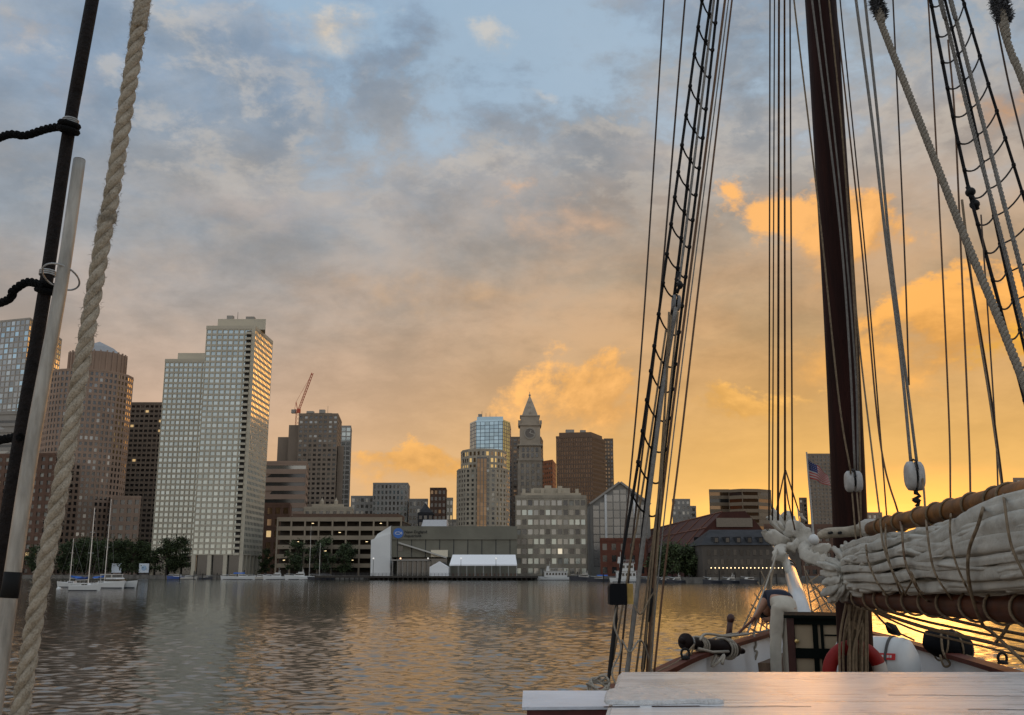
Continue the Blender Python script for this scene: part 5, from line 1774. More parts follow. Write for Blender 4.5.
def ladder(name, label, shrouds, rows, base, widths, sagpx=4):
    root = thing(name, label, 'shrouds', base)
    for pp, w in zip(shrouds, widths):
        b = MB(); P = smooth_path(pts3(pp), 24); ws = [w / 2 / FPX * p.y for p in P]
        P = run_on(P); ws = [ws[0]] + ws
        b.tube(P, ws, 8); b.build('shroud', tar, root, True)
    for row in rows:                       # each row: list of (shroud index, py)
        P = []
        for i_, (s_, py) in enumerate(row):
            x, Y = lerp_px(shrouds[s_], py)
            P.append((x, py, Y - .02))
        b = MB()
        Q = []
        for a, c_ in zip(P[:-1], P[1:]):
            A, B = at(*a), at(*c_)
            for j in range(6):
                t_ = j / 6
                Q.append(A.lerp(B, t_) + Vector((0, 0, -sagpx / FPX * a[2] * 4 * t_ * (1 - t_))))
        Q.append(at(*P[-1]))
        b.tube(Q, 1.0 / FPX * P[0][2], 6)
        for p in P:
            c0 = at(*p); r_ = 2.2 / FPX * p[2]
            b.lathe([(r_ * .5, -r_ * 1.2), (r_, -r_ * .6), (r_, r_ * .6), (r_ * .5, r_ * 1.2)], c0, (shr_dir(shrouds[row[0][0]])), 8)
        b.build('ratline', tar, root, True)
    return root


def run_on(P, up=True, z=15.0):
    d = (P[0] - P[2]).normalized()
    return [P[0] + d * ((z - P[0].z) / d.z)] + P if up else P


def shr_dir(pp):
    return (at(*pp[0]) - at(*pp[-1])).normalized()


S1 = [(756, -300, 8.05), (711, -40, 7.75), (702, 0, 7.7), (682, 145, 7.4), (662, 290, 7.2), (639, 457, 7.0), (622, 560, 6.85), (607, 692, 6.7)]
S2 = [(757, -300, 8.2), (719, -40, 7.95), (711, 0, 7.9), (692, 145, 7.6), (675, 290, 7.4), (651, 457, 7.2), (637, 590, 7.0), (626, 690, 6.9)]
S3 = [(758, -300, 8.35), (724, -40, 8.15), (718, 0, 8.1), (702, 145, 7.8), (684, 290, 7.6), (664, 457, 7.4), (650, 590, 7.2), (641, 690, 7.1)]
rows = []
for y0 in (-230, -190, -155, -120, -88, -56, -28, 0, 27, 54, 86, 115, 145, 172, 197, 224, 254, 283, 314, 346, 371, 400, 431, 462, 495):
    d = 14 if y0 < 300 else 17
    rows.append([(0, y0), (1, y0 + d), (2, y0 + d + (9 if y0 < 290 else 1))])
lad = ladder('port_shrouds', 'ladder of three black shrouds with sagging ratlines, left of the mast', [S1, S2, S3], rows, at(622, 690, 6.9), (3.0, 3.2, 3.0))
# turnbuckles and lanyards at their feet
for pp, w in (([(617, 606, 6.75), (608, 688, 6.7)], 4.6), ([(636, 598, 7.0), (627, 674, 6.9)], 4.6), ([(652, 588, 7.15), (648, 622, 7.15)], 5.2), ([(646, 640, 7.1), (642, 676, 7.1)], 4.4)):
    b = MB(); P = pts3(pp); Y = pp[0][2]; r_ = w / 2 / FPX * Y
    b.tube([P[0], P[0].lerp(P[1], .1), P[0].lerp(P[1], .15), P[0].lerp(P[1], .8), P[0].lerp(P[1], .86), P[1]], [r_ * .5, r_ * .6, r_, r_ * .95, r_ * .55, r_ * .5], 10)
    b.build('turnbuckle', iron, lad, True)

PG = 'rigging lines beside the port shrouds'
line('thin dark line furthest left of the port shrouds', [(667, -40, 8.2), (664, 0, 8.2), (645, 300, 7.6), (631, 470, 7.2), (613, 640, 6.9)], 1.7, dark_line, group=PG)
line('dark line just left of the shroud ladder, crossing it low down', [(690, -40, 8.3), (685, 0, 8.3), (661, 290, 7.7), (645, 430, 7.3), (632, 545, 7.1), (618, 690, 6.9)], 2.0, dark_line, group=PG)
line('brown line just right of the shroud ladder', [(729, -40, 8.4), (725, 0, 8.4), (688, 290, 7.8), (667, 457, 7.4), (653, 590, 7.2), (646, 690, 7.1)], 2.6, brown_line, group=PG)
line('brown line furthest right of the port shrouds, standing clear', [(738, -40, 8.6), (732, 0, 8.6), (697, 300, 8.0), (679, 457, 7.7), (666, 560, 7.5), (654, 674, 7.4)], 2.0, brown_line, group=PG)
line('fine grey line beside the brown one right of the shroud ladder', [(733, -40, 8.5), (728.5, 0, 8.5), (691, 293, 7.9), (671, 457, 7.5), (657, 590, 7.3), (650, 688, 7.2)], 1.3, grey_rope, group=PG)
line('grey chafed rope running down into the tackle block in the port shrouds', [(719, -40, 7.9), (714, 0, 7.85), (698, 130, 7.6), (681, 268, 7.4), (677.5, 283, 7.35)], 2.6, grey_rope, group=PG)
line('thick grey tackle fall below the block in the port shrouds', [(676, 308, 7.3), (664, 380, 7.2), (654, 457, 7.1), (641, 560, 7.0), (630, 650, 6.9), (624, 690, 6.85)], 4.2, grey_rope, group=PG)
for i, (a, c_) in enumerate([((669, 312), (648, 690)), ((678, 312), (634, 688)), ((666, 330), (613, 660)), ((671, 315), (641, 686))]):
    line(['tan tackle line ending rightmost at the rail under the port shrouds', 'tan tackle line from the block crossing to the lower left', 'tan tackle line ending leftmost, behind the black box', 'tan tackle line in the middle of the tackle under the block'][i],
         [(a[0], a[1], 7.25), ((a[0] + c_[0]) / 2 + 2, (a[1] + c_[1]) / 2, 7.1), (c_[0], c_[1], 6.95)], 2.0, tan_rope, group=PG)
line('slack tan line looped between two shrouds at rail height', [(634, 606, 6.9), (641, 614, 6.85), (650, 598, 7.0), (656, 590, 7.1)], 1.6, tan_rope, group=PG)
line('slack pale line looped low between the shroud feet', [(622, 640, 6.8), (630, 652, 6.75), (640, 640, 6.9), (648, 655, 7.0), (656, 690, 7.0)], 1.6, pale_rope, group=PG)
line('pale line tied from the black box down to the rail', [(617, 604, 6.6), (614, 625, 6.6), (621, 648, 6.6), (612, 672, 6.6), (619, 690, 6.6)], 1.7, pale_rope, group=PG)


def pulley(name, label, px, py, w, h, Y, m, hook=True, hookm=iron, tilt=0.0, hooklen=16):
    """rigging block: two rounded cheeks, a sheave between and a strop"""
    c0 = at(px, py, Y); s_ = Y / FPX * 1.02
    root = thing(name, label, 'pulley block', c0)
    W, H = w / 2 * s_, h / 2 * s_
    ca, sa = math.cos(tilt), math.sin(tilt)
    T = lambda p: c0 + Vector((p[0] * ca - p[2] * sa, p[1], p[0] * sa + p[2] * ca))
    for sx in (-1, 1):
        b = MB(); rowsx = []
        for xx, sc in ((sx * W * .16, .96), (sx * W * .22, 1.0), (sx * W * .75, .97), (sx * W * .95, .8), (sx * W * 1.0, .5)):
            rowsx.append([T((xx, math.cos(t) * H * .62 * sc, (abs(math.sin(t)) ** .8) * math.copysign(1, math.sin(t)) * H * sc)) for t in np.linspace(0, 6.283, 21)[:-1]])
        b.grid(rowsx, closed=True); b.add(rowsx[0], [tuple(range(20))]); b.add(rowsx[-1], [tuple(range(20))])
        b.build('cheek', m, root, True)
    b = MB(); b.lathe([(H * .5, -W * .14), (H * .42, 0), (H * .5, W * .14)], c0, (ca, 0, sa), 18); b.build('sheave', iron, root)
    b = MB(); b.tube([T((0, -H * .66, H * .4)), T((0, -H * .5, H * .95)), T((0, 0, H * 1.12)), T((0, H * .5, H * .95))], W * .12, 6); b.build('strop', hookm, root)
    if hook:
        L = hooklen * s_
        b = MB(); b.tube([T((0, 0, -H * .8)), T((0, 0, -H - L * .15)), T((W * .45, 0, -H - L * .32)), T((-W * .3, 0, -H - L * .55)), T((W * .25, 0, -H - L * .72)), T((0, 0, -H - L))], [W * .26, W * .3, W * .2, W * .3, W * .22, W * .3], 8)
        b.lathe([(W * .2, -.3 * W), (W * .55, 0), (W * .2, .3 * W)], T((0, 0, -H - L * .62)), (0, 0, 1), 10)
        b.build('shackle', hookm, root, True)
    return root


pulley('tackle_block', 'grey tackle block hung in the middle of the port shrouds', 676, 303, 9, 17, 7.35, mat('grey_block', (.16, .155, .15), .6), True, iron, R(-6), 2)
b = MB(); P = pts3([(679, 272, 7.36), (676, 279, 7.36), (680, 285, 7.36), (677, 293, 7.36)]); b.tube(P, .014, 6); b.lathe([(.012, -.03), (.03, 0), (.012, .03)], P[2], n=8)
single(b, 'rigging_shackle', iron, 'dark shackle just above the grey tackle block in the port shrouds', 'shackle', smooth=True)


def light_box():
    Y = 6.55
    root = thing('light_box', 'black box with rounded corners and a yellow wooden side, on the port shrouds', 'light box', at(620, 604, Y))
    x0, x1, x2 = at(609.5, 594, Y).x, at(627, 594, Y).x, at(633.5, 594, Y).x
    z0, z1 = at(620, 605, Y).z, at(620, 583.5, Y).z
    b = MB(); r_ = .022
    pr = [(x0 + r_, z1), (x0 + .006, z1 - .006), (x0, z1 - r_), (x0, z0 + .006), (x0 + .006, z0), (x1, z0), (x1, z1)]
    V = [(p[0], Y, p[1]) for p in pr] + [(p[0], Y + .13, p[1]) for p in pr]; n = len(pr)
    b.add(V, [tuple(range(n))[::-1], tuple(range(n, 2 * n))] + [(i, (i + 1) % n, n + (i + 1) % n, n + i) for i in range(n)])
    b.build('housing', mat('matt_black_box', (.004, .0045, .006), .6, spec=.12), root)
    b = MB(); b.box(x1 + .002, x2, Y + .01, Y + .15, z0 + .004, z1 - .002); b.build('side_board', mat('yellow_wood', (.36, .23, .06), .6, var=.2, vscale=20), root)


light_box()
b = MB()
rnd = random.Random(9)
for i in range(5):
    c0 = at(598 + rnd.uniform(-3, 3), 684 + i * .8, 5.9); rx, ry = rnd.uniform(.05, .085), rnd.uniform(.05, .08)
    b.tube([c0 + Vector((rx * math.cos(t), ry * math.sin(t) * .6, .02 * math.sin(t * 2 + i) + .03 * math.sin(t))) for t in np.linspace(0, 6.1, 22)], .0065, 6)
single(b, 'coiled_line', pale_rope, 'small coil of pale line on the rail below the black box', 'rope coil', smooth=True)

# ------------------------------------------------------------------ mast and halyards
b = MB()
P = pts3([(860, 700, 8.95), (856, 660, 8.95), (851.5, 560, 8.95), (846.5, 440, 8.95), (839.5, 300, 8.95), (829, 130, 8.95), (820.5, 0, 8.95), (812, -110, 8.95)])
P = smooth_path(P, 40)
P = P + [P[-1] + (P[-1] - P[-6]).normalized() * 7.5]
b.tube(P, [.149] * (len(P) - 1) + [.10], 28)
mast_o = single(b, 'mast', mast_v, 'thick dark red brown wooden mast right of centre', 'mast', smooth=True)
b = MB()
for i, py in enumerate((505, 523)):
    pass

HG = 'halyards beside the mast'
for i, (xt, xb, w, mm) in enumerate([(770, 769, 1.5, dark_line), (774.5, 772.5, 1.3, dark_line), (779, 778, 2.2, brown_line), (784.5, 785, 2.0, brown_line), (790, 792.5, 1.6, dark_line)]):
    line('%s of the five upright dark lines left of the mast' % ['leftmost', 'second from left', 'middle', 'fourth from left', 'rightmost'][i],
         [(xt + .3, -40, 9.6), (xt, 0, 9.8), ((xt + xb) / 2, 260, 11.5), (xb, 520, 14.0)], w, mm, group=HG)
MG = 'lines running down past the mast'
line('tan line crossing the front of the mast from upper left', [(793, -30, 8.55), (794, 0, 8.5), (808, 117, 8.4), (822, 238, 8.3), (839, 400, 8.2), (851, 474, 8.2)], 1.8, tan_rope, group=MG)
line('grey line lying on the front of the mast', [(808, -40, 8.7), (812, 0, 8.7), (827, 117, 8.65), (841, 238, 8.6), (850, 360, 8.55), (855, 472, 8.5)], 2.2, grey_rope, group=MG)
line('second grey line lying close beside the first on the mast', [(816, -40, 8.75), (819, 0, 8.75), (834, 130, 8.7), (846, 250, 8.65), (856, 380, 8.6), (858, 474, 8.5)], 1.8, grey_rope, group=MG)
line('tan line along the right edge of the mast', [(826, -40, 8.7), (829, 0, 8.7), (841, 120, 8.65), (850, 240, 8.6), (858, 380, 8.5), (861, 520, 8.5)], 1.8, tan_rope, group=MG)
line('dark line leaving the mast top, right one of the diverging pair', [(838, -30, 9.0), (842, 20, 9.0), (864, 240, 8.9), (880, 430, 8.7), (887, 520, 8.3)], 1.5, dark_line, group=MG)
line('grey hoist rope to the large white block, left strand', [(853, -30, 8.0), (856, 0, 8.0), (872, 120, 7.9), (886, 240, 7.8), (901, 360, 7.7), (911, 464, 7.6)], 3.2, grey_rope, group=MG)
line('grey hoist rope to the large white block, right strand', [(862, -30, 8.1), (865, 0, 8.1), (878, 120, 8.0), (889, 240, 7.9), (904, 360, 7.75), (917, 464, 7.62)], 3.0, grey_rope, group=MG)
line('thin upright brown line right of the large white block, left of two', [(892, -30, 8.6), (893, 0, 8.6), (904, 240, 8.3), (909, 385, 8.1)], 1.6, dark_line, group=MG)
line('brown line dropping straight onto the gaff between block and right shrouds', [(927, -10, 8.4), (930, 30, 8.4), (941, 240, 8.0), (949, 420, 7.6), (950.5, 501, 7.3)], 1.8, brown_line, group=MG)
line('brown line dropping straight onto the gaff, right of the other', [(948, 40, 8.3), (955, 120, 8.0), (963, 300, 7.5), (969, 440, 7.0), (970.5, 497, 6.8)], 2.0, brown_line, group=MG)
line('thin line between the right shrouds and the gaff', [(981, 215, 7.2), (989, 330, 6.8), (996, 440, 6.4), (998, 489, 6.2)], 1.6, dark_line, group=MG)

pulley('white_block', 'large white pulley block hooked above the gaff', 914.5, 476, 16.5, 29, 7.5, block_w, True, iron, 0, 15)
pulley('white_block', 'smaller white pulley block in front of the mast', 853.5, 481.5, 16, 21, 8.25, block_w, False)
b = MB()
line('thin fall below the smaller white block on the mast', [(852, 492, 8.25), (856, 540, 8.15), (858, 575, 8.1), (866, 602, 8.0)], 1.6, tan_rope, group=MG)
line('second fall below the smaller white block, right of the first', [(856.5, 490, 8.25), (862, 545, 8.05), (868, 580, 7.95), (880, 602, 7.8)], 1.6, tan_rope, group=MG)

# ------------------------------------------------------------------ starboard shrouds (right)
A1 = [(885, -300, 8.3), (926, -30, 8.0), (930.5, 0, 8.0), (944, 70, 7.9), (956, 132, 7.8), (968, 186, 7.7)]
A1b = [(974, 210, 7.6), (988, 262, 7.4), (1006, 330, 7.2), (1024, 398, 7.0), (1040, 460, 6.9), (1092, 660, 6.6)]
A2 = [(880, -300, 8.55), (936, -30, 8.3), (945, 0, 8.3), (962, 70, 8.2), (978, 140, 8.1), (998, 235, 7.9), (1020, 330, 7.7), (1040, 410, 7.6), (1108, 672, 7.0)]
A3 = [(876, -300, 8.8), (953, -30, 8.6), (963, 0, 8.6), (984, 70, 8.5), (1004, 134, 8.4), (1024, 198, 8.3), (1044, 262, 8.2), (1166, 664, 7.4)]
A0 = [p for p in A1] + [p for p in A1b]
rows = []
for y0 in (-120, -85, -52, -22, 6, 36, 62, 88, 116, 143, 170, 197, 224, 252, 280, 308, 338):
    rows.append([(0, y0), (1, y0 - 8), (2, y0 - 32)])
for y0 in (368, 400, 432, 466, 500, 536, 572): rows.append([(0, y0), (1, y0 - 8), (2, y0 - 30)])
ladder('starboard_shrouds', 'ladder of dark shrouds with sagging ratlines in the upper right corner', [A0, A2, A3], rows, at(1024, 398, 7.0), (3.6, 3.0, 3.2), sagpx=5)
SG = 'ropes around the starboard shrouds'
for i, (pp, w) in enumerate([([(932, -30, 7.6), (941, 0, 7.6), (970, 118, 7.4), (1002, 240, 7.1), (1028, 345, 6.9)], 4.6), ([(942, -30, 7.5), (951, 0, 7.5), (981, 115, 7.3), (1013, 238, 7.0), (1034, 320, 6.9)], 4.8)]):
    Q = pts3(pp); Q = [Q[0] + (Q[0] - Q[2]).normalized() * 6] + Q + [Q[-1] + (Q[-1] - Q[-2]).normalized() * 2.2]
    b = MB(); rope3(b, Q, w / 2 / FPX * 7.3, .11, step=.02, n=6)
    single(b, 'rigging_line', grey_rope, ['pale grey laid rope on the starboard shrouds, left of two', 'pale grey laid rope on the starboard shrouds, right of two'][i], 'rope', SG, smooth=True)
b = MB(); c0 = at(972.5, 198, 7.66)
for h in (-.055, .05): b.lathe([(.015, -.05), (.036, -.02), (.036, .02), (.015, .05)], c0 + Vector((.012 * (-1 if h > 0 else 1), 0, h)), (0, 1, 0), 12)
b.tube([c0 + Vector((-.03, 0, .1)), c0, c0 + Vector((.03, 0, -.1))], .02, 8)
single(b, 'deadeye', iron, 'dark deadeye pair joining the left starboard shroud to its lanyard', 'deadeye', SG, smooth=True)
b = MB(); rope3(b, [at(868, -25, 5.7) + (at(868, -25, 5.7) - at(905, 84, 5.5)).normalized() * 4] + pts3([(868, -25, 5.7), (878, 14, 5.65), (905, 84, 5.5), (934, 158, 5.3), (966, 240, 5.1), (996, 312, 4.9), (1027, 390, 4.7), (1118, 620, 4.2)]), 4.2 / FPX * 5.2, .085, step=.014, n=7)
single(b, 'laid_rope', mat('grey_tan_rope', (.24, .205, .16), .92, var=.2, vscale=40, bump=.6, bscale=160), 'thick grey laid rope slanting down to the right from the fuzzy chafing pad', 'rope', SG, smooth=True)
line('dark line hitched to the thick slanting rope and dropping to the gaff', [(964, 240, 5.12), (975, 300, 5.2), (990, 390, 5.4), (1001, 470, 5.5), (1003, 490, 5.55)], 1.8, dark_line, group=SG)
b = MB(); rope3(b, [at(996, -20, 5.0) + (at(996, -20, 5.0) - at(1014, 60, 4.9)).normalized() * 4] + pts3([(996, -20, 5.0), (1003, 26, 4.95), (1014, 60, 4.9), (1030, 100, 4.8), (1200, 560, 4.3)]), 4.0 / FPX * 4.9, .08, step=.014, n=7)
single(b, 'laid_rope', mat('grey_tan_rope', None), 'short piece of grey laid rope below the chafing pad in the top right corner', 'rope', SG, smooth=True)
line('dark line below the top right chafing pad, left of the short rope', [(996, 20, 5.1), (1008, 80, 5.1), (1020, 130, 5.05), (1034, 185, 5.0)], 2.0, dark_line, group=SG)


def baggy(px, py, Y, w, h, label, seed):
    rnd = random.Random(seed); b = MB(); c0 = at(px, py, Y); s_ = Y / FPX
    ax = (at(px - 4, py - 12, Y) - c0).normalized()
    u = ax.orthogonal().normalized(); v = ax.cross(u)
    b.tube([c0 - ax * h * s_ * .5, c0 - ax * h * s_ * .4, c0 + ax * h * s_ * .4, c0 + ax * h * s_ * .5], [w * s_ * .25, w * s_ * .38, w * s_ * .38, w * s_ * .25], 10)
    for i in range(1300):
        t = rnd.uniform(-.52, .52); a = rnd.uniform(0, 6.283); rr = w * s_ * .5 * rnd.uniform(.72, 1.12) * (1 - (abs(t) / .56) ** 4 * .6)
        o = u * math.cos(a) + v * math.sin(a)
        p = c0 + ax * t * h * s_ + o * w * s_ * .3; q = c0 + ax * (t * h * s_ + rnd.uniform(-2, 2) * s_) + (o + u * rnd.uniform(-.3, .3) + v * rnd.uniform(-.3, .3)) * rr
        b.tube([p, q], [.5 * s_, .28 * s_], 3, cap=False)
    single(b, 'chafing_pad', mat('grey_yarn', (.075, .075, .078), .95, var=.4, vscale=80), label, 'chafing pad', 'fuzzy chafing pads on the rigging')


baggy(878.5, 8, 5.65, 15, 28, 'fuzzy dark grey chafing pad on the thick slanting rope, top edge', 3)
baggy(1001, 8, 4.98, 20, 36, 'larger fuzzy dark grey chafing pad in the top right corner', 5)

# ------------------------------------------------------------------ gaff, furled sail, boom
GA, GB = at(864, 530.5, 8.6), at(1024, 493, 5.3)
GB2 = GA + (GB - GA) * 1.9
gaff = thing('gaff', 'golden varnished wooden gaff with rope lacing above the furled sail', 'spar', GA)
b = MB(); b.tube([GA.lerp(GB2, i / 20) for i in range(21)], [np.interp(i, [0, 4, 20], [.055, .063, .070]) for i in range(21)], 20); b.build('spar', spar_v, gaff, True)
ax = (GB2 - GA).normalized(); u = ax.orthogonal().normalized(); v = ax.cross(u)
for i in range(18):
    t = .022 + i * .054 + random.uniform(-.015, .015); c0 = GA.lerp(GB2, t); r_ = np.interp(t, [0, .2, 1], [.055, .063, .070]) + .007
    b = MB(); lean = random.uniform(-.07, .05)
    b.tube([c0 + (u * math.cos(a) + v * math.sin(a)) * r_ + ax * (lean * math.sin(a)) + Vector((0, 0, -.03 if math.sin(a) < -2 else 0)) for a in np.linspace(0, 6.4, 22)], .0075, 7)
    p = c0 + Vector((0, 0, -r_)); b.tube([p, p + Vector((.004, 0, -.05))], .006, 6)
    b.build('lacing', tan_rope, gaff, True)
# jaws: pale worn wooden fitting clasping the mast
jaw = MB()
J = pts3([(818, 536, 8.62), (829, 533, 8.6), (846, 532, 8.56), (860, 530, 8.54), (876, 526, 8.5)])
J = smooth_path(J, 16)
jaw.tube(J, [np.interp(i / (len(J) - 1), [0, .15, .5, .8, 1], [.025, .047, .045, .055, .068]) for i in range(len(J))], 10)
jaw.build('jaw', mat('worn_pale_leather', (.34, .29, .22), .8, var=.3, vscale=12, bump=.4, bscale=40), gaff, True)
jl = MB()
for px, py in ((829, 533), (838, 533)): jl.lathe([(.012, -.075), (.012, .0)], at(px, py, 8.56), (0, 1, 0), 8)
jl.build('bolt', iron, gaff)
jw = MB(); jw.tube(pts3([(862, 530, 8.45), (868, 528, 8.42), (876, 527, 8.38)]), [.068, .076, .07], 14); jw.build('leather_wrap', mat('white_leather', (.45, .42, .37), .8, var=.15, vscale=14, bump=.4, bscale=40), gaff, True)

BA, BB = at(846, 597, 8.75), at(1024, 609.5, 5.3)
BB2 = BA + (BB - BA) * 1.9
boom = thing('boom', 'brown varnished wooden boom under the furled sail', 'spar', BA)
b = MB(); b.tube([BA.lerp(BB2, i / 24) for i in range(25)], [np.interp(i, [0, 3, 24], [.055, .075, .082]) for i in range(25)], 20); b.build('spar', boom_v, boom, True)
ax = (BB2 - BA).normalized(); u = ax.orthogonal().normalized(); v = ax.cross(u)
for i in range(18):
    t = .07 + i * .051 + random.uniform(-.008, .008); c0 = BA.lerp(BB2, t)
    b = MB(); b.tube([c0 + (u * math.cos(a) + v * math.sin(a)) * .088 + ax * (.02 * math.sin(a)) for a in np.linspace(0, 6.4, 20)], .008, 7)
    b.build('lashing', tan_rope, boom, True)


def furled_sail():
    root = thing('furled_mainsail', 'big cream canvas sail furled in long folds between gaff and boom', 'sail', at(930, 590, 7.0))
    C0, C1 = at(846, 571, 8.75), at(1024, 552, 5.3)
    D = C1 - C0
    side = Vector((-D.y, D.x, 0)).normalized()          # towards the viewer's side
    if side.x > 0: side = -side
    up = Vector((0, 0, 1))
    NS, NT_ = 280, 240

    def prof(s_):
        """half height, half width, centre offset along the sail (s 0 at the mast, 1 at the picture edge)"""
        hz = np.interp(s_, [-.05, 0, .06, .2, .5, .8, 1.0, 1.75, 1.9], [.15, .19, .235, .235, .225, .235, .25, .24, .05])
        hx = np.interp(s_, [-.05, 0, .1, .5, 1.75, 1.9], [.06, .10, .17, .20, .21, .05])
        oz = np.interp(s_, [0, .2, .5, .8, 1, 1.4], [0, .0, .0, .0, .015, .02])
        return hz, hx, oz
    rows = []
    for i in range(NS + 1):
        s_ = -.02 + 1.88 * i / NS
        hz, hx, oz = prof(s_)
        row = []
        for j in range(NT_):
            th = 2 * math.pi * j / NT_
            # long folds: creased ridges drifting up and down along the sail
            q1 = th * 6.0 + 1.1 * math.sin(2.2 * s_ + 1) + .8 * mnoise.noise(Vector((s_ * 4.2, th * .9, 1.5))) * 4.2
            q2 = th * 15 + 2.0 * mnoise.noise(Vector((s_ * 5, th * 1.4, 7.0))) * 2.2 + 2.6 * s_
            r1 = 1 - abs(math.sin(q1)) ** .5; r2 = 1 - abs(math.sin(q2)) ** .8
            amp = .75 + .5 * mnoise.noise(Vector((s_ * 4, th, 3)))
            d_ = -.115 * r1 * amp - .014 * r2 + .030 * mnoise.noise(Vector((s_ * 7, th * 2.5, 2.2))) + .012 * mnoise.noise(Vector((s_ * 30, th * 6, 5.5)))
            # ties pinch it
            for tie in (.10, .22, .33, .50, .70, .98):
                d_ -= .030 * math.exp(-((s_ - tie - .03 * math.cos(th)) / .014) ** 2)
            a, c_ = math.cos(th), math.sin(th)
            shp = 1.0 / (abs(a) ** 2.6 + abs(c_) ** 2.6) ** (1 / 2.6)
            row.append(C0 + D * s_ + up * oz + side * (a * shp * (hx + d_)) + up * (c_ * shp * (hz + d_ * .55)))
        rows.append(row)
    b = MB(); b.grid(rows, closed=True); b.build('canvas_bundle', canvas, root, True)

    # heavier rolled folds lying over the bundle on the viewer's side
    def roll(name, pts, rad, flat=.55, seed=0, m=canvas):
        P = smooth_path(pts, 44); F = frames(P); rr = []
        rows_ = []
        for i, p in enumerate(P):
            t = i / (len(P) - 1)
            r0 = np.interp(t, np.linspace(0, 1, len(rad)), rad)
            T = F[i][0]; o = (side - T * side.dot(T)).normalized(); w = T.cross(o)
            row = []
            for j in range(22):
                a = 2 * math.pi * j / 22
                k_ = r0 * (1 + .30 * mnoise.noise(Vector((t * 11 + seed, a * .9, seed * 3.1))) - .30 * (1 - abs(math.sin(a * 2.0 + 2.5 * t + seed)) ** .6) - .12 * (1 - abs(math.sin(a * 5 + t * 9 + seed)) ** .7))
                row.append(p + o * math.cos(a) * k_ * flat + w * math.sin(a) * k_)
            rows_.append(row)
        q = MB(); q.grid(rows_, closed=True); q.add(rows_[0], [tuple(reversed(range(22)))]); q.add(rows_[-1], [tuple(range(22))])
        return q.build(name, m, root, True)

    def S(s_, hgt, outw=1.0):
        hz, hx, oz = prof(s_)
        th = math.asin(max(-.98, min(.98, hgt)))
        return C0 + D * s_ + up * (oz + hgt * hz) + side * (hx * (abs(math.cos(th)) ** .77) * outw)
    fl = [([(.03, .45), (.25, .55), (.5, .62), (.62, .70)], [.03, .05, .045, .012], 1), ([(.0, .15), (.2, .28), (.42, .22), (.66, .3), (.95, .05)], [.03, .045, .05, .04, .02], 2),
          ([(.02, -.1), (.2, .0), (.4, -.12), (.62, -.02), (.85, -.2), (1.7, -.1)], [.03, .04, .035, .045, .04, .03], 3),
          ([(.05, -.35), (.25, -.3), (.5, -.42), (.75, -.35), (1.0, -.5), (1.8, -.45)], [.02, .04, .045, .04, .05, .04], 4),
          ([(.05, -.62), (.3, -.6), (.6, -.72), (.9, -.7), (1.8, -.75)], [.02, .04, .04, .05, .05], 5),
          ([(.60, .25), (.74, .42), (.9, .62), (1.05, .76), (1.8, .8)], [.02, .05, .075, .085, .08], 6),
          ([(.66, -.05), (.8, .12), (.95, .32), (1.12, .42), (1.8, .4)], [.02, .05, .06, .065, .06], 7),
          ([(.55, .42), (.68, .38), (.84, .16), (1.0, .08), (1.8, .05)], [.015, .04, .05, .055, .05], 8),
          ([(.05, .72), (.2, .78), (.42, .84), (.6, .80)], [.02, .045, .045, .02], 9)]
    for pts, rad, sd in fl:
        roll('fold', [S(a, h, .96) for a, h in pts], [q * (.8 if sd < 6 or sd > 8 else .9) for q in rad], .34, sd)
    # gathered ends fanning out in front of the mast
    ctr = at(858, 575, 8.42)
    for i, (px, py, r_) in enumerate([(826, 560, .045), (817, 563.5, .035), (821, 573, .045), (823, 583, .045), (822, 594, .05), (829, 601, .05), (841, 600, .05), (833, 548, .04), (845, 543, .045)]):
        tip = at(px, py, 8.50 + .02 * (i % 3)); mid = at((px * 1.1 + 858) / 2.1, (py * 1.1 + 575) / 2.1, 8.36 - .02 * (i % 2))
        roll('gathered_end', [tip, tip.lerp(mid, .4) + Vector((0, -.02, 0)), mid, ctr, at(878, 572 + (i - 4) * 1.5, 8.1)], [r_ * .55, r_ * 1.0, r_ * .95, r_ * .7, r_ * .5], .6, 20 + i)

    def first_hit(px, py, gap=.045):
        """distance at which the sight line through a pixel meets the bundle (survey of where a rope must lie on it)"""
        Y = 4.2
        while Y < 9:
            p = at(px, py, Y) - C0
            dh = Vector((D.x, D.y, 0)); s_ = p.dot(dh) / dh.length_squared
            if -.02 < s_ < 1.8:
                hz, hx, oz = prof(s_)
                q = p - D * s_
                if (abs(q.dot(side)) / (hx + .03)) ** 2.6 + (abs(q.z - oz) / (hz + .03)) ** 2.6 < 1: return Y - gap
            Y += .02
        return None
    return first_hit


sail_hit = furled_sail()


def over_sail(pp, n=26):
    """drape a rope given in the photo over the furled sail"""
    xs = [p[0] for p in pp]; ys = [p[1] for p in pp]; out = []
    T = np.linspace(0, len(pp) - 1, n)
    P = smooth_path([Vector((p[0], p[1], p[2])) for p in pp], n)
    for p in P:
        Y = sail_hit(p.x, p.y)
        out.append((p.x, p.y, min(p.z, Y) if Y else p.z))
    return out
TG = 'lines tied across the furled sail'
line('sail tie rope looping over the right part of the furled sail and below the boom', over_sail([(987, 494, 5.85), (978, 525, 5.62), (969.5, 548, 5.55), (968, 572, 5.5), (973, 600, 5.55), (983, 625, 5.7), (994, 634, 5.8), (1030, 668, 5.6)]), 3.2, tan_rope, group=TG)
line('thin lazy line over the middle of the furled sail', over_sail([(899, 516, 7.7), (902, 530, 7.2), (905, 560, 7.0), (919, 592, 6.95), (934, 606, 7.0)]), 2.0, tan_rope, group=TG)
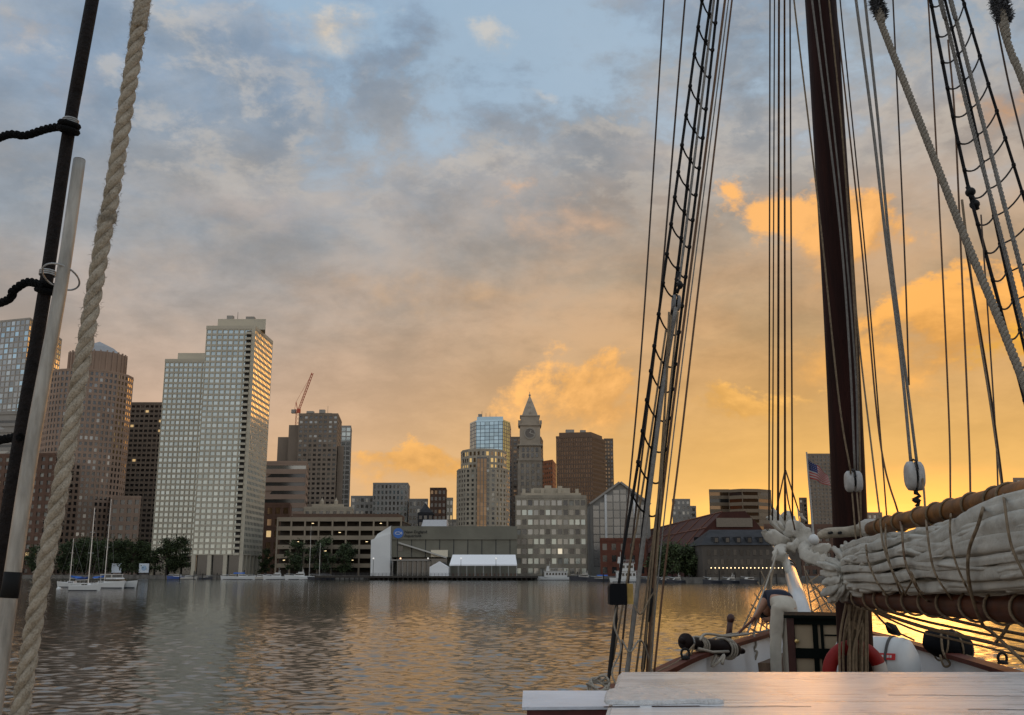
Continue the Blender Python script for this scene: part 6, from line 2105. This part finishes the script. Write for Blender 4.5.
line('short crossed tie knotted on the lower middle of the furled sail', over_sail([(905, 593, 6.9), (912, 580, 6.88), (911, 572, 6.88), (918, 588, 6.88), (924, 594, 6.9)]), 2.0, tan_rope, group=TG)
line('lazy line over the left third of the furled sail', over_sail([(886, 520, 7.8), (886, 546, 7.3), (893, 572, 7.2), (906, 595, 7.25)]), 1.8, tan_rope, group=TG)
line('lazy line hanging over the left end of the furled sail behind the first', over_sail([(866, 545, 8.4), (868, 560, 8.3), (876, 580, 8.2), (888, 597, 8.0)]), 1.8, tan_rope, group=TG)
line('tan lazy line over the right middle of the furled sail', over_sail([(952, 505, 7.2), (950, 530, 6.9), (955, 560, 6.8), (968, 590, 6.7), (978, 606, 6.7)]), 2.0, tan_rope, group=TG)
line('line leading from the large white block down across the furled sail', over_sail([(921, 466, 7.55), (924, 492, 7.3), (926.5, 525, 6.8), (934, 570, 6.55), (952, 600, 6.45)]), 2.0, tan_rope, group=MG)
line('dark line leaving the mast top, left one of the diverging pair', over_sail([(832, -30, 8.9), (836, 10, 8.9), (861, 240, 8.7), (880, 440, 8.3), (899, 516, 7.9), (903, 545, 7.1), (907, 568, 7.0), (921, 596, 6.95)]), 1.8, brown_line, group=MG)
line('tan topping line just right of the mast passing down over the sail', over_sail([(846, 180, 8.8), (858, 330, 8.6), (873, 460, 8.1), (880, 517, 7.7), (884, 548, 7.4), (901, 594, 7.3)]), 1.8, tan_rope, group=MG)
line('tan line crossing down over the gaff at the far right of the sail', over_sail([(962, 200, 6.6), (974, 300, 6.4), (990, 400, 6.1), (1000, 470, 5.8), (1004, 499, 5.45), (1011, 544, 5.0), (1026, 578, 4.95)]), 2.6, tan_rope, group=MG)
QG = 'sheet ropes under the boom'
for i, (pp, w) in enumerate([([(868, 602, 8.5), (920, 612, 7.6), (975, 625, 6.7), (1030, 636, 5.9)], 3.2), ([(866, 605, 8.5), (920, 620, 7.6), (975, 632, 6.7), (1030, 643, 5.9)], 2.6),
                             ([(866, 608, 8.45), (920, 626, 7.5), (975, 639, 6.6), (1030, 652, 5.8)], 3.6), ([(870, 610, 8.4), (915, 630, 7.6), (960, 641, 6.9), (1030, 658, 5.9)], 2.0)]):
    line(['topmost sheet rope slanting right under the boom', 'second sheet rope down under the boom', 'third and thickest sheet rope under the boom', 'lowest sheet rope under the boom'][i], pp, w, tan_rope, group=QG)
line('dark lashing line from the boom foot to the starboard rail', [(872, 610, 8.5), (890, 628, 9.0), (914, 640, 9.8)], 1.8, dark_line, group=QG)
b = MB(); b.tube(pts3([(887, 624, 9.0), (892, 629, 9.1), (899, 634, 9.3)]), [.02, .05, .02], 8); single(b, 'lashing_block', iron, 'small dark block on the lashing line under the boom', 'pulley block', smooth=True)
line('short strap rope from the boom to the sheets at the right edge', [(1010, 622, 5.6), (1003, 634, 5.7), (996, 642, 5.9)], 3.0, tan_rope, group=QG)

# ------------------------------------------------------------------ things around the foot of the mast
def halyard_coil():
    root = thing('halyard_coil', 'tan halyard ropes coiled and hung on the foot of the mast', 'rope coil', at(854, 672, 8.6))
    rnd = random.Random(12)
    for i in range(9):
        cx = [845, 849, 852, 856, 861, 864, 847, 858, 853][i]; top = rnd.uniform(592, 606) if i < 6 else rnd.uniform(618, 624); bot = rnd.uniform(684, 700); w = rnd.uniform(3, 6)
        Y = 8.70 + rnd.uniform(-.05, .04)
        b = MB()
        pp = [(cx + rnd.uniform(-1, 2) + 3, top, Y), (cx - w, (top + bot) / 2 - 8, Y - .02), (cx - w * .9, bot - 10, Y), (cx, bot, Y), (cx + w * .9, bot - 10, Y), (cx + w, (top + bot) / 2, Y - .02), (cx + rnd.uniform(-1, 2) + 3, top + 1, Y)]
        b.tube(smooth_path(pts3(pp), 30), .0105, 7)
        b.build('loop', tan_rope, root, True)
    b = MB(); c0 = at(855, 622, 8.69)
    for h in range(5): b.tube([c0 + Vector((.055 * math.cos(t), .03 * math.sin(t), -.012 * h + .006 * math.sin(t))) for t in np.linspace(0, 6.3, 16)], .009, 6)
    b.build('gasket_turns', tan_rope, root, True)


halyard_coil()


def life_ring():
    c0 = at(855, 673, 8.76); Rm, r_ = .215, .058
    root = thing('life_ring', 'red life ring with pale bands hung at the foot of the mast', 'life ring', c0)

    def arc(a0, a1, rr):
        b = MB(); b.tube([c0 + Vector((Rm * math.cos(t), 0, Rm * math.sin(t))) for t in np.linspace(a0, a1, 28)], rr, 16); return b
    arc(R(0), R(360), r_).build('ring', mat('red_ring', (.22, .008, .006), .55, spec=.25, var=.1), root, True)
    for a in (12, 285): arc(R(a - 9), R(a + 9), r_ * 1.03).build('band', mat('ring_band', (.42, .38, .33), .6), root, True)


life_ring()


def raft_canister():
    c0 = at(876, 667, 9.7)
    root = thing('liferaft_canister', 'white barrel shaped liferaft canister with a red label beside the mast', 'liferaft', c0 - Vector((0, 0, .3)))
    ax = Vector((.80, -.60, 0)).normalized()
    b = MB(); b.lathe([(.02, -.36), (.18, -.355), (.255, -.31), (.275, -.26), (.28, 0), (.275, .26), (.255, .31), (.18, .355), (.02, .36)], c0, ax, 36); b.build('shell', white_p, root, True)
    for h in (-.2, -.14, .17):
        b = MB(); b.lathe([(.279, h - .012), (.290, h - .010), (.290, h + .010), (.279, h + .012)], c0, ax, 36); b.build('strap', mat('dark_strap', (.06, .055, .05), .6), root)
    # label on the side towards the viewer
    d = (Vector((0, 0, EYE)) - c0); d -= ax * d.dot(ax); d.normalize(); v = ax.cross(d)
    if v.z < 0: v = -v
    d2 = (d * .94 + v * .34).normalized(); v2 = ax.cross(d2)
    if v2.z < 0: v2 = -v2
    o = c0 + d2 * .281 + ax * .16
    b = MB(); b.obox(o - ax * .10 - v2 * .03, ax * .2, v2 * .06, d2 * .004); lb = b.build('label', mat('label_red', (.5, .02, .02), .5), root)
    b = MB()
    for i in range(6): b.obox(o - ax * (.07 - i * .024) - v2 * .012 + d2 * .0045, ax * .017, v2 * .024, d2 * .002)
    b.build('label_marks', white_p, lb)


raft_canister()


def companionway():
    Y = 10.0
    P = lambda px, py, y=Y: at(px, py, y)
    x0, x1 = P(787, 640).x, P(846, 640).x
    z0, z1 = 2.13, P(800, 615).z
    root = thing('companionway_hatch', 'dark framed companionway cabinet with beige door panels left of the mast', 'cabinet', (x0, Y, z0))
    dk_ = mat('dark_green_trim', (.004, .006, .005), .8, spec=.04); mah = mat('mahogany', (.045, .011, .008), .4, var=.3, vscale=8)
    bei = mat('beige_panel', (.27, .21, .135), .6, var=.08, vscale=4)
    b = MB(); b.box(x0 + .05, x1 - .02, Y + .06, Y + .8, z0, z1 - .03); b.build('carcass', mah, root)
    b = MB(); b.box(x0 - .02, x1, Y - .03, Y + .84, z1 - .028, z1); b.build('top', dk_, root)
    for a, c_ in ((787.3, 794.5), (838, 845)):
        b = MB(); b.box(P(a, 640).x, P(c_, 640).x, Y, Y + .058, z0, z1 - .03); b.build('corner_post', mah, root)
    xa, xb = P(794.7, 640).x, P(837.8, 640).x
    for py0, py1 in ((616.8, 624.5), (648, 658), (690, 700)):
        b = MB(); b.box(xa, xb, Y + .006, Y + .058, P(1, py1).z, P(1, py0).z); b.build('rail', dk_, root)
    for a, c_ in ((812, 817), (819.5, 822.5)):
        b = MB(); b.box(P(a, 640).x, P(c_, 640).x, Y + .012, Y + .057, z0, P(1, 624.6).z); b.build('stile', dk_, root)
    for a, c_ in ((795, 812.3), (817, 819.5), (822.3, 837.8)):
        for py0, py1 in ((624.6, 648), (658, 690)):
            b = MB(); b.box(P(a, 640).x, P(c_, 640).x, Y + .030, Y + .055, P(1, py1).z, P(1, py0).z); b.build('door_panel', bei, root)
    b = MB(); b.box(P(823, 640).x, P(838, 640).x, Y + .02, Y + .029, P(1, 635.5).z, P(1, 634).z); b.build('latch_bar', dk_, root)
    root.rotation_euler.z = -R(15.5)
    b = MB(); q = P(796.5, 641); b.lathe([(.012, 0), (.022, .02), (.02, .035), (.005, .04)], (q.x, Y + .03, q.z), (0, -1, 0), 10); b.build('knob', mat('brass_knob', (.5, .36, .15), .3, metal=.9), root)


companionway()


def bow():
    # bowsprit: pale spar running out over the bow
    A, B, C_ = at(808, 634, 11.9), at(789, 566, 16.5), at(771, 538, 20.5)
    b = MB(); b.tube([A, A.lerp(B, .5), B, C_], [.112, .108, .088, .065], 20)
    root = thing('bowsprit', 'white painted bowsprit pointing out over the bow, left of the mast', 'spar', A)
    b.build('spar', mat('bowsprit_white', (.45, .445, .43), .3, var=.05, coat=.3), root, True)
    b = MB(); d = (B - A).normalized()
    for q in (A.lerp(B, .93), B): b.lathe([(.08, -.05), (.105, -.04), (.105, .04), (.08, .05)], q, d, 16)
    b.build('iron_band', iron, root)
    # netting on both sides, two rails of lines
    net = thing('bowsprit_netting', 'net of crossing tan ropes hung under the bowsprit, left side', 'netting', at(757, 632, 13))
    for i in range(6):
        b = MB(); b.tube(pts3([(781 - i * 2, 548 + i * 5, 17 - i * .4), (740 + i * 6.5, 634, 12.4 + .1 * i)]), .011, 5); b.build('net_line', tan_rope, net)
    for i in range(6):
        b = MB(); b.tube(pts3([(744 + i * 3.4, 626 - i * 11, 12.6 + i * .5), (776 + i * .8, 640 - i * 5, 12.6 + i * .4)]), .009, 5); b.build('net_line', tan_rope, net)
    net = thing('bowsprit_netting', 'net of crossing tan ropes hung under the bowsprit, right side', 'netting', at(830, 618, 14))
    for i in range(5):
        b = MB(); b.tube(pts3([(804 + i * 2, 566 + i * 5, 17 - i * .5), (812 + i * 11, 612 + i * 2, 13.6)]), .011, 5); b.build('net_line', tan_rope, net)
    for i in range(4):
        b = MB(); b.tube(pts3([(846 - i * 9, 590 - i * 5, 14.5 + i * .5), (812 - i * 1, 612 - i * 10, 14)]), .009, 5); b.build('net_line', tan_rope, net)
    # crumpled jib heaped on the bowsprit
    jib = thing('heaped_jib', 'crumpled white jib heaped over the end of the bowsprit', 'sail', at(795, 560, 16.5))

    def roll(pts, rad, seed, m=canvas_w, flat=.32):
        P = smooth_path(pts3(pts), 26); F = frames(P); rows = []
        for i, p in enumerate(P):
            t = i / (len(P) - 1); r0 = np.interp(t, np.linspace(0, 1, len(rad)), rad)
            T, o, w = F[i]
            rows.append([p + o * math.cos(a) * r0 * flat * (1 + .3 * mnoise.noise(Vector((t * 6, a, seed)))) + w * math.sin(a) * r0 * (1 - .5 * (1 - abs(math.sin(a * 2 + 5 * t + seed)) ** .6) + .5 * mnoise.noise(Vector((t * 8, a, seed + 9)))) for a in np.linspace(0, 6.283, 19)[:-1]])
        q = MB(); q.grid(rows, closed=True); q.add(rows[0], [tuple(range(18))]); q.add(rows[-1], [tuple(range(18))]); q.build('fold', m, jib, True)
    Y = 16.4
    roll([(792, 543, Y), (783, 532, Y - .2), (773, 522, Y), (767, 517, Y)], [.10, .20, .17, .05], 1)
    roll([(790, 540, Y), (782, 526, Y - .3), (775, 514, Y), (773, 509.5, Y)], [.08, .16, .13, .04], 2)
    roll([(791, 540, Y + .2), (790, 526, Y), (788, 516, Y), (789, 511, Y)], [.08, .14, .12, .05], 3)
    roll([(788, 548, Y - .3), (779, 540, Y - .4), (768, 535, Y - .2), (764, 530, Y - .2)], [.08, .15, .12, .04], 4)
    roll([(785, 535, Y - .4), (793, 528, Y - .5), (801, 537, Y - .5), (811, 550, Y - .6), (817, 557, Y - .6)], [.06, .16, .18, .15, .08], 5)
    roll([(800, 552, Y - .6), (812, 556, Y - .7), (823, 549, Y - .8), (831, 547, Y - .8)], [.08, .14, .12, .05], 6)
    roll([(800, 545, Y - .6), (808, 555, Y - .75), (820, 560, Y - .8), (826, 555, Y - .8)], [.10, .14, .10, .06], 7)
    roll([(782, 545, Y - .5), (779, 555, Y - .6), (786, 562, Y - .6), (789, 575, Y - 1)], [.10, .14, .10, .05], 8)
    roll([(776, 548, Y - .2), (790, 548, Y - .6), (799, 541, Y - .6)], [.06, .10, .06], 9)
    roll([(786, 536, Y - .3), (799, 533, Y - .45), (806, 530, Y - .4)], [.05, .10, .04], 10)
    FG = 'lines at the bow'
    line('pale line from the heaped jib down to the port bow rail', [(781, 540, 16.2), (766, 585, 14.6), (748, 632, 12.4)], 1.7, pale_rope, group=FG)
    line('dark red line slanting from the bow post up to the netting', [(735, 636, 11.3), (757, 616, 11.9), (772, 602, 12.8)], 2.2, mat('dark_red_line', (.10, .03, .022), .7), group=FG)
    line('thin line from the heaped jib up to the halyards', [(786, 515, 16.2), (785, 480, 16), (788, 500, 15.6), (795, 530, 15.8)], 1.4, brown_line, group=FG)
    line('thin brown forestay standing between the five upright lines', [(785, 470, 16.2), (776, 512, 16.4)], 1.4, brown_line, group=FG)
    line('second thin brown stay forming a narrow triangle with the forestay', [(785.5, 470, 16.2), (799, 512, 16.4)], 1.4, brown_line, group=FG)
    # wooden post with ball top, lashed fitting on the rail
    p0, p1 = at(728, 642, 11.1), at(730.5, 620, 11.1)
    b = MB(); b.tube([p0, p1], [.034, .03], 10); b.lathe([(.028, -.03), (.040, .0), (.043, .025), (.028, .058), (.005, .066)], p1, (p1 - p0), 12)
    single(b, 'bow_post', mat('dark_mahogany_post', (.05, .018, .012), .4), 'dark wooden post with a ball top on the port bow rail', 'post', smooth=True)
    A, B = at(679.5, 640.5, 9.5), at(744, 651.5, 10.3)
    d = B - A; L = d.length
    root = thing('lashed_barrel_fitting', 'dark barrel shaped fitting with flared end lashed on the port rail', 'deck fitting', A.lerp(B, .5) - Vector((0, 0, .1)))
    b = MB(); b.lathe([(r_ * L * .64, h * L) for r_, h in ((.004, 0), (.035, .012), (.045, .03), (.03, .05), (.06, .06), (.105, .075), (.108, .10), (.085, .12), (.066, .16), (.07, .25), (.085, .4), (.098, .55), (.112, .68), (.115, .78), (.09, .86), (.05, .90), (.03, .93), (.042, .96), (.032, .99), (.004, 1.0))], A, d, 24)
    b.build('barrel', mat('dark_brown_iron', (.012, .006, .005), .6, spec=.15, var=.3, vscale=12), root, True)
    b = MB()
    b.lathe([(.046 * L, .125 * L), (.057 * L, .13 * L), (.057 * L, .145 * L), (.046 * L, .15 * L)], A, d, 20); b.build('grey_band', galv, root)
    b = MB(); ax = d.normalized(); u = ax.orthogonal().normalized(); v = ax.cross(u)
    for h, rr in ((.27, .055), (.30, .056), (.335, .058), (.66, .082), (.70, .083), (.735, .084)):
        b.tube([A + d * (h + .03 * math.sin(t)) + (u * math.cos(t) + v * math.sin(t)) * rr * L for t in np.linspace(0, 6.283, 20)], .011, 6)
    b.tube([A + d * .25 + Vector((0, -.08, -.04)), A + d * .45 + Vector((0, -.1, -.05)), A + d * .7 + Vector((0, -.12, -.02))], .014, 6)
    b.tube(smooth_path(pts3([(716, 655, 9.85), (712, 666, 9.8), (718, 662, 9.8), (724, 655, 9.85), (722, 664, 9.8)]), 18), .016, 6)
    b.tube(smooth_path(pts3([(700, 640, 9.6), (706, 634, 9.7), (726, 636, 10.0), (748, 634, 10.8)]), 18), .013, 6)
    b.build('lashing', mat('weathered_rope', (.36, .32, .26), .9), root, True)
    line('pale line from the lashed fitting down the port rail to the left', [(694, 645, 9.4), (680, 660, 8.9), (657, 672, 8.0), (650, 676, 7.8)], 1.8, tan_rope, group=FG)
    line('short pale drop line at the left end of the lashed fitting', [(694, 645, 9.4), (691, 655, 9.3)], 1.6, tan_rope, group=FG)
    line('pale line along the port bow rail from the fitting to the seated netting', [(700, 642, 9.8), (730, 634, 11.0), (752, 633, 12.0), (768, 630, 12.6)], 1.6, pale_rope, group=FG)
    line('tangle of pale line hanging over the port bow rail', [(754, 634, 12.0), (756, 645, 11.9), (753, 650, 11.9), (757, 652, 11.9), (755, 660, 11.9)], 2.2, pale_rope, group=FG)
    # starboard: black bundle
    c0 = at(949, 645, 9.95)
    root = thing('black_bundle', 'black covered bundle tied on the starboard rail at the right', 'bundle', c0 - Vector((0, 0, .13)))
    rows = []
    for i in range(15):
        p = math.pi * i / 14
        rows.append([c0 + Vector((.235 * math.sin(p) * math.cos(a) * (1 + .15 * mnoise.noise(Vector((math.cos(a) * 2, math.sin(a) * 2, i * .3)))) + .04 * math.cos(p), .16 * math.sin(p) * math.sin(a),
                     .135 * math.copysign(abs(math.cos(p)) ** .7, math.cos(p)) + .02 * mnoise.noise(Vector((math.cos(a) * 3, i * .5, 4))) - .05 * math.sin(p) * math.cos(a))) for a in np.linspace(0, 6.283, 25)[:-1]])
    b = MB(); b.grid(rows, closed=True); b.build('cover', mat('black_cover', (.004, .004, .005), .7, spec=.12, var=.3, vscale=10, bump=.5, bscale=12), root, True)
    b = MB()
    for dx, tl in ((-.08, .03), (.06, -.02)): b.tube([c0 + Vector((dx + tl * math.sin(t), .165 * math.cos(t), .142 * math.sin(t))) for t in np.linspace(0, 6.283, 24)], .009, 6)
    b.tube(smooth_path(pts3([(941, 634, 9.8), (943, 652, 9.75), (950, 664, 9.7), (944, 666, 9.7), (940, 655, 9.75)]), 20), .011, 6)
    b.tube(smooth_path(pts3([(962, 637, 9.85), (972, 645, 9.85), (973, 656, 9.85), (966, 655, 9.8)]), 16), .008, 6)
    b.build('tie_rope', tan_rope, root, True)
    # jackstaff, ensign and a small pennant
    s0, s1 = at(814, 543, 15.6), at(806.5, 452, 15.6)
    root = thing('jackstaff', 'slim white flagstaff with a round foot in front of the pale tower', 'flagstaff', s0)
    b = MB(); b.tube([s0, s1], [.019, .012], 8); b.build('pole', mat('staff_paint', (.34, .33, .31), .5), root)
    b = MB(); b.lathe([(.02, -.09), (.075, -.05), (.085, 0), (.06, .05), (.02, .075)], s0 + Vector((0, 0, .06)), n=12); b.build('foot', white_p, root, True)
    fr = thing('stars_and_stripes', 'small red white and blue striped flag drooping from the flagstaff', 'flag', at(809, 460, 15.55))
    hoist0, hoist1 = at(807.6, 458, 15.6), at(809.6, 478, 15.6)
    nu, nv = 24, 13
    mats_ = [mat('flag_red', (.34, .025, .02), .8), mat('flag_white', (.36, .34, .31), .8), mat('flag_blue', (.02, .03, .11), .8)]
    V = []; F_ = []; MI = []
    fly = at(829.5, 486, 15.5) - hoist1 * 1.0
    for i in range(nu + 1):
        u_ = i / nu
        for j in range(nv + 1):
            v_ = j / nv
            p = hoist0.lerp(hoist1, v_) + fly * u_ * (1.0) + Vector((0, .05 * math.sin(u_ * 9 + v_ * 2), .16 * (1 - v_) * -u_ * .9))
            V.append(p)
    bs = MB(); bb = MB(); bw_ = MB()
    for i in range(nu):
        for j in range(nv):
            k_ = i * (nv + 1) + j
            q = [V[k_], V[k_ + nv + 1], V[k_ + nv + 2], V[k_ + 1]]
            tgt = bb if (i < nu * .4 and j < 7) else (bs if j % 2 == 0 else bw_)
            tgt.add(q, [(0, 1, 2, 3)])
    bs.build('red_stripes', mats_[0], fr); bw_.build('white_stripes', mats_[1], fr); bb.build('blue_canton', mats_[2], fr)
    st = MB()
    for i in range(5):
        for j in range(4):
            u_ = .04 + i * .075; v_ = .06 + j * .12
            p = hoist0.lerp(hoist1, v_) + fly * u_ + Vector((0, .05 * math.sin(u_ * 9 + v_ * 2) - .006, .16 * (1 - v_) * -u_ * .9))
            st.lathe([(.006, 0), (.006, .002)], p, (0, -1, 0), 5)
    st.build('star', mats_[1], fr)
    b = MB(); a = at(799, 514, 15.8)
    b.grid([[at(798, 511, 15.8) + Vector((0, .0, 0)), at(799, 516, 15.8)], [at(802.5, 515, 15.75), at(803, 518.5, 15.75)], [at(806.5, 519.5, 15.8), at(806.5, 521, 15.8)]])
    b.tube(pts3([(797.5, 508, 15.8), (800.5, 530, 15.8)]), .01, 5)
    single(b, 'pennant', canvas_w, 'tiny pale pennant on a stick left of the flagstaff', 'flag')


bow()


# ------------------------------------------------------------------ the person bending at the port bow
def person():
    Y = 11.35
    def P(px, py, dy=0.0): return at(px, py, Y + dy)
    zd = 2.12
    root = thing('person', 'person in light trousers and dark navy top bending over at the port bow', 'person', (P(781, 671).x, Y, zd))
    lf, rf = P(776, 676, -.05), P(789, 676, .02); lf.z = rf.z = zd + .07
    pel, lh, rh = P(784.5, 604.5), P(778.5, 608), P(790.5, 608.5)
    lk, rk = P(775.5, 638, .02), P(788.5, 638, .06)
    wa, ch, nk = P(780.5, 597.5, .20), P(774.5, 598, .46), P(770, 602, .62)
    hd, hc = P(768, 607, .74), P(767, 612, .84)
    ls, rs = P(767.5, 597.5, .44), P(782, 600, .5)
    le, lw, lhd = P(763, 606, .42), P(758, 613.5, .45), P(756.3, 616, .46)
    re_, rw, rhd = P(780, 614, .62), P(772, 618, .70), P(769, 619, .72)
    body = {'pel': (pel, (.13, .12)), 'wa': (wa, (.13, .11)), 'ch': (ch, (.15, .12)), 'nk': (nk, .055), 'hd': (hd, (.082, .092)), 'hc': (hc, (.078, .088)),
            'lh': (lh, .08), 'lk': (lk, .05), 'la': (lf, .045), 'lt': (lf + Vector((-.03, .17, -.035)), .035),
            'rh': (rh, .08), 'rk': (rk, .05), 'ra': (rf, .045), 'rt': (rf + Vector((-.03, .17, -.035)), .035),
            'ls': (ls, .06), 'le': (le, .042), 'lw': (lw, .029), 'lp': (lhd, (.036, .02)), 'rs': (rs, .06), 're': (re_, .042), 'rw': (rw, .029), 'rp': (rhd, (.036, .02))}
    E = [('pel', 'wa'), ('wa', 'ch'), ('ch', 'nk'), ('nk', 'hd'), ('hd', 'hc'), ('pel', 'lh'), ('lh', 'lk'), ('lk', 'la'), ('la', 'lt'), ('pel', 'rh'), ('rh', 'rk'), ('rk', 'ra'), ('ra', 'rt'),
         ('ch', 'ls'), ('ls', 'le'), ('le', 'lw'), ('lw', 'lp'), ('ch', 'rs'), ('rs', 're'), ('re', 'rw'), ('rw', 'rp')]
    for s_, wv, pv in (('l', lw, lhd), ('r', rw, rhd)):
        d = (pv - wv).normalized(); sd = d.cross(Vector((0, 1, 0))).normalized()
        for i in range(4):
            b0 = pv + d * .045 + sd * (.026 - .0175 * i); Lf = [.038, .044, .041, .032][i]
            curl = Vector((.25, -.2, -.3))
            n1, n2, n3 = '%sf%da' % (s_, i), '%sf%db' % (s_, i), '%sf%dc' % (s_, i)
            body[n1] = (b0, .0095); body[n2] = (b0 + (d + curl * .3).normalized() * Lf, .0088); body[n3] = (body[n2][0] + (d * .5 + curl).normalized() * Lf * .8, .0075)
            E += [(s_ + 'p', n1), (n1, n2), (n2, n3)]
        t1 = pv + sd * .038 + d * .005; body[s_ + 't1'] = (t1, .011); body[s_ + 't2'] = (t1 + (sd * .5 + d).normalized() * .04, .009)
        E += [(s_ + 'p', s_ + 't1'), (s_ + 't1', s_ + 't2')]
    me = skin_body(E, body, 2); me.materials.clear(); me.materials.append(skin)
    for p in me.polygons: p.use_smooth = True
    # a face: nose, ears and brow pushed out of the same surface
    fwd = (hc - nk).normalized(); face = (Vector((0, .2, -1)) - fwd * Vector((0, .2, -1)).dot(fwd)).normalized(); sid = fwd.cross(face)
    for v_ in me.vertices:
        q = v_.co - hc
        if q.length < .16:
            f_ = q.dot(face); h = q.dot(fwd); s2 = q.dot(sid)
            if f_ > .04: v_.co += face * (.030 * math.exp(-((s2 / .018) ** 2) - ((h / .03) ** 2)))
            if abs(s2) > .06: v_.co += sid * math.copysign(.018 * math.exp(-((h / .03) ** 2) - ((f_ / .03) ** 2)), s2)
    me.transform(Matrix.Translation(-root.location))
    o = bpy.data.objects.new('body', me); COL.objects.link(o); o.parent = root
    # hair cap
    cap = MB()
    rows = []
    for i in range(9):
        p = math.pi * .62 * i / 8
        rows.append([hc + fwd * (.035 + .10 * math.cos(p)) + (sid * math.cos(a) * .093 + face * (math.sin(a) * .10 - .012)) * math.sin(p) for a in np.linspace(0, 6.283, 19)[:-1]])
    cap.grid(rows, closed=True); cap.build('hair', mat('dark_hair', (.02, .014, .010), .7), root, True)

    def cloth(name, edges, rad, m):
        me2 = skin_body(edges, rad, 2); me2.materials.clear(); me2.materials.append(m)
        for p in me2.polygons: p.use_smooth = True
        for v_ in me2.vertices:
            n_ = mnoise.noise(v_.co * 9) * .010 + mnoise.noise(v_.co * 24) * .004
            v_.co += v_.normal * n_
        me2.transform(Matrix.Translation(-root.location))
        oo = bpy.data.objects.new(name, me2); COL.objects.link(oo); oo.parent = root
    tr = mat('light_trousers', (.42, .38, .31), .85, var=.1, vscale=8)
    cloth('trousers', [('p', 'w'), ('p', 'a'), ('a', 'b'), ('b', 'c'), ('p', 'd'), ('d', 'e'), ('e', 'f')],
          {'p': (pel, (.14, .128)), 'w': (pel.lerp(wa, .55), (.142, .125)), 'a': (lh, .100), 'b': (lk, .070), 'c': (lf + Vector((0, 0, .04)), .058), 'd': (rh, .100), 'e': (rk, .070), 'f': (rf + Vector((0, 0, .04)), .058)}, tr)
    cloth('top', [('w', 'c'), ('c', 's'), ('s', 'e'), ('c', 't'), ('t', 'g'), ('c', 'n')],
          {'w': (pel.lerp(wa, .30), (.155, .14)), 'c': (ch, (.175, .148)), 's': (ls, .084), 'e': (ls.lerp(le, .55), .066), 't': (rs, .082), 'g': (rs.lerp(re_, .55), .066), 'n': (ch.lerp(nk, .6), .09)}, mat('navy_top', (.012, .015, .028), .85))
    for f_ in (lf, rf):
        b = MB(); rws = []
        for t in np.linspace(0, 1, 9):
            w = .05 * (1 - .5 * t ** 4) * (.75 + .5 * math.sin(t * 2.6)); h = .085 * (1 - .55 * t)
            c0 = f_ + Vector((-.03 * t, -.08 + .28 * t, -.07))
            rws.append([c0 + Vector((w * math.cos(a), 0, h * max(0, math.sin(a)) + .002)) for a in np.linspace(0, 6.283, 15)[:-1]])
        b.grid(rws, closed=True); b.add(rws[0], [tuple(range(14))]); b.add(rws[-1], [tuple(range(14))]); b.build('shoe', mat('pale_shoe', (.4, .38, .35), .7), root, True)


person()
